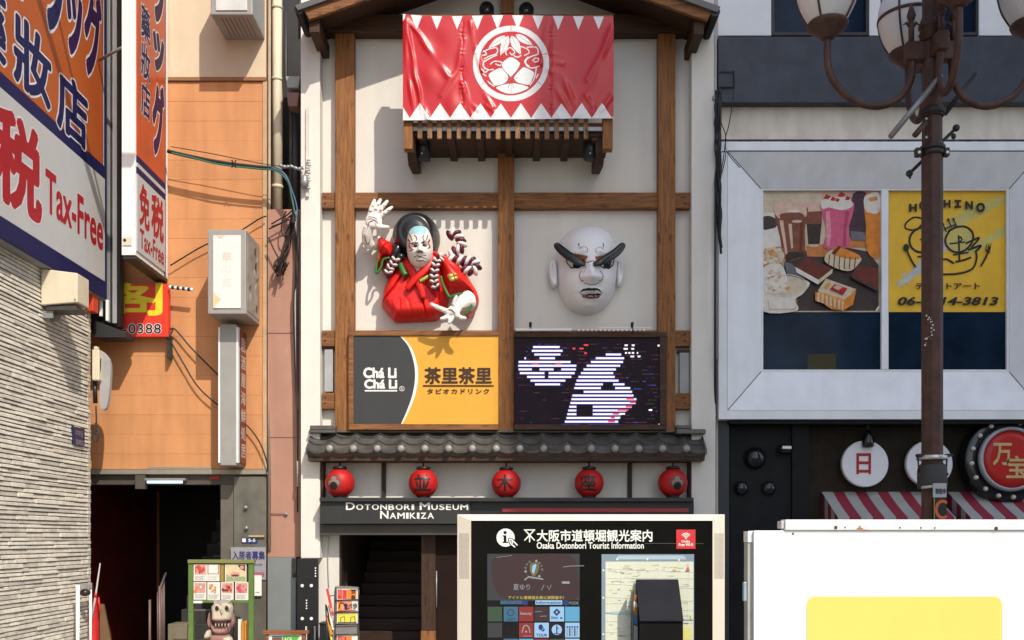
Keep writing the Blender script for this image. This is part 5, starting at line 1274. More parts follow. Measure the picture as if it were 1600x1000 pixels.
obj('siding', sd, oorg, og, bevel=.0012, seg=1)
obj('edge_trim', MB().box(X(411, YO), xr_ + .015, YO - .02, YO + .028, Z(733, YO), Z(128, YO)), mat('edge_tan', (.50, .33, .19), .6), og, bevel=.004)
obj('sill_strip', MB().pbox(143, 419, 733.5, 741, YO - .06, YO + .029).pbox(232, 330, 729.5, 733.2, YO - .05, YO + .0), mat('sill_metal', (.30, .27, .22), .45, metal=.3), og, bevel=.004)
obj('lintel', MB().pbox(100, 417, 741.3, 757, YO + .02, YO + .3), mat('taupe_lintel', (.075, .062, .05), .6), og)
inn = MB()
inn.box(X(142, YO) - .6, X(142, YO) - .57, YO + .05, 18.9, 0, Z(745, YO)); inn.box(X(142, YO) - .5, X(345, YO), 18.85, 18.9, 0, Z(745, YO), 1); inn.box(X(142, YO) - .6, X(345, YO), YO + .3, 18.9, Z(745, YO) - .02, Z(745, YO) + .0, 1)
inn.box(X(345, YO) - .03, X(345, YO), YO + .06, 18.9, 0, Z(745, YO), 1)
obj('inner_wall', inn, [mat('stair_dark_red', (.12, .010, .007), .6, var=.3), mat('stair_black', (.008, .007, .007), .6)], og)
lf = obj('ceiling_light', MB().pbox(226, 289, 747, 750.5, 14.50, 14.61), steel, og)
obj('tube', MB().tube([P(230, 753.2, 14.52), P(285, 753.2, 14.52)], .02, 10), mat('tube_light', (.62, .9, 1.0), emis=1.1), lf)
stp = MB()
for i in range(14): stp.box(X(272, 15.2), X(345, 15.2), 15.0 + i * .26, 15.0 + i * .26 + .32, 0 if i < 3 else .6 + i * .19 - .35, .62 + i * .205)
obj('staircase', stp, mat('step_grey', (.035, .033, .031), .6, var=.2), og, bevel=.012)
hr = MB()
for i in range(6):
    q = Vector((X(249, 15.0) - .012 * i, 14.95 + i * .09, .2)); hr.tube([q, q + Vector((-.01, 0, 1.12 + i * .05))], .011, 6)
hr.tube([(X(249, 15.0), 14.93, 1.30), (X(243, 15.0), 15.45, 1.60)], .016, 8).tube([(X(234, 14.9), 14.9, 0), (X(234, 14.9), 14.9, 1.22)], .018, 8).tube([(X(252, 15), 14.93, 0), (X(252, 15), 14.93, 1.42)], .02, 8)
obj('handrail', hr, mat('rail_pinkish', (.16, .11, .10), .4), og)
obj('entrance_column', MB().pbox(344.5, 365, 757.2, 1062, YO - .0, YO + .4), mat('column_taupe', (.13, .115, .095), .5, var=.15), og, bevel=.008)
marble = mat('grey_marble', (.14, .135, .115), .25, var=.22, vscale=2.5, dirt=.4)
obj('stone_panel', MB().pbox(365.2, 416, 745, 1062, YO - .03, YO + .4), marble, og, bevel=.004)
fx = MB()
for px, py in ((384, 793), (385, 825)): fx.ell(P(px, py, YO - .06), .03, .03, .03, 10, 6)
obj('panel_fixing', fx, steel, og); obj('brass_rail', MB().pbox(388, 413, 836.5, 839, YO - .07, YO - .03), mat('brass', (.62, .47, .22), .35, metal=.4), og)
ns_ = MB()
for i in range(2, 14): ns_.box(X(292, 15.2), X(345, 15.2), 15.0 + i * .26 - .004, 15.0 + i * .26 + .02, .62 + i * .205 - .022, .62 + i * .205 + .003)
obj('step_nosing', ns_, mat('nosing_grey', (.16, .155, .145), .5), og)
obj('beam_box', MB().pbox(211, 226, 742, 764, 14.5, 14.62), mat('taupe_lintel', (.075, .062, .05), .6), og, bevel=.004)
obj('landing_block', MB().pbox(262, 292, 975, 1062, 14.9, 15.3), mat('landing_beige', (.20, .17, .12), .7, dirt=.3), og, bevel=.01)
obj('leaning_board', MB().prism([(156, 944), (161, 944), (184, 1062), (156, 1062)], 14.8, 14.85), mat('board_tan', (.20, .12, .06), .7), og)
obj('exit_tag', MB().pbox(328, 343, 743, 749, 14.595, 14.615), mat('tag_red', (.30, .02, .015), .5), og)
# notices
nt_ = thing('tenant_notice', P(388, 905, YO - .04), 'grey tenant notice with blue characters on the stone entrance column', 'notice')
obj('sheet', MB().pbox(360.5, 415.5, 855, 906, YO - .05, YO - .032), mat('notice_grey', (.30, .29, .31), .6), nt_)
k = MB().ptext('入居者募集', 363, 414, 861, 875, YO - .0505, 0, .02).ptext('お問い合わせ', 370, 410, 880, 884.5, YO - .0505, 0, .0)
k.pbox(384, 413, 894, 901, YO - .053, YO - .0505, 1)
obj('lettering', k, [mat('ink_blue', (.03, .03, .16), .5), mat('ink_pink', (.32, .12, .14), .5)], nt_)
bl = thing('number_plate', P(389, 848, YO - .03), 'tiny blue and white house number plate above the tenant notice', 'sign')
obj('plate', MB().pbox(377.5, 402, 840.5, 848, YO - .045, YO - .0305), mat('plate_bright_blue', (.012, .05, .22), .4), bl)
obj('lettering', MB().ptext('5-5', 388, 399, 841.8, 846.8, YO - .0455, 0, .02).pbox(378.5, 384, 841.5, 847, YO - .047, YO - .0455), white, bl)
ps = tag(obj('white_notice', MB().pbox(396.5, 408.5, 899, 931, YO - .075, YO - .055).pbox(399, 405, 925, 926.2, YO - .077, YO - .0755, 1), [white, steel]), 'blank white sheet taped below the grey tenant notice', 'notice')

# box signs of the orange building
def boxsign(name, label, px0, px1, py0, py1, Yf, Yb, fr=8, extra=None):
    t = thing(name, P((px0 + px1) / 2, py1, (Yf + Yb) / 2), label, 'sign')
    x0, x1, z0, z1 = X(px0, Yf), X(px1, Yf), Z(py1, Yf), Z(py0, Yf)
    obj('box', MB().box(x0, x1, Yf, Yb, z0, z1), mat('box_grey', (.33, .32, .30), .45, metal=.15, var=.06), t, bevel=.012)
    return t, x0, x1, z0, z1
t, x0, x1, z0, z1 = boxsign('upper_box_sign', 'pale box sign at the top of the frame on the beige wall', 329, 394.5, -70, 23, 13.9, YO)
obj('face', MB().pbox(337, 386, -62, 16, 13.885, 13.899), mat('box_face', (.60, .60, .57), .4), t, bevel=.004)
un = MB()
for i in range(7): un.box(x0 + .12 + i * .06, x0 + .128 + i * .06, 13.98, 14.5, z0 - .004, z0 - .001)
obj('underside_mark', un, mat('mark_red', (.22, .04, .035), .6), t)
t, x0, x1, z0, z1 = boxsign('light_box_sign', 'grey framed white light box sign on the orange wall', 324.5, 384.5, 358.5, 490.5, 13.86, YO)
obj('face', MB().pbox(333, 376, 367.5, 481.5, 13.845, 13.859), mat('box_white', (.76, .73, .68), .4, var=.02), t, bevel=.003)
k = MB().ptext('華', 346, 362, 394, 408.5, 13.8445, 0, .0, th=.0005).ptext('の', 346, 361, 415, 428, 13.8445, 1, -.012, th=.0005).ptext('館', 347, 361, 434, 449, 13.8445, 1, .0, th=.0005)
k.flat([(333, 456), (345, 468), (333, 481)], 13.8443, 2); k.flat([(338, 368), (352, 368), (344, 374)], 13.8443, 3); k.flat([(333, 478), (341, 481.5), (333, 481.5)], 13.8441, 2)
obj('print', k, [mat('faint_tan', (.60, .52, .42), .5), mat('faint_grey', (.62, .58, .53), .5), mat('faint_orange', (.72, .50, .28), .5), mat('faint_pink', (.70, .52, .42), .5)], t)
sp_ = MB(); sp_.box(x1 + .001, x1 + .006, 13.93, YO - .03, z0 + .06, z1 - .06)
sdp = obj('side_face', sp_, mat('side_print', (.32, .29, .25), .5, var=.25, vscale=5), t)
k = MB()
for i in range(9):
    y = rnd.uniform(13.98, 14.4); z = z0 + .15 + i * .1; k.add([(x1 + .0065, y, z), (x1 + .0065, y + .1, z + rnd.uniform(-.05, .1)), (x1 + .0065, y + .12, z + .12), (x1 + .0065, y + .02, z + .07)], [(0, 1, 2, 3)], i % 2)
obj('print_mark', k, [mat('mark_brown', (.12, .05, .04), .5), mat('mark_white', (.5, .48, .45), .5)], sdp)
t, x0, x1, z0, z1 = boxsign('slim_box_sign', 'slim tall silver box sign with a brown printed side, below the light box', 344, 369, 506, 727.5, 14.17, YO)
fl_ = MB().pbox(341, 343.8, 511, 723, 14.165, 14.25).pbox(369.2, 371.8, 511, 723, 14.165, 14.25)
obj('flange', fl_, silver, t, bevel=.002)
obj('side_face', MB().box(x1 + .026, x1 + .032, 14.27, YO - .02, z0 + .05, z1 - .06), mat('side_brown', (.20, .05, .035), .5, var=.2), t)
k = MB()
for i in range(7): k.text('居酒屋海鮮処'[i % 6], (lambda zz: (lambda u, v, w: Vector((x1 + .033 + w, 14.30 + .25 * u, zz + .2 * v))))(z1 - .36 - i * .255), 0, .02, th=.001)
obj('lettering', k, mat('faded_white', (.50, .47, .44), .5), t)
k = MB()
for px in (348, 364): k.lathe(P(px, 703, 14.169), [(.009, 0), (.009, .006)], 8, 'y')
obj('screw', k, steel, t)

# ============================================================ SLIT BETWEEN ORANGE BUILDING AND MUSEUM
pk = thing('pink_pillar', P(445, 1062, 14.56), 'dusty pink rendered pillar between orange building and museum', 'pillar')
obj('shaft', MB().pbox(418, 469.5, 327, 870.5, 14.55, 15.6), mat('pink_render', (.42, .225, .165), .8, var=.06, dirt=.2), pk, bevel=.006)
k = MB()
for y in (520, 683): k.pbox(418, 469, y, y + 1.2, 14.547, 14.549)
k.tube([P(421, 803, 14.53), P(447, 803, 14.53)], .006, 6)
obj('joint', k, mat('joint_brown', (.14, .06, .045), .7), pk); obj('hook', MB().ell(P(447, 803, 14.52), .03, .02, .02, 10, 6), steel, pk)
obj('base_plate', MB().pbox(418, 462, 871, 1062, 14.50, 14.6), mat('plate_grey', (.24, .26, .26), .45, metal=.3, var=.06), pk, bevel=.005)
obj('base_lock', MB().pbox(456, 462.5, 872, 902, 14.47, 14.499), charcoal, pk)
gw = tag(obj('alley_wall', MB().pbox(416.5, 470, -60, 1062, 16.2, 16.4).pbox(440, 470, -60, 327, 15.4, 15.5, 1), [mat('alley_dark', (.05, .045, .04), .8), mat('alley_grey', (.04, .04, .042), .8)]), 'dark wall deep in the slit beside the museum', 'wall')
pp = thing('white_drain_pipe', P(433, 600, 14.8), 'thick white drain pipe in the slit left of the museum', 'pipe')
obj('pipe', MB().tube([P(433.5, -40, 14.8), P(433.5, 335, 14.8)], .075, 16), offwhite, pp); k = MB()
for y in (10, 122, 290): k.tube([P(433.5, y, 14.8), P(433.5, y + 5, 14.8)], .083, 16)
obj('collar', k, offwhite, pp)
gpi = thing('grey_drain_pipe', P(459, 600, 14.9), 'dark grey drain pipe with hopper head beside the museum pier', 'pipe')
obj('pipe', MB().tube([P(459.5, 165, 14.9), P(459.5, 340, 14.9)], .055, 14), mat('pipe_dark', (.09, .09, .09), .5), gpi)
def hopper(y0, y1, w0, w1, m, nm): 
    v = [P(457.5 - w0, y0, 14.5), P(457.5 + w0, y0, 14.5), P(457.5 + w1, y1, 14.5), P(457.5 - w1, y1, 14.5)]
    obj(nm, MB().add(v + [q + Vector((0, .25, 0)) for q in v], [(3, 2, 1, 0), (4, 5, 6, 7), (0, 1, 5, 4), (1, 2, 6, 5), (2, 3, 7, 6), (3, 0, 4, 7)]), m, gpi, bevel=.006)
hopper(119, 137, 11.5, 8.5, mat('hopper_grey', (.28, .31, .30), .5), 'hopper'); hopper(144, 166, 10, 7, mat('hopper_brown', (.20, .11, .09), .5), 'hopper')
obj('conduit', MB().tube([P(446.5, -20, 14.7), P(446.5, 120, 14.7), P(455, 145, 14.7), P(454, 330, 14.75)], .03, 10).tube([P(468, -20, 14.55), P(468, 60, 14.55)], .02, 8), charcoal, gpi)
obj('back_pipe', MB().tube([P(421, -40, 14.7), P(421, 860, 14.53)], .022, 10), mat('pipe_tan', (.36, .29, .21), .5), gpi)
# cable drop
cbl = thing('overhead_cable', P(450, 330, 14.3), 'thick dark overhead cable sagging from the projecting sign to the museum pier', 'cable')
YK = 14.25
def wire(name, L, r, m, Yc=YK, par=cbl): return obj(name, MB().tube(smoothpts([tuple(P(x, y, Yc)) for x, y in L], 7), r, 8), m, par)
wire('main_cable', [(262, 236), (290, 243), (345, 254), (400, 261), (430, 264), (447, 276), (455, 298), (459, 325), (458, 350)], .027, rubber)
wire('green_wire', [(268, 239), (300, 246.5), (345, 257), (405, 264), (432, 267), (450, 285), (456, 310), (461, 335)], .012, mat('wire_green', (.03, .16, .10), .5), YK - .03)
wire('blue_wire', [(425, 262), (444, 272), (457, 300), (464, 325), (462, 345)], .010, mat('wire_blue', (.06, .13, .25), .5), YK - .04)
wire('stay_wire', [(267, 229), (330, 240), (400, 254), (440, 260), (468, 262)], .006, charcoal, YK + .03)
obj('splice', MB().tube(smoothpts([tuple(P(x, y, YK - .03)) for x, y in ((437, 258), (446, 261), (455, 260), (466, 264), (474, 262))], 5), [.018 + .012 * (i % 3 == 1) for i in range(21)], 8), steel, cbl)
obj('clip', MB().tube([P(362, 250, YK - .04), P(369, 262, YK - .04)], .009, 6).tube([P(369, 250, YK - .04), P(362, 262, YK - .04)], .009, 6), black, cbl)
br = thing('cable_bracket', P(480, 300, 14.2), 'white insulator bracket holding cables on the left museum pier', 'bracket')
k = MB().box(X(478.5, 14.27), X(483, 14.27), 14.24, 14.279, Z(308, 14.27), Z(168, 14.27))
for i in range(12): k.ell(P(480.5 + rnd.uniform(-3, 3), 250 + i * 4, 14.22), .03, .03, .018, 10, 6)
obj('rail', k, mat('bracket_white', (.62, .60, .56), .5), br); obj('cup', MB().lathe(P(476, 283, 14.2), [(.05, -.09), (.06, -.02), (.05, .06), (.03, .08)], 14), steel, br)
bn = MB()
for i in range(16):
    x = 440 + rnd.uniform(-12, 6)
    L = [(458 + rnd.uniform(-4, 4), 338), (452 + rnd.uniform(-6, 8), 365), (445 + rnd.uniform(-6, 6), 392), (x, 415 + rnd.uniform(-6, 6)), (x + rnd.uniform(-4, 4), 425 + rnd.uniform(-4, 8)), (x + rnd.uniform(2, 7), 410)]
    bn.tube(smoothpts([tuple(P(a_, b_, 14.42 + rnd.uniform(-.1, .03))) for a_, b_ in L], 5), .0085, 6)
for L in ([(420, 372), (428, 390), (436, 404), (444, 416)], [(447, 330), (440, 350), (442, 368), (452, 366), (453, 345)], [(424, 350), (436, 343), (450, 335), (462, 322)], [(424, 354), (440, 348), (460, 332)], [(420, 358), (452, 343)]):
    bn.tube(smoothpts([tuple(P(a_, b_, 14.4)) for a_, b_ in L], 6), .011, 6)
tag(obj('cable_loops', bn, mat('cable_brown', (.028, .016, .012), .5)), 'tangled brown cable loops hanging over the top of the pink pillar', 'cables')
bn = MB()
for i in range(7):
    L = [(461 + rnd.uniform(-2, 4), 330), (463 + rnd.uniform(-3, 4), 380), (464 + rnd.uniform(-4, 3), 430), (463 + rnd.uniform(-4, 3), 480), (465, 560 + 40 * i)]
    bn.tube(smoothpts([tuple(P(a_, b_, 14.42 + rnd.uniform(-.04, .03))) for a_, b_ in L], 5), .012, 6, i % 3 // 2)
tag(obj('cable_run', bn, [rubber, mat('pale_cable', (.45, .43, .4), .5)]), 'vertical run of dark cables along the edge of the museum pier', 'cables')
for L, lab in (([(266, 532), (285, 565), (310, 605), (345, 636), (383, 662), (405, 690), (417, 722), (417, 738)], 'thin black wire drooping across the lower orange wall'), ([(264, 516), (274, 515), (300, 545), (345, 590)], 'thin wire behind the slim box sign on the orange wall'), ([(266, 415), (320, 383), (366, 366), (405, 342), (416, 338)], 'dark wire rising to the right behind the light box sign')):
    tag(obj('wall_wire', MB().tube(smoothpts([tuple(P(a_, b_, 14.5)) for a_, b_ in L], 6), .011, 6), rubber), lab, 'wire')
# ============================================================ STREET LAMP
YL = 10.0
lp_ = thing('street_lamp', (X(1456, YL), YL, 0), 'rusty brown street lamp with curved arms and white globes, right side', 'street lamp')
px0 = 1456.5; xc = X(px0, YL); r8 = .098
obj('post', MB().lathe((xc, YL, 0), [(r8 * 1.05, 0), (r8 * 1.05, Z(240, YL)), (r8, Z(238, YL)), (r8 * .98, Z(60, YL)), (r8 * .98, Z(-40, YL))], 8, 'z', smooth=False, ang0=R(22.5)), rust, lp_, bevel=.006)
for py, h, rr in ((171, 10, 1.30), (178, 6, 1.15), (229, 7, 1.28), (236, 8, 1.18), (38, 10, 1.25)):
    cl = MB().lathe((xc, YL, Z(py + h, YL)), [(r8 * rr * .95, 0), (r8 * rr, .01), (r8 * rr, Z(0, YL) - Z(h, YL) - .01), (r8 * rr * .95, Z(0, YL) - Z(h, YL))], 16)
    obj('collar', cl, mat('collar_dark', (.022, .014, .012), .5, var=.3), lp_)
for sgn in (-1, 1):
    q = P(1456 + sgn * 22, 240, YL - .04); cl = MB().box(q.x - .025, q.x + .025, q.y - .03, q.y + .03, q.z - .03, q.z + .05)
    cl.lathe(q + Vector((0, -.031, 0)), [(.014, 0), (.014, .012)], 8, 'y', 1)
    obj('clamp_lug', cl, [MATS['collar_dark'], white], lp_)
bl_ = MB()
for py in (186, 215): bl_.lathe(P(1447, py, YL - r8 * 1.01), [(.012, 0), (.012, .012)], 8, 'y')
obj('bolt', bl_, steel, lp_)
# four square branches with arms and globes
globe_m = mat('globe_milk_white', (.70, .68, .66), .25, var=.04, spec=.5)
A0 = R(14)
def arm(ang, reach, gr=1.0):
    dx, dy = math.cos(ang), math.sin(ang)
    def q(rad, py): return Vector((xc + dx * rad, YL + dy * rad, Z(py, YL)))
    br = obj('branch_block', MB().add([Vector((xc + dx * a + -dy * s, YL + dy * a + dx * s, Z(p, YL))) for p in (96, 67) for a, s in ((.02, -.055), (.27, -.055), (.27, .055), (.02, .055))],
             [(0, 3, 2, 1), (4, 5, 6, 7), (0, 1, 5, 4), (1, 2, 6, 5), (2, 3, 7, 6), (3, 0, 4, 7)]), rust, lp_, bevel=.012)
    path = [q(.20, 92), q(.20 if reach > .6 else .17, 108), q(.05 + reach * .17, 130), q(.05 + reach * .29, 156), q(reach * .55, 166), q(reach * .78, 154), q(reach * .945, 126), q(reach, 98), q(reach, 60)]
    obj('arm', MB().tube(smoothpts([tuple(v) for v in path], 8), .036, 12), rust, lp_)
    c = q(reach, -20)
    obj('cup', MB().lathe(q(reach, 62), [(.05, 0), (.075, .02), (.10, .045), (.13, .07), (.19, .115), (.205, .15), (.195, .165), (.17, .16)], 24), rust, lp_)
    z0 = Z(62, YL) + .155
    prof = [(.165, 0), (.205, .06), (.265, .18), (.298, .30), (.31, .40), (.296, .50), (.26, .60), (.20, .69), (.11, .755), (.001, .775)]
    g_ = obj('globe', MB().lathe((c.x, c.y, z0), [tuple(p) for p in smoothpts(prof, 4)], 32), globe_m, lp_)
    rb_ = MB()
    for k in range(4):
        t = R(52) + k * math.pi / 2
        rb_.tube([(c.x + math.cos(t) * (r + .006), c.y + math.sin(t) * (r + .006), z0 + h) for r, h in smoothpts(prof, 3)], .012, 6)
    rb_.lathe((c.x, c.y, z0 + .345), [(.305, 0), (.318, .0), (.318, .03), (.305, .03)], 32)
    obj('cage', rb_, rust, g_)
    # finial standing on the block
    bx = q(.21, 67)
    fn = MB().tube([bx, bx + Vector((0, 0, .22))], .028, 8).tube([bx + Vector((0, 0, .2)), bx + Vector((0, 0, .27)), bx + Vector((0, 0, .33)), bx + Vector((0, 0, .40))], [.022, .045, .03, .003], 8)
    for s in (-1, 1): fn.tube([bx + Vector((0, 0, .15)), bx + Vector((dx * s * .05 - dy * s * .02, dy * s * .05, .20)), bx + Vector((dx * s * .085, dy * s * .085, .18))], [.02, .016, .004], 6)
    obj('finial', fn, rust, lp_)
arm(R(180), 1.05); arm(R(0), 1.0); arm(R(90), .60); arm(R(270), .60)
obj('crown', MB().lathe((xc, YL, Z(66, YL)), [(.12, 0), (.12, .14), (.135, .15), (.135, .17), (.10, .19), (.06, .30), (.001, .5)], 12), rust, lp_)
# flag holders and rods
fr_ = MB()
obj('flag_rod', MB().tube([P(1391, 214, YL - .16), P(1470, 118, YL - .16)], .028, 10), mat('rod_grey', (.26, .25, .24), .4, metal=.4), lp_)
obj('flag_rod', MB().tube([P(1476, 178, YL + .16), P(1524, 116, YL + .16)], .026, 10), mat('rod_dark', (.03, .028, .027), .5), lp_)
k = MB().tube([P(1421, 271, YL + .13), P(1493, 201, YL + .13)], .018, 8)
for q in ((1421, 271), (1494, 200)): k.ell(P(*q, YL + .13), .036, .036, .036, 12, 8)
k.tube([P(1421, 271, YL + .13), P(1422, 279, YL + .13)], .012, 6).ell(P(1490, 213, YL + .13), .026, .02, .03, 10, 6)
obj('banner_bar', k, mat('rod_dark', (.03, .028, .027), .5), lp_)
obj('flag_holder', MB().tube([P(1429, 212, YL - .12), P(1446, 192, YL - .1)], .03, 8), rust, lp_)
# worn paint
wn_ = MB()
for i in range(34):
    t = rnd.random(); py = 492 + 64 * t; px = 1447 + rnd.gauss(0, 2.4) + 9 * math.sin(t * 5) ; s_ = rnd.uniform(.3, 1.5)
    if abs(px - px0) < 11: wn_.flat([(px - s_, py - s_ * .6), (px + s_ * .7, py - s_), (px + s_, py + s_), (px - s_ * .8, py + s_ * 1.2)], YL - r8 * .985 - .002 - .0002 * i, 0)
obj('worn_sticker', wn_, mat('flake_white', (.55, .54, .52), .6), lp_, label='flakes of a torn white sticker on the post')
# sleeve box with strap near the lower post
slv = thing('post_sleeve', P(1457, 762, YL), 'dark padded sleeve with silver strap and tag on the lower lamp post', 'sleeve')
obj('cover', MB().lathe((xc, YL, Z(764, YL)), [(.135, 0), (.142, .02), (.142, .19), (.13, .235), (.105, .255)], 20), mat('sleeve_grey', (.05, .047, .045), .7, bump=.3), slv)
obj('strap', MB().lathe((xc, YL, Z(719, YL)), [(.142, 0), (.15, .005), (.15, .04), (.142, .045)], 20), mat('strap_silver', (.55, .53, .5), .3, metal=.5), slv)
k = MB()
for sgn in (-1, 1):
    k.tube([P(1457 + sgn * 23, 712, YL - .05), P(1457 + sgn * 21, 738, YL - .07)], .009, 6).lathe(P(1457 + sgn * 22, 741, YL - .09), [(.018, 0), (.018, .006)], 10, 'y').box(X(1457 + sgn * 22, YL) - .03, X(1457 + sgn * 22, YL) + .03, YL - .09, YL + .0, Z(714, YL), Z(710, YL))
obj('strap_wire', k, black, slv)
tg = obj('tag', MB().pbox(1458, 1479, 755, 777, YL - .165, YL - .155), mat('tag_white', (.42, .42, .40), .5), slv)
obj('lettering', MB().ptext('防犯中', 1462, 1478, 763, 772, YL - .1655, 0, .04), mat('ink_navy', (.015, .02, .07), .5), tg)
obj('tie', MB().tube([P(1440, 762, YL - .14), P(1458, 760, YL - .15)], .015, 8), mat('tag_white', (.42, .42, .40), .5), slv)
fs = thing('post_sign', P(1470, 812, YL - .15), 'black tag with an orange ring hanging on the lamp post below the sleeve', 'sign')
obj('plate', MB().pbox(1459, 1479, 778, 830, YL - .155, YL - .14), black, fs)
k = MB(); aa = Art(YL - .1555); aa.line([(1473 + 10 * math.cos(R(t)), 796 + 13 * math.sin(R(t))) for t in range(60, 310, 12)], 4.5, 0); aa.line([(1459.8, 778), (1459.8, 830)], 1, 1)
obj('ring', aa, [mat('ring_orange', (.62, .12, .03), .5), mat('edge_yellow', (.45, .40, .12), .5)], fs)

# ============================================================ INFORMATION KIOSK
YK_ = 9.0
ki = thing('information_kiosk', (X(924, YK_), YK_ + .2, 0), 'wide black tourist information kiosk with ivory frame, screen and map', 'kiosk')
kiv = mat('kiosk_ivory', (.72, .65, .54), .5, var=.03, dirt=.08)
x0, x1, zt = X(714, YK_), X(1134.5, YK_), Z(803.5, YK_); xi0, xi1, zi = X(736, YK_), X(1113.5, YK_), Z(813.5, YK_)
obj('body', MB().box(x0 + .004, x1 - .004, YK_ + .062, YK_ + .42, 0.0, zt - .004), mat('kiosk_body', (.30, .27, .22), .5), ki, bevel=.005)
yo = YK_ + .06
fm_ = MB()
def bar(pts): fm_.add(pts, [(0, 1, 2, 3)])
# chamfered frame: left, right, top
obj('frame_side', MB().add([(x0, yo, 0), (xi0, YK_, 0), (xi0, YK_, zi), (x0, yo, zt), (x0, yo + .1, 0), (x0, yo + .1, zt), (xi0, yo + .1, 0), (xi0, yo + .1, zi)], [(0, 1, 2, 3), (4, 0, 3, 5), (1, 6, 7, 2)]), kiv, ki)
obj('frame_side', MB().add([(xi1, YK_, 0), (x1, yo, 0), (x1, yo, zt), (xi1, YK_, zi), (x1, yo + .1, 0), (x1, yo + .1, zt), (xi1, yo + .1, 0), (xi1, yo + .1, zi)], [(0, 1, 2, 3), (1, 4, 5, 2), (6, 0, 3, 7)]), kiv, ki)
obj('frame_top', MB().add([(xi0, YK_, zi), (xi1, YK_, zi), (x1, yo, zt), (x0, yo, zt), (x0, yo + .1, zt), (x1, yo + .1, zt), (xi0, yo + .1, zi), (xi1, yo + .1, zi)], [(0, 1, 2, 3), (3, 2, 5, 4), (1, 0, 6, 7)]), kiv, ki)
pf = MB()
for pxa, pxb in ((717.5, 733), (1116, 1131)):
    t0 = (pxa - 714) / 22 if pxa < 900 else (1134.5 - pxa) / 21
    for i in range(9):
        for j in range(40):
            px = pxa + (pxb - pxa) * (i + .5) / 9; py = 834 + j * 1.78
            tt = (px - 714) / 22 if px < 900 else (1134.5 - px) / 21
            y = yo + (YK_ - yo) * tt - .0012
            q = P(px, py, y); s_ = .0026
            pf.add([(q.x - s_, q.y, q.z - s_), (q.x + s_, q.y, q.z - s_), (q.x + s_, q.y, q.z + s_), (q.x - s_, q.y, q.z + s_)], [(0, 1, 2, 3)])
obj('speaker_holes', pf, mat('hole_brown', (.22, .18, .13), .6), ki, label='two perforated speaker patches in the frame').__setitem__('kind', 'stuff')
kbk = mat('kiosk_black', (.006, .006, .005), .45, var=.3, vscale=1.5, spec=.05)
pn = obj('panel', MB().box(xi0 + .002, xi1 - .002, YK_ + .012, YK_ + .061, 0, zi - .002), kbk, ki)
kw = mat('kiosk_white', (.74, .76, .70), .5, var=.02); kred = mat('kiosk_red', (.62, .03, .035), .45)
YP_ = YK_ + .0115
a = Art(YP_, .0003)
a.disc(790, 840, 14.2, 0); a.disc(789.2, 832.2, 2.6, 1); a.rect(787, 791.2, 836.5, 847.5, 1); a.rect(785.3, 791, 836.4, 838.2, 1); a.rect(785, 794, 846.6, 848.4, 1)
for wd_, m in ((4.6, 1), (2.0, 0)):
    a.line(smoothpts([(796.5, 842.2), (800, 843.5), (808, 851.5)], 4), wd_, m); a.line(smoothpts([(796, 843), (798, 849), (801, 852), (804.2, 854.4)], 4), wd_, m); a.line([(800, 845.5), (801, 849)], wd_ * .8, m)
a.line([(819.5, 828), (835.5, 828)], 1.8, 0); a.line([(820, 828), (835, 844)], 1.9, 0); a.line([(835, 828), (820, 844)], 1.9, 0); a.line([(827.5, 836), (827.5, 846.5)], 1.9, 0)
a.word('大阪市道頓堀観光案内', 838.5, 1019.5, 827.5, 846.5, 0, .022)
a.word('Osaka Dotonbori Tourist Information', 838.5, 1006, 847, 857.5, 0, .022)
a.line([(1008, 849), (1099, 849.4)], .5, 3)
a.rect(1056.8, 1086.6, 827.5, 857.5, 2)
for r_ in (3.2, 5.6, 8): a.line([(1071.8 + r_ * math.cos(R(t)), 841 - r_ * math.sin(R(t))) for t in range(40, 141, 10)], 1.35, 0)
a.disc(1071.8, 841, 1.4, 0); a.word('Osaka', 1064.5, 1078, 843.8, 847.6, 0, .03); a.word('Free Wi-Fi', 1060.3, 1083, 848.5, 853.4, 0, .03)
obj('lettering', a, [kw, kbk, kred, mat('scratch_grey', (.12, .12, .11), .4)], ki)
# touch screen
sm_ = [mat('screen_' + n, c, emis=e) for n, c, e in (('maroon', (.045, .020, .022), .5), ('grey', (.04, .04, .044), .5), ('yellow', (.55, .48, .10), .5), ('pale_blue', (.30, .52, .75), .55), ('deep_blue', (.02, .03, .14), .6), ('mid_blue', (.10, .35, .55), .55), ('tile_red', (.26, .025, .022), .5), ('tile_green', (.035, .07, .035), .6), ('teal', (.04, .13, .20), .6), ('text_grey', (.32, .34, .36), .5), ('black', (.008, .008, .010), .5), ('gold', (.16, .13, .05), .6))]
scr = obj('touch_screen', MB().pbox(761, 906, 865, 1066, YP_ - .004, YP_ + .001), mat('screen_glass_black', (.010, .009, .010), .12, spec=.5), ki)
a = Art(YP_ - .0042, .0002)
a.rect(761.5, 905.5, 865.5, 938, 1); a.shape(smoothpts([(775, 870), (830, 866), (890, 868), (904, 900), (902, 935), (870, 938), (800, 938), (776, 925), (768, 895)], 4, True), 0)
cx_, cy_ = 834, 890
for t in range(0, 360, 24): a.disc(cx_ + 13 * math.cos(R(t)), cy_ + 14 * math.sin(R(t)), 1.9, (11, 1, 9, 11, 8)[t // 24 % 5])
a.shape(smoothpts([(829, 881), (836, 879), (842, 882), (841, 892), (834, 901), (828, 892)], 4, True), 11); a.shape([(832, 884), (837, 881), (838, 884), (834, 897), (831, 893)], 3)
a.line([(820, 906), (826, 901), (848, 905)], 2, 9)
a.word('夏ゆり', 802, 828, 913, 922, 9, .0); a.line([(846, 922), (850, 914)], .8, 9); a.line([(855, 915), (858, 922), (861, 914)], .8, 9)
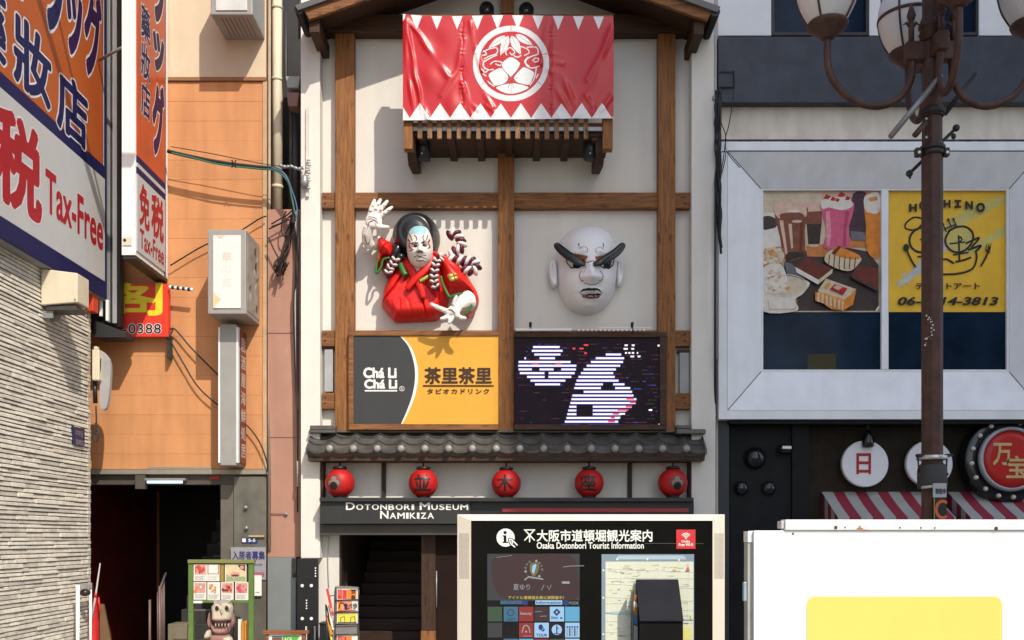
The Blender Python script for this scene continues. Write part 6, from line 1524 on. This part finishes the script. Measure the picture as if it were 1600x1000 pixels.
a.line([(880, 886), (890, 884.5), (912, 884)], .9, 9); a.rect(878, 890, 908.5, 912, 9); a.line([(776, 871), (800, 868)], .6, 9)
a.word('アイドル道頓堀全員公演開催中！', 794, 881, 931, 936.5, 2, .01)
a.rect(782, 816, 938.5, 944, 8); a.word('大阪観光案内', 784, 815, 939.4, 943.4, 4, .0); a.rect(816.4, 824.5, 938, 945.5, 4); a.rect(836.5, 878.5, 938, 944.8, 3); a.word('Information', 838, 877, 939.2, 943.6, 4, .02); a.disc(884, 942, 4.5, 4); a.word('MODE', 889, 904, 940, 944.5, 9, .0)
tl = [(762, 948, 7), (787, 948, 8), (811, 948, 6), (835, 948, 0), (859, 948, 3), (883, 948, 5), (811, 973, 6), (835, 973, 3), (859, 973, 10), (883, 973, 3), (762, 973, 1), (811, 998, 5), (835, 998, 6), (883, 998, 3), (787, 998, 8), (859, 998, 7), (811, 1023, 3), (835, 1023, 8), (859, 1023, 6), (883, 1023, 5)]
for x, y, m in tl: a.rect(x, x + 22.5, y, y + 23, m)
a.word('beauty', 813, 831, 956, 962, 9, .02); a.shape([(870, 950.5), (876, 956.5), (870, 962.5), (864, 956.5)], 4); a.disc(870, 956.5, 1.6, 3); a.word('Diary', 861, 872, 963, 968, 4, .02); a.disc(877, 965.5, 1.6, 4)
a.line([(798 + 5 * math.cos(R(t)), 957 + 5 * math.sin(R(t))) for t in range(0, 361, 30)], 1.2, 4); a.word('cafe', 792, 805, 965, 969, 4, .0)
a.line([(836, 956), (846, 955.5)], .7, 9); a.line([(844, 963), (854, 962.5)], .7, 9)
a.line(smoothpts([(816, 988), (818, 980), (822, 977), (826, 980), (828, 988)], 4), 1.5, 9); a.disc(822, 987, 1.6, 9); a.line([(818, 994), (831, 994)], .7, 9)
a.disc(845, 980, 3.6, 4, 4.4); a.disc(848.5, 984, 2.6, 4); a.disc(848, 983.4, 1, 3); a.word('TOUR', 838, 855, 990, 994.5, 4, .02)
a.disc(870, 984, 8, 3); a.rect(869, 871, 977, 991, 4); a.line([(866, 990), (874, 990)], 1.2, 4); a.line([(871, 981), (873, 983)], 1, 4)
for i in range(5): a.disc(886.5 + i * 3.9, 979.5, 1.4, 4); a.rect(885.6 + i * 3.9, 887.4 + i * 3.9, 981.5, 994, 4 if i % 2 else 9)
a.word('道頓堀', 814, 831, 1005, 1013, 4, .02); a.word('食', 840, 852, 1003, 1016, 9, .02)
obj('display', a, sm_, scr)
# street map
mpm = [mat('map_' + n, c, .5, var=.03) for n, c in (('paper', (.62, .64, .50)), ('road', (.70, .71, .66)), ('text', (.24, .24, .20)), ('blue', (.36, .50, .56)), ('yellow', (.66, .64, .20)), ('tan', (.58, .48, .32)), ('red', (.55, .12, .10)), ('frame', (.20, .27, .32)), ('pale', (.38, .48, .54)))]
mp_ = obj('map_board', MB().pbox(940, 1084.5, 866, 1066, YP_ - .004, YP_ + .001), mpm[7], ki)
a = Art(YP_ - .0042, .0002)
a.shape([(966, 868), (1068, 868), (1073, 874), (962, 874)], 8); a.rect(946, 1083.5, 877.5, 1064, 0)
for x, y in ((964.5, 874), (1011.5, 874), (1061, 875), (942.8, 891), (942.8, 934), (942.8, 991)): a.disc(x, y, 1.6, 1)
rm_ = random.Random(5)
for i in range(10): x = 948 + i * 14 + rm_.uniform(-4, 4); a.line([(x, 879), (x + rm_.uniform(-8, 8), 1062)], rm_.uniform(.5, 1.2), 1)
for i in range(12): y = 884 + i * 15 + rm_.uniform(-4, 4); a.line([(947, y), (1083, y + rm_.uniform(-8, 8))], rm_.uniform(.5, 1.2), 1)
a.line(smoothpts([(948, 957), (990, 960), (1040, 966), (1083, 968)], 4), 2.6, 3)
for i in range(170):
    x, y = rm_.uniform(949, 1070), rm_.uniform(881, 1060); w_ = rm_.uniform(3, 16); a.Y = YP_ - .0085; a.flat([(x, y), (min(x + w_, 1082), y - .4), (min(x + w_, 1082), y + .15), (x, y + .35)], a.Y - .00001 * i, 2)
a.Y = YP_ - .011
for i in range(26): x, y = rm_.uniform(950, 1076), rm_.uniform(884, 1058); s_ = rm_.uniform(1.2, 4); a.rect(x, x + s_ * 1.6, y, y + s_, rm_.choice((4, 5, 4, 3)))
a.rect(1067, 1080, 980, 1000, 4); a.rect(1079, 1082, 960, 968, 4); a.shape([(1074.8, 884), (1078, 892), (1071.6, 892)], 6); a.line([(1072, 883), (1075, 881), (1077, 883)], .6, 6)
obj('map_print', a, mpm, mp_)
# leaflet box hanging in front of the map
lb2 = thing('leaflet_box', P(1026, 1062, 8.7), 'black leaflet box with slanting lid and coloured leaflets in front of the map', 'leaflet box')
Yl, Yh = 8.70, 8.975
zA, zB = Z(905, Yh), Z(969, Yl)
xa0, xa1 = X(999.5, Yl), X(1068, Yl)
obj('box', MB().add([(xa0, Yl + .02, 0), (xa1, Yl + .02, 0), (xa1, Yl + .02, zB - .005), (xa0, Yl + .02, zB - .005), (xa0, Yh, 0), (xa1, Yh, 0), (xa1, Yh, zA - .01), (xa0, Yh, zA - .01)], [(0, 1, 2, 3), (1, 5, 6, 2), (5, 4, 7, 6), (4, 0, 3, 7), (3, 2, 6, 7)]), mat('box_matt_black', (.008, .008, .008), .75, spec=.1), lb2, bevel=.004)
obj('lid', MB().add([(xa0, Yl, zB), (xa1, Yl, zB), (xa1, Yh, zA), (xa0, Yh, zA), (xa0, Yl, zB - .012), (xa1, Yl, zB - .012), (xa1, Yh, zA - .012), (xa0, Yh, zA - .012)], [(0, 1, 2, 3), (4, 5, 1, 0), (5, 6, 2, 1), (7, 4, 0, 3), (6, 7, 3, 2), (7, 6, 5, 4)]), mat('lid_charcoal', (.018, .019, .024), .75, spec=.1), lb2, bevel=.002)
rk = obj('side_rack', MB().box(X(986.5, 8.9), xa0 - .002, 8.90, 8.94, 0, Z(972, 8.9)).box(X(986.5, 8.9), X(986.5, 8.9) + .008, 8.80, 8.94, 0, Z(925, 8.85)), black, lb2)
lv = MB()
for i, (y0, y1, m) in enumerate(((926, 941, 0), (938, 950, 1), (946, 962, 2), (958, 972, 3), (975, 1010, 4))):
    lv.flat([(988, y0), (999, y0 + 6), (999, y1 + 8), (988, y1)], 8.88 - i * .008, m)
obj('leaflet', lv, [mat('leaf_brown', (.30, .12, .04), .5), mat('leaf_white', (.7, .68, .62), .5), mat('leaf_orange', (.55, .24, .04), .5), mat('leaf_blue', (.06, .22, .40), .5), mat('leaf_grey', (.4, .4, .42), .5)], lb2)

# ============================================================ WHITE CABINET / BOARD AT THE FRONT RIGHT
YB_ = 7.0
wc = thing('white_cabinet', (X(1400, YB_), YB_, 0), 'big sunlit white metal cabinet with a rounded yellow panel, bottom right', 'cabinet')
wpaint = mat('cabinet_white', (.86, .86, .85), .4, var=.012, vscale=2)
xw0, xw1 = X(1178, YB_), X(1720, YB_)
obj('body', MB().box(xw0, xw1, YB_, YB_ + .17, .12, Z(829, YB_)), wpaint, wc, bevel=.006)
obj('side_channel', MB().box(xw0 - .035, xw0 - .002, YB_ + .04, YB_ + .15, .12, Z(848, YB_)), mat('channel_grey', (.42, .41, .38), .5, metal=.2), wc, bevel=.003)
obj('side_cap', MB().box(xw0 - .036, xw0 - .002, YB_ + .03, YB_ + .16, Z(847.5, YB_), Z(830, YB_)), wpaint, wc, bevel=.003)
obj('hinge', MB().box(xw0 - .06, xw0 - .036, YB_ + .05, YB_ + .09, Z(940, YB_), Z(910, YB_)), mat('hinge_blue', (.30, .38, .45), .4, metal=.2), wc, bevel=.004)
xr0 = X(1226, YB_)
rail = obj('top_rail', MB().box(xr0, xw1, YB_ - .02, YB_ + .12, Z(828.5, YB_) - .0, Z(812, YB_)), wpaint, wc, bevel=.008)
obj('rail_cap', MB().box(xr0 - .024, xr0 - .001, YB_ - .0, YB_ + .11, Z(826, YB_), Z(814, YB_)), mat('cap_grey', (.5, .5, .48), .5), rail, bevel=.005)
sc = MB()
for x, y, r_ in ((1306, 824, 2.8), (1556.5, 825.5, 3.0), (1320.5, 824, 1.2), (1406, 824.4, 1.4), (1439, 824.6, 1.4), (1460.5, 824.7, 1.4), (1239, 834, 1.7)):
    sc.lathe(P(x, y, YB_ - .021 if y < 830 else YB_ - .001), [(r_ * .0045, 0), (r_ * .0045, .003), (r_ * .003, .005)], 10, 'y')
obj('rivet', sc, mat('rivet_rust', (.10, .035, .03), .6), rail)
ru = MB(); yb2 = YB_ - .0206
for i, q in enumerate(([(1337, 827), (1341, 824), (1343, 821), (1345, 824), (1350, 825), (1347, 827.5)], [(1347, 826), (1352, 827.5), (1366, 829), (1350, 828.4)], [(1343, 820.5), (1346, 821.5), (1345, 823)])): ru.flat(q, yb2 - .0002 * i, 0)
obj('rust_stain', ru, mat('rust_orange', (.42, .16, .06), .7, var=.4, vscale=40), rail)
def rrect(x0, x1, y0, y1, r, n=8):
    out = []
    for cx_, cy_, a0 in ((x1 - r, y0 + r, -90), (x1 - r, y1 - r, 0), (x0 + r, y1 - r, 90), (x0 + r, y0 + r, 180)):
        out += [(cx_ + r * math.cos(R(a0 + 90 * i / n)), cy_ + r * math.sin(R(a0 + 90 * i / n))) for i in range(n + 1)]
    return out
obj('yellow_panel', MB().prism(rrect(1260.5, 1566, 932, 1250, 13), YB_ - .004, YB_ - .0005), mat('cabinet_yellow', (.80, .62, .14), .45, var=.02, vscale=3), wc)
obj('foot', MB().box(xw0 + .05, xw0 + .2, YB_ + .0, YB_ + .17, 0, .119).box(xw1 - .2, xw1 - .05, YB_ + .0, YB_ + .17, 0, .119), charcoal, wc)

# ============================================================ GREEN MENU STAND with a carved creature, small stands
Ym = 13.7
ms = thing('menu_stand', P(345, 1062, Ym), 'green framed menu stand with photo cards in the stairway entrance', 'menu stand')
grn = mat('stand_green', (.11, .19, .045), .5, var=.15, dirt=.3)
for p0, p1 in ((294, 301.5), (388, 396)): obj('leg', MB().pbox(p0, p1, 880, 1086, Ym, Ym + .06), grn, ms, bevel=.004)
obj('top_bar', MB().pbox(293, 396.5, 874.5, 880, Ym - .02, Ym + .1), mat('stand_olive', (.19, .20, .06), .5), ms, bevel=.004)
obj('back_board', MB().pbox(301.6, 387.9, 880.2, 938, Ym + .03, Ym + .05), mat('board_dark', (.04, .032, .02), .6), ms)
obj('mid_bar', MB().pbox(301.6, 387.9, 937.5, 942, Ym + .005, Ym + .06).pbox(344, 349.5, 881, 909, Ym + .01, Ym + .029, 1), [grn, mat('stand_ochre', (.30, .22, .05), .5)], ms, bevel=.003)
cm = [mat('card_' + n, c, .5, var=.1, vscale=20) for n, c in (('white', (.72, .69, .63)), ('red', (.50, .07, .05)), ('pink', (.60, .28, .24)), ('green', (.28, .40, .12)), ('cream', (.62, .52, .30)), ('dark', (.10, .04, .03)), ('orange', (.60, .22, .06)), ('grey', (.42, .40, .38)), ('magenta', (.55, .08, .16)))]
rc = random.Random(11)
for x0, x1, y0, y1, kind in ((302.5, 323, 881.5, 908, 1), (323.3, 343, 881.5, 908, 2), (351.5, 385, 881.5, 909, 3), (302.5, 322.5, 909.5, 937, 4), (324, 344, 909.5, 937.5, 5), (345.5, 365, 909.5, 937.5, 6), (367.5, 388, 909.5, 937.5, 7)):
    a = Art(Ym + .008 - (0.002 if y0 > 905 else 0), .0006)
    a.rect(x0, x1, y0, y1, 0)
    W_, H_ = x1 - x0, y1 - y0
    if kind == 2: a.rect(x0 + 1, x1 - 1, y0 + 1, y0 + H_ * .6, 1); a.rect(x0 + 2.4, x1 - 2.4, y0 + 1, y0 + H_ * .55, 0)
    elif kind == 3: a.rect(x0 + 1, x1 - 1, y0 + 1, y1 - 1, 4); a.shape([(x0 + 2, y0 + 16), (x0 + 12, y0 + 21), (x1 - 1, y0 + 20), (x1 - 1, y1 - 1), (x0 + 2, y1 - 1)], 3); a.disc(x0 + 16, y0 + 16, 8, 2, 4); a.disc(x0 + 16, y0 + 18, 6, 5, 2); a.shape([(x1 - 14, y0 + 1), (x1 - 2, y0 + 1), (x1 - 2, y0 + 11), (x1 - 9, y0 + 8)], 5); a.disc(x1 - 7, y0 + 5, 3, 2)
    else:
        a.rect(x0 + 1.5, x1 - 1.5, y0 + 1.5, y0 + H_ * .62, (0, 2, 0, 0, 2, 0, 2, 2)[kind])
        for i in range(13):
            x, y = rc.uniform(x0 + 3, x1 - 3), rc.uniform(y0 + 3, y0 + H_ * .58); s_ = rc.uniform(1, 3.4)
            a.shape(smoothpts([(x - s_, y), (x, y - s_), (x + s_ * .8, y + s_ * .2), (x - s_ * .2, y + s_)], 3, True), rc.choice({1: (1, 1, 2, 6, 5), 4: (2, 2, 6, 0), 5: (6, 6, 7, 4), 6: (6, 2, 1, 5), 7: (8, 8, 2, 1)}[kind]))
    for i in range(3): a.rect(x0 + 2, x1 - 2 - rc.uniform(0, 4), y0 + H_ * .7 + i * 2.3, y0 + H_ * .7 + i * 2.3 + .7, 7)
    obj('menu_card', a, cm, ms)
obj('price_tag', MB().pbox(302, 316, 939, 942.5, Ym - .002, Ym + .004), white, ms)
bk_ = MB()
for x, h_, m in ((372, 968, 0), (377, 972, 1), (382, 970, 1), (385, 974, 2)): bk_.pbox(x, x + 4, h_, 1010, Ym + .04, Ym + .12, m)
obj('brochure', bk_, [white, mat('leaf_orange', (.55, .24, .04), .5), mat('leaf_brown', (.30, .12, .04), .5)], ms)
obj('shelf', MB().pbox(301.6, 387.9, 1010, 1016, Ym + .0, Ym + .16), grn, ms)
# carved creature (plain grotesque)
Yc = 13.45
cr_ = thing('carved_creature', P(345, 1010, Yc), 'carved wooden creature with big round eyes and open toothy mouth before the menu stand', 'carving')
def Cq(x, y): return (280 + x / 7.143, 860 + y / 7.143)
cw_ = mat('carving_cream', (.52, .44, .34), .6, var=.15); cp_ = mat('carving_pink', (.30, .16, .14), .6, var=.15); cg_ = mat('carving_grey', (.33, .29, .26), .6)
hd = [Cq(*q) for q in ((395, 545), (430, 560), (500, 545), (570, 555), (605, 545), (590, 590), (605, 630), (600, 700), (575, 780), (480, 800), (385, 780), (375, 700), (370, 630), (395, 590))]
def cmf(px, py): return paint(px, py, [('poly', 2, [Cq(*q) for q in ((395, 540), (610, 540), (590, 580), (520, 585), (480, 620), (440, 585), (400, 580))])])
mb = MB(); puff(mb, smoothpts(hd, 4, True), Yc, .14, step=.3, soft=7, mfun=cmf); obj('head', mb, [cw_, cw_, cg_], cr_)
for x in (428, 538):
    c = P(*Cq(x, 640), Yc - .13); e_ = obj('eye', MB().ell(c, .042, .03, .050, 16, 10), cw_, cr_); obj('pupil', MB().ell(c + Vector((0, -.022, -.004)), .026, .016, .034, 12, 8), mat('pupil_brown', (.03, .018, .012), .3), e_)
obj('beak', MB().tube([P(*Cq(475, 670), Yc - .13), P(*Cq(476, 712), Yc - .16)], [.03, .006], 8), cg_, cr_)
jaw = MB(); puff(jaw, smoothpts([Cq(*q) for q in ((360, 800), (400, 840), (470, 850), (540, 840), (580, 800), (580, 880), (545, 930), (470, 945), (400, 925), (370, 870))], 4, True), Yc, .13, step=.3, soft=6); obj('jaw', jaw, cp_, cr_)
mo = MB(); puff(mo, [Cq(*q) for q in ((370, 775), (560, 770), (555, 850), (400, 850))], Yc - .06, .06, step=.3, soft=5); obj('mouth', mo, mat('mouth_dark', (.04, .008, .008), .5), cr_)
th_ = MB()
for i in range(5): th_.tube([P(*Cq(405 + i * 36, 850), Yc - .13), P(*Cq(408 + i * 35, 815), Yc - .15)], [.014, .004], 8)
obj('teeth', th_, cw_, cr_)
for L in ([(345, 690), (330, 740), (320, 800), (345, 860), (370, 850), (365, 760)], [(600, 690), (620, 740), (628, 800), (600, 860), (585, 850), (590, 760)]):
    mb = MB(); puff(mb, smoothpts([Cq(*q) for q in L], 4, True), Yc + .04, .10, step=.3, soft=4); obj('cheek', mb, cp_, cr_)
for L, m in (([(330, 885), (370, 890), (370, 960), (330, 985), (290, 975), (300, 920)], cw_), ([(510, 960), (560, 955), (600, 985), (590, 1050), (520, 1050), (500, 1000)], cw_)):
    mb = MB(); puff(mb, smoothpts([Cq(*q) for q in L], 4, True), Yc - .02, .12, step=.3, soft=4); obj('paw', mb, m, cr_)
mb = MB(); puff(mb, smoothpts([Cq(*q) for q in ((380, 930), (560, 935), (610, 1050), (600, 1180), (350, 1180), (340, 1050))], 4, True), Yc + .02, .15, step=.4, soft=8); obj('body', mb, cp_, cr_)
obj('plinth', MB().box(X(320, Yc), X(372, Yc), Yc - .12, Yc + .18, 0, Z(1024, Yc)), darkwood, cr_)
# small wooden framed green board
wb = thing('wooden_signboard', P(445, 1062, 13.6), 'small green board in a reddish wooden frame before the grey pillar foot', 'sign')
wf_ = mat('frame_redwood', (.24, .085, .03), .55, wood='h', var=.3)
obj('frame', MB().pbox(410, 481, 985.5, 991, 13.56, 13.66).pbox(415, 419.5, 991.2, 1080, 13.58, 13.64).pbox(471.5, 477, 991.2, 1080, 13.58, 13.64), wf_, wb, bevel=.004)
a = Art(13.599); a.rect(419.8, 471.2, 992, 1070, 0); a.rect(425, 441, 993.5, 1001, 1); a.rect(425, 440, 996, 1001, 3); a.rect(441.5, 468, 993, 1064, 2); a.word('AGE', 444, 456, 996, 1003, 0, .0); a.line([(460, 1001), (463, 1004), (468, 996)], 1.2, 0)
obj('board', a.box(X(419.6, 13.6), X(471.4, 13.6), 13.6, 13.62, 0.1, Z(991.5, 13.6), 0), [white, mat('leaf_blue', (.06, .22, .40), .5), mat('board_green', (.10, .36, .04), .5), mat('frame_redwood', (.24, .085, .03), .55)], wb)
# brochure rack
Yr = 13.6
brk = thing('brochure_rack', P(540, 1062, Yr), 'wire brochure rack full of red, orange and yellow leaflets beside the museum door', 'rack')
fr2 = MB(); prof = [(452 + 0, 0)]
def rackx(px, py, y): return P(px, py, y)
obj('back_panel', MB().prism(smoothpts([(523, 920), (528, 916), (555, 917), (561, 921), (560, 950), (558.5, 1090), (521, 1090), (521.5, 950)], 3, True), Yr + .05, Yr + .08), mat('rack_grey', (.20, .19, .18), .5), brk, bevel=.003)
lm = [mat('leaf_red', (.62, .04, .025), .45), mat('leaf_orange2', (.75, .22, .02), .45), mat('leaf_white', (.7, .68, .62), .5), mat('leaf_yellow', (.68, .60, .06), .45), mat('leaf_black', (.03, .02, .02), .5), mat('leaf_pink', (.70, .25, .18), .5)]
def pocket(y0, cols, nm='leaflet'):
    a = Art(Yr + .035, .0012); a.rect(526.5, 559.5, y0, y0 + 17, 2); n = len(cols)
    for i, m in enumerate(cols):
        x = 527.5 + 30 * i / n; a.rect(x, x + 30 / n - .6, y0 + 1 + (i % 2) * .7, y0 + 16, m)
    return a
a = pocket(920, (0, 0, 1, 1)); a.word('大阪', 528, 537, 921.5, 931, 5, .02); a.word('京', 548.5, 556, 921, 928, 4, .03); a.word('B', 549, 555.5, 930, 936, 4, .05); a.rect(547.5, 559, 921, 922, 4); obj('leaflet', a, lm, brk)
a = pocket(938, (1, 5, 5, 2)); a.line(smoothpts([(530, 950), (532, 942), (538, 944), (540, 952), (546, 950)], 3), 1.6, 4); a.word('食べ歩', 537, 558, 942, 952, 4, .03); a.line([(529, 954), (556, 953)], 1.0, 0); obj('leaflet', a, lm, brk)
a = pocket(957, (3, 3, 3)); 
for x in (532, 548): a.line([(x, 972), (x, 965), (x + 6, 963), (x + 7, 972)], .9, 4)
a.rect(528, 557, 972, 973, 4); obj('leaflet', a, lm, brk)
a = pocket(993, (0, 0, 1, 2)); a.word('大阪', 529, 539, 995, 1004, 5, .02); obj('leaflet', a, lm, brk)
w2 = MB()
for y in (938, 957, 976, 992): w2.tube([P(524, y, Yr + .02), P(560, y - 1, Yr + .02)], .008, 6)
for x in (524, 560): w2.tube([P(x, 918, Yr + .04), P(x - 1, 1090, Yr + .04)], .009, 6)
obj('wire_frame', w2, mat('wire_dark', (.05, .05, .05), .4, metal=.4), brk)
sdm = MB()
for i, (xa_, ya_, xb_, yb_, m) in enumerate(((511, 920, 520, 962, 0), (514, 930, 519, 956, 5), (512, 946, 521, 984, 2), (511, 962, 519, 992, 1), (513, 975, 520, 1006, 3))):
    sdm.tube([P(xa_, ya_, Yr + .10 + .01 * i), P(xb_, yb_, Yr + .06)], .020, 4, m, smooth=False)
obj('side_leaflet', sdm, lm, brk)
obj('side_wire', MB().tube(smoothpts([tuple(P(x, y, Yr + .08)) for x, y in ((508, 945), (511, 950), (516, 975), (521, 980))], 4), .010, 6).tube([P(512, 932, Yr + .1), P(523, 930, Yr + .1)], .006, 6).tube([P(509, 946, Yr + .12), P(515, 1085, Yr + .1)], .009, 6), black, brk)
tag(obj('black_bin', MB().pbox(499, 520, 976, 1062, 14.0, 14.25).pbox(498, 521, 973, 976, 13.98, 14.27), mat('bin_grey', (.05, .052, .055), .5), bevel=.008), 'dark grey bin standing behind the brochure rack', 'bin')
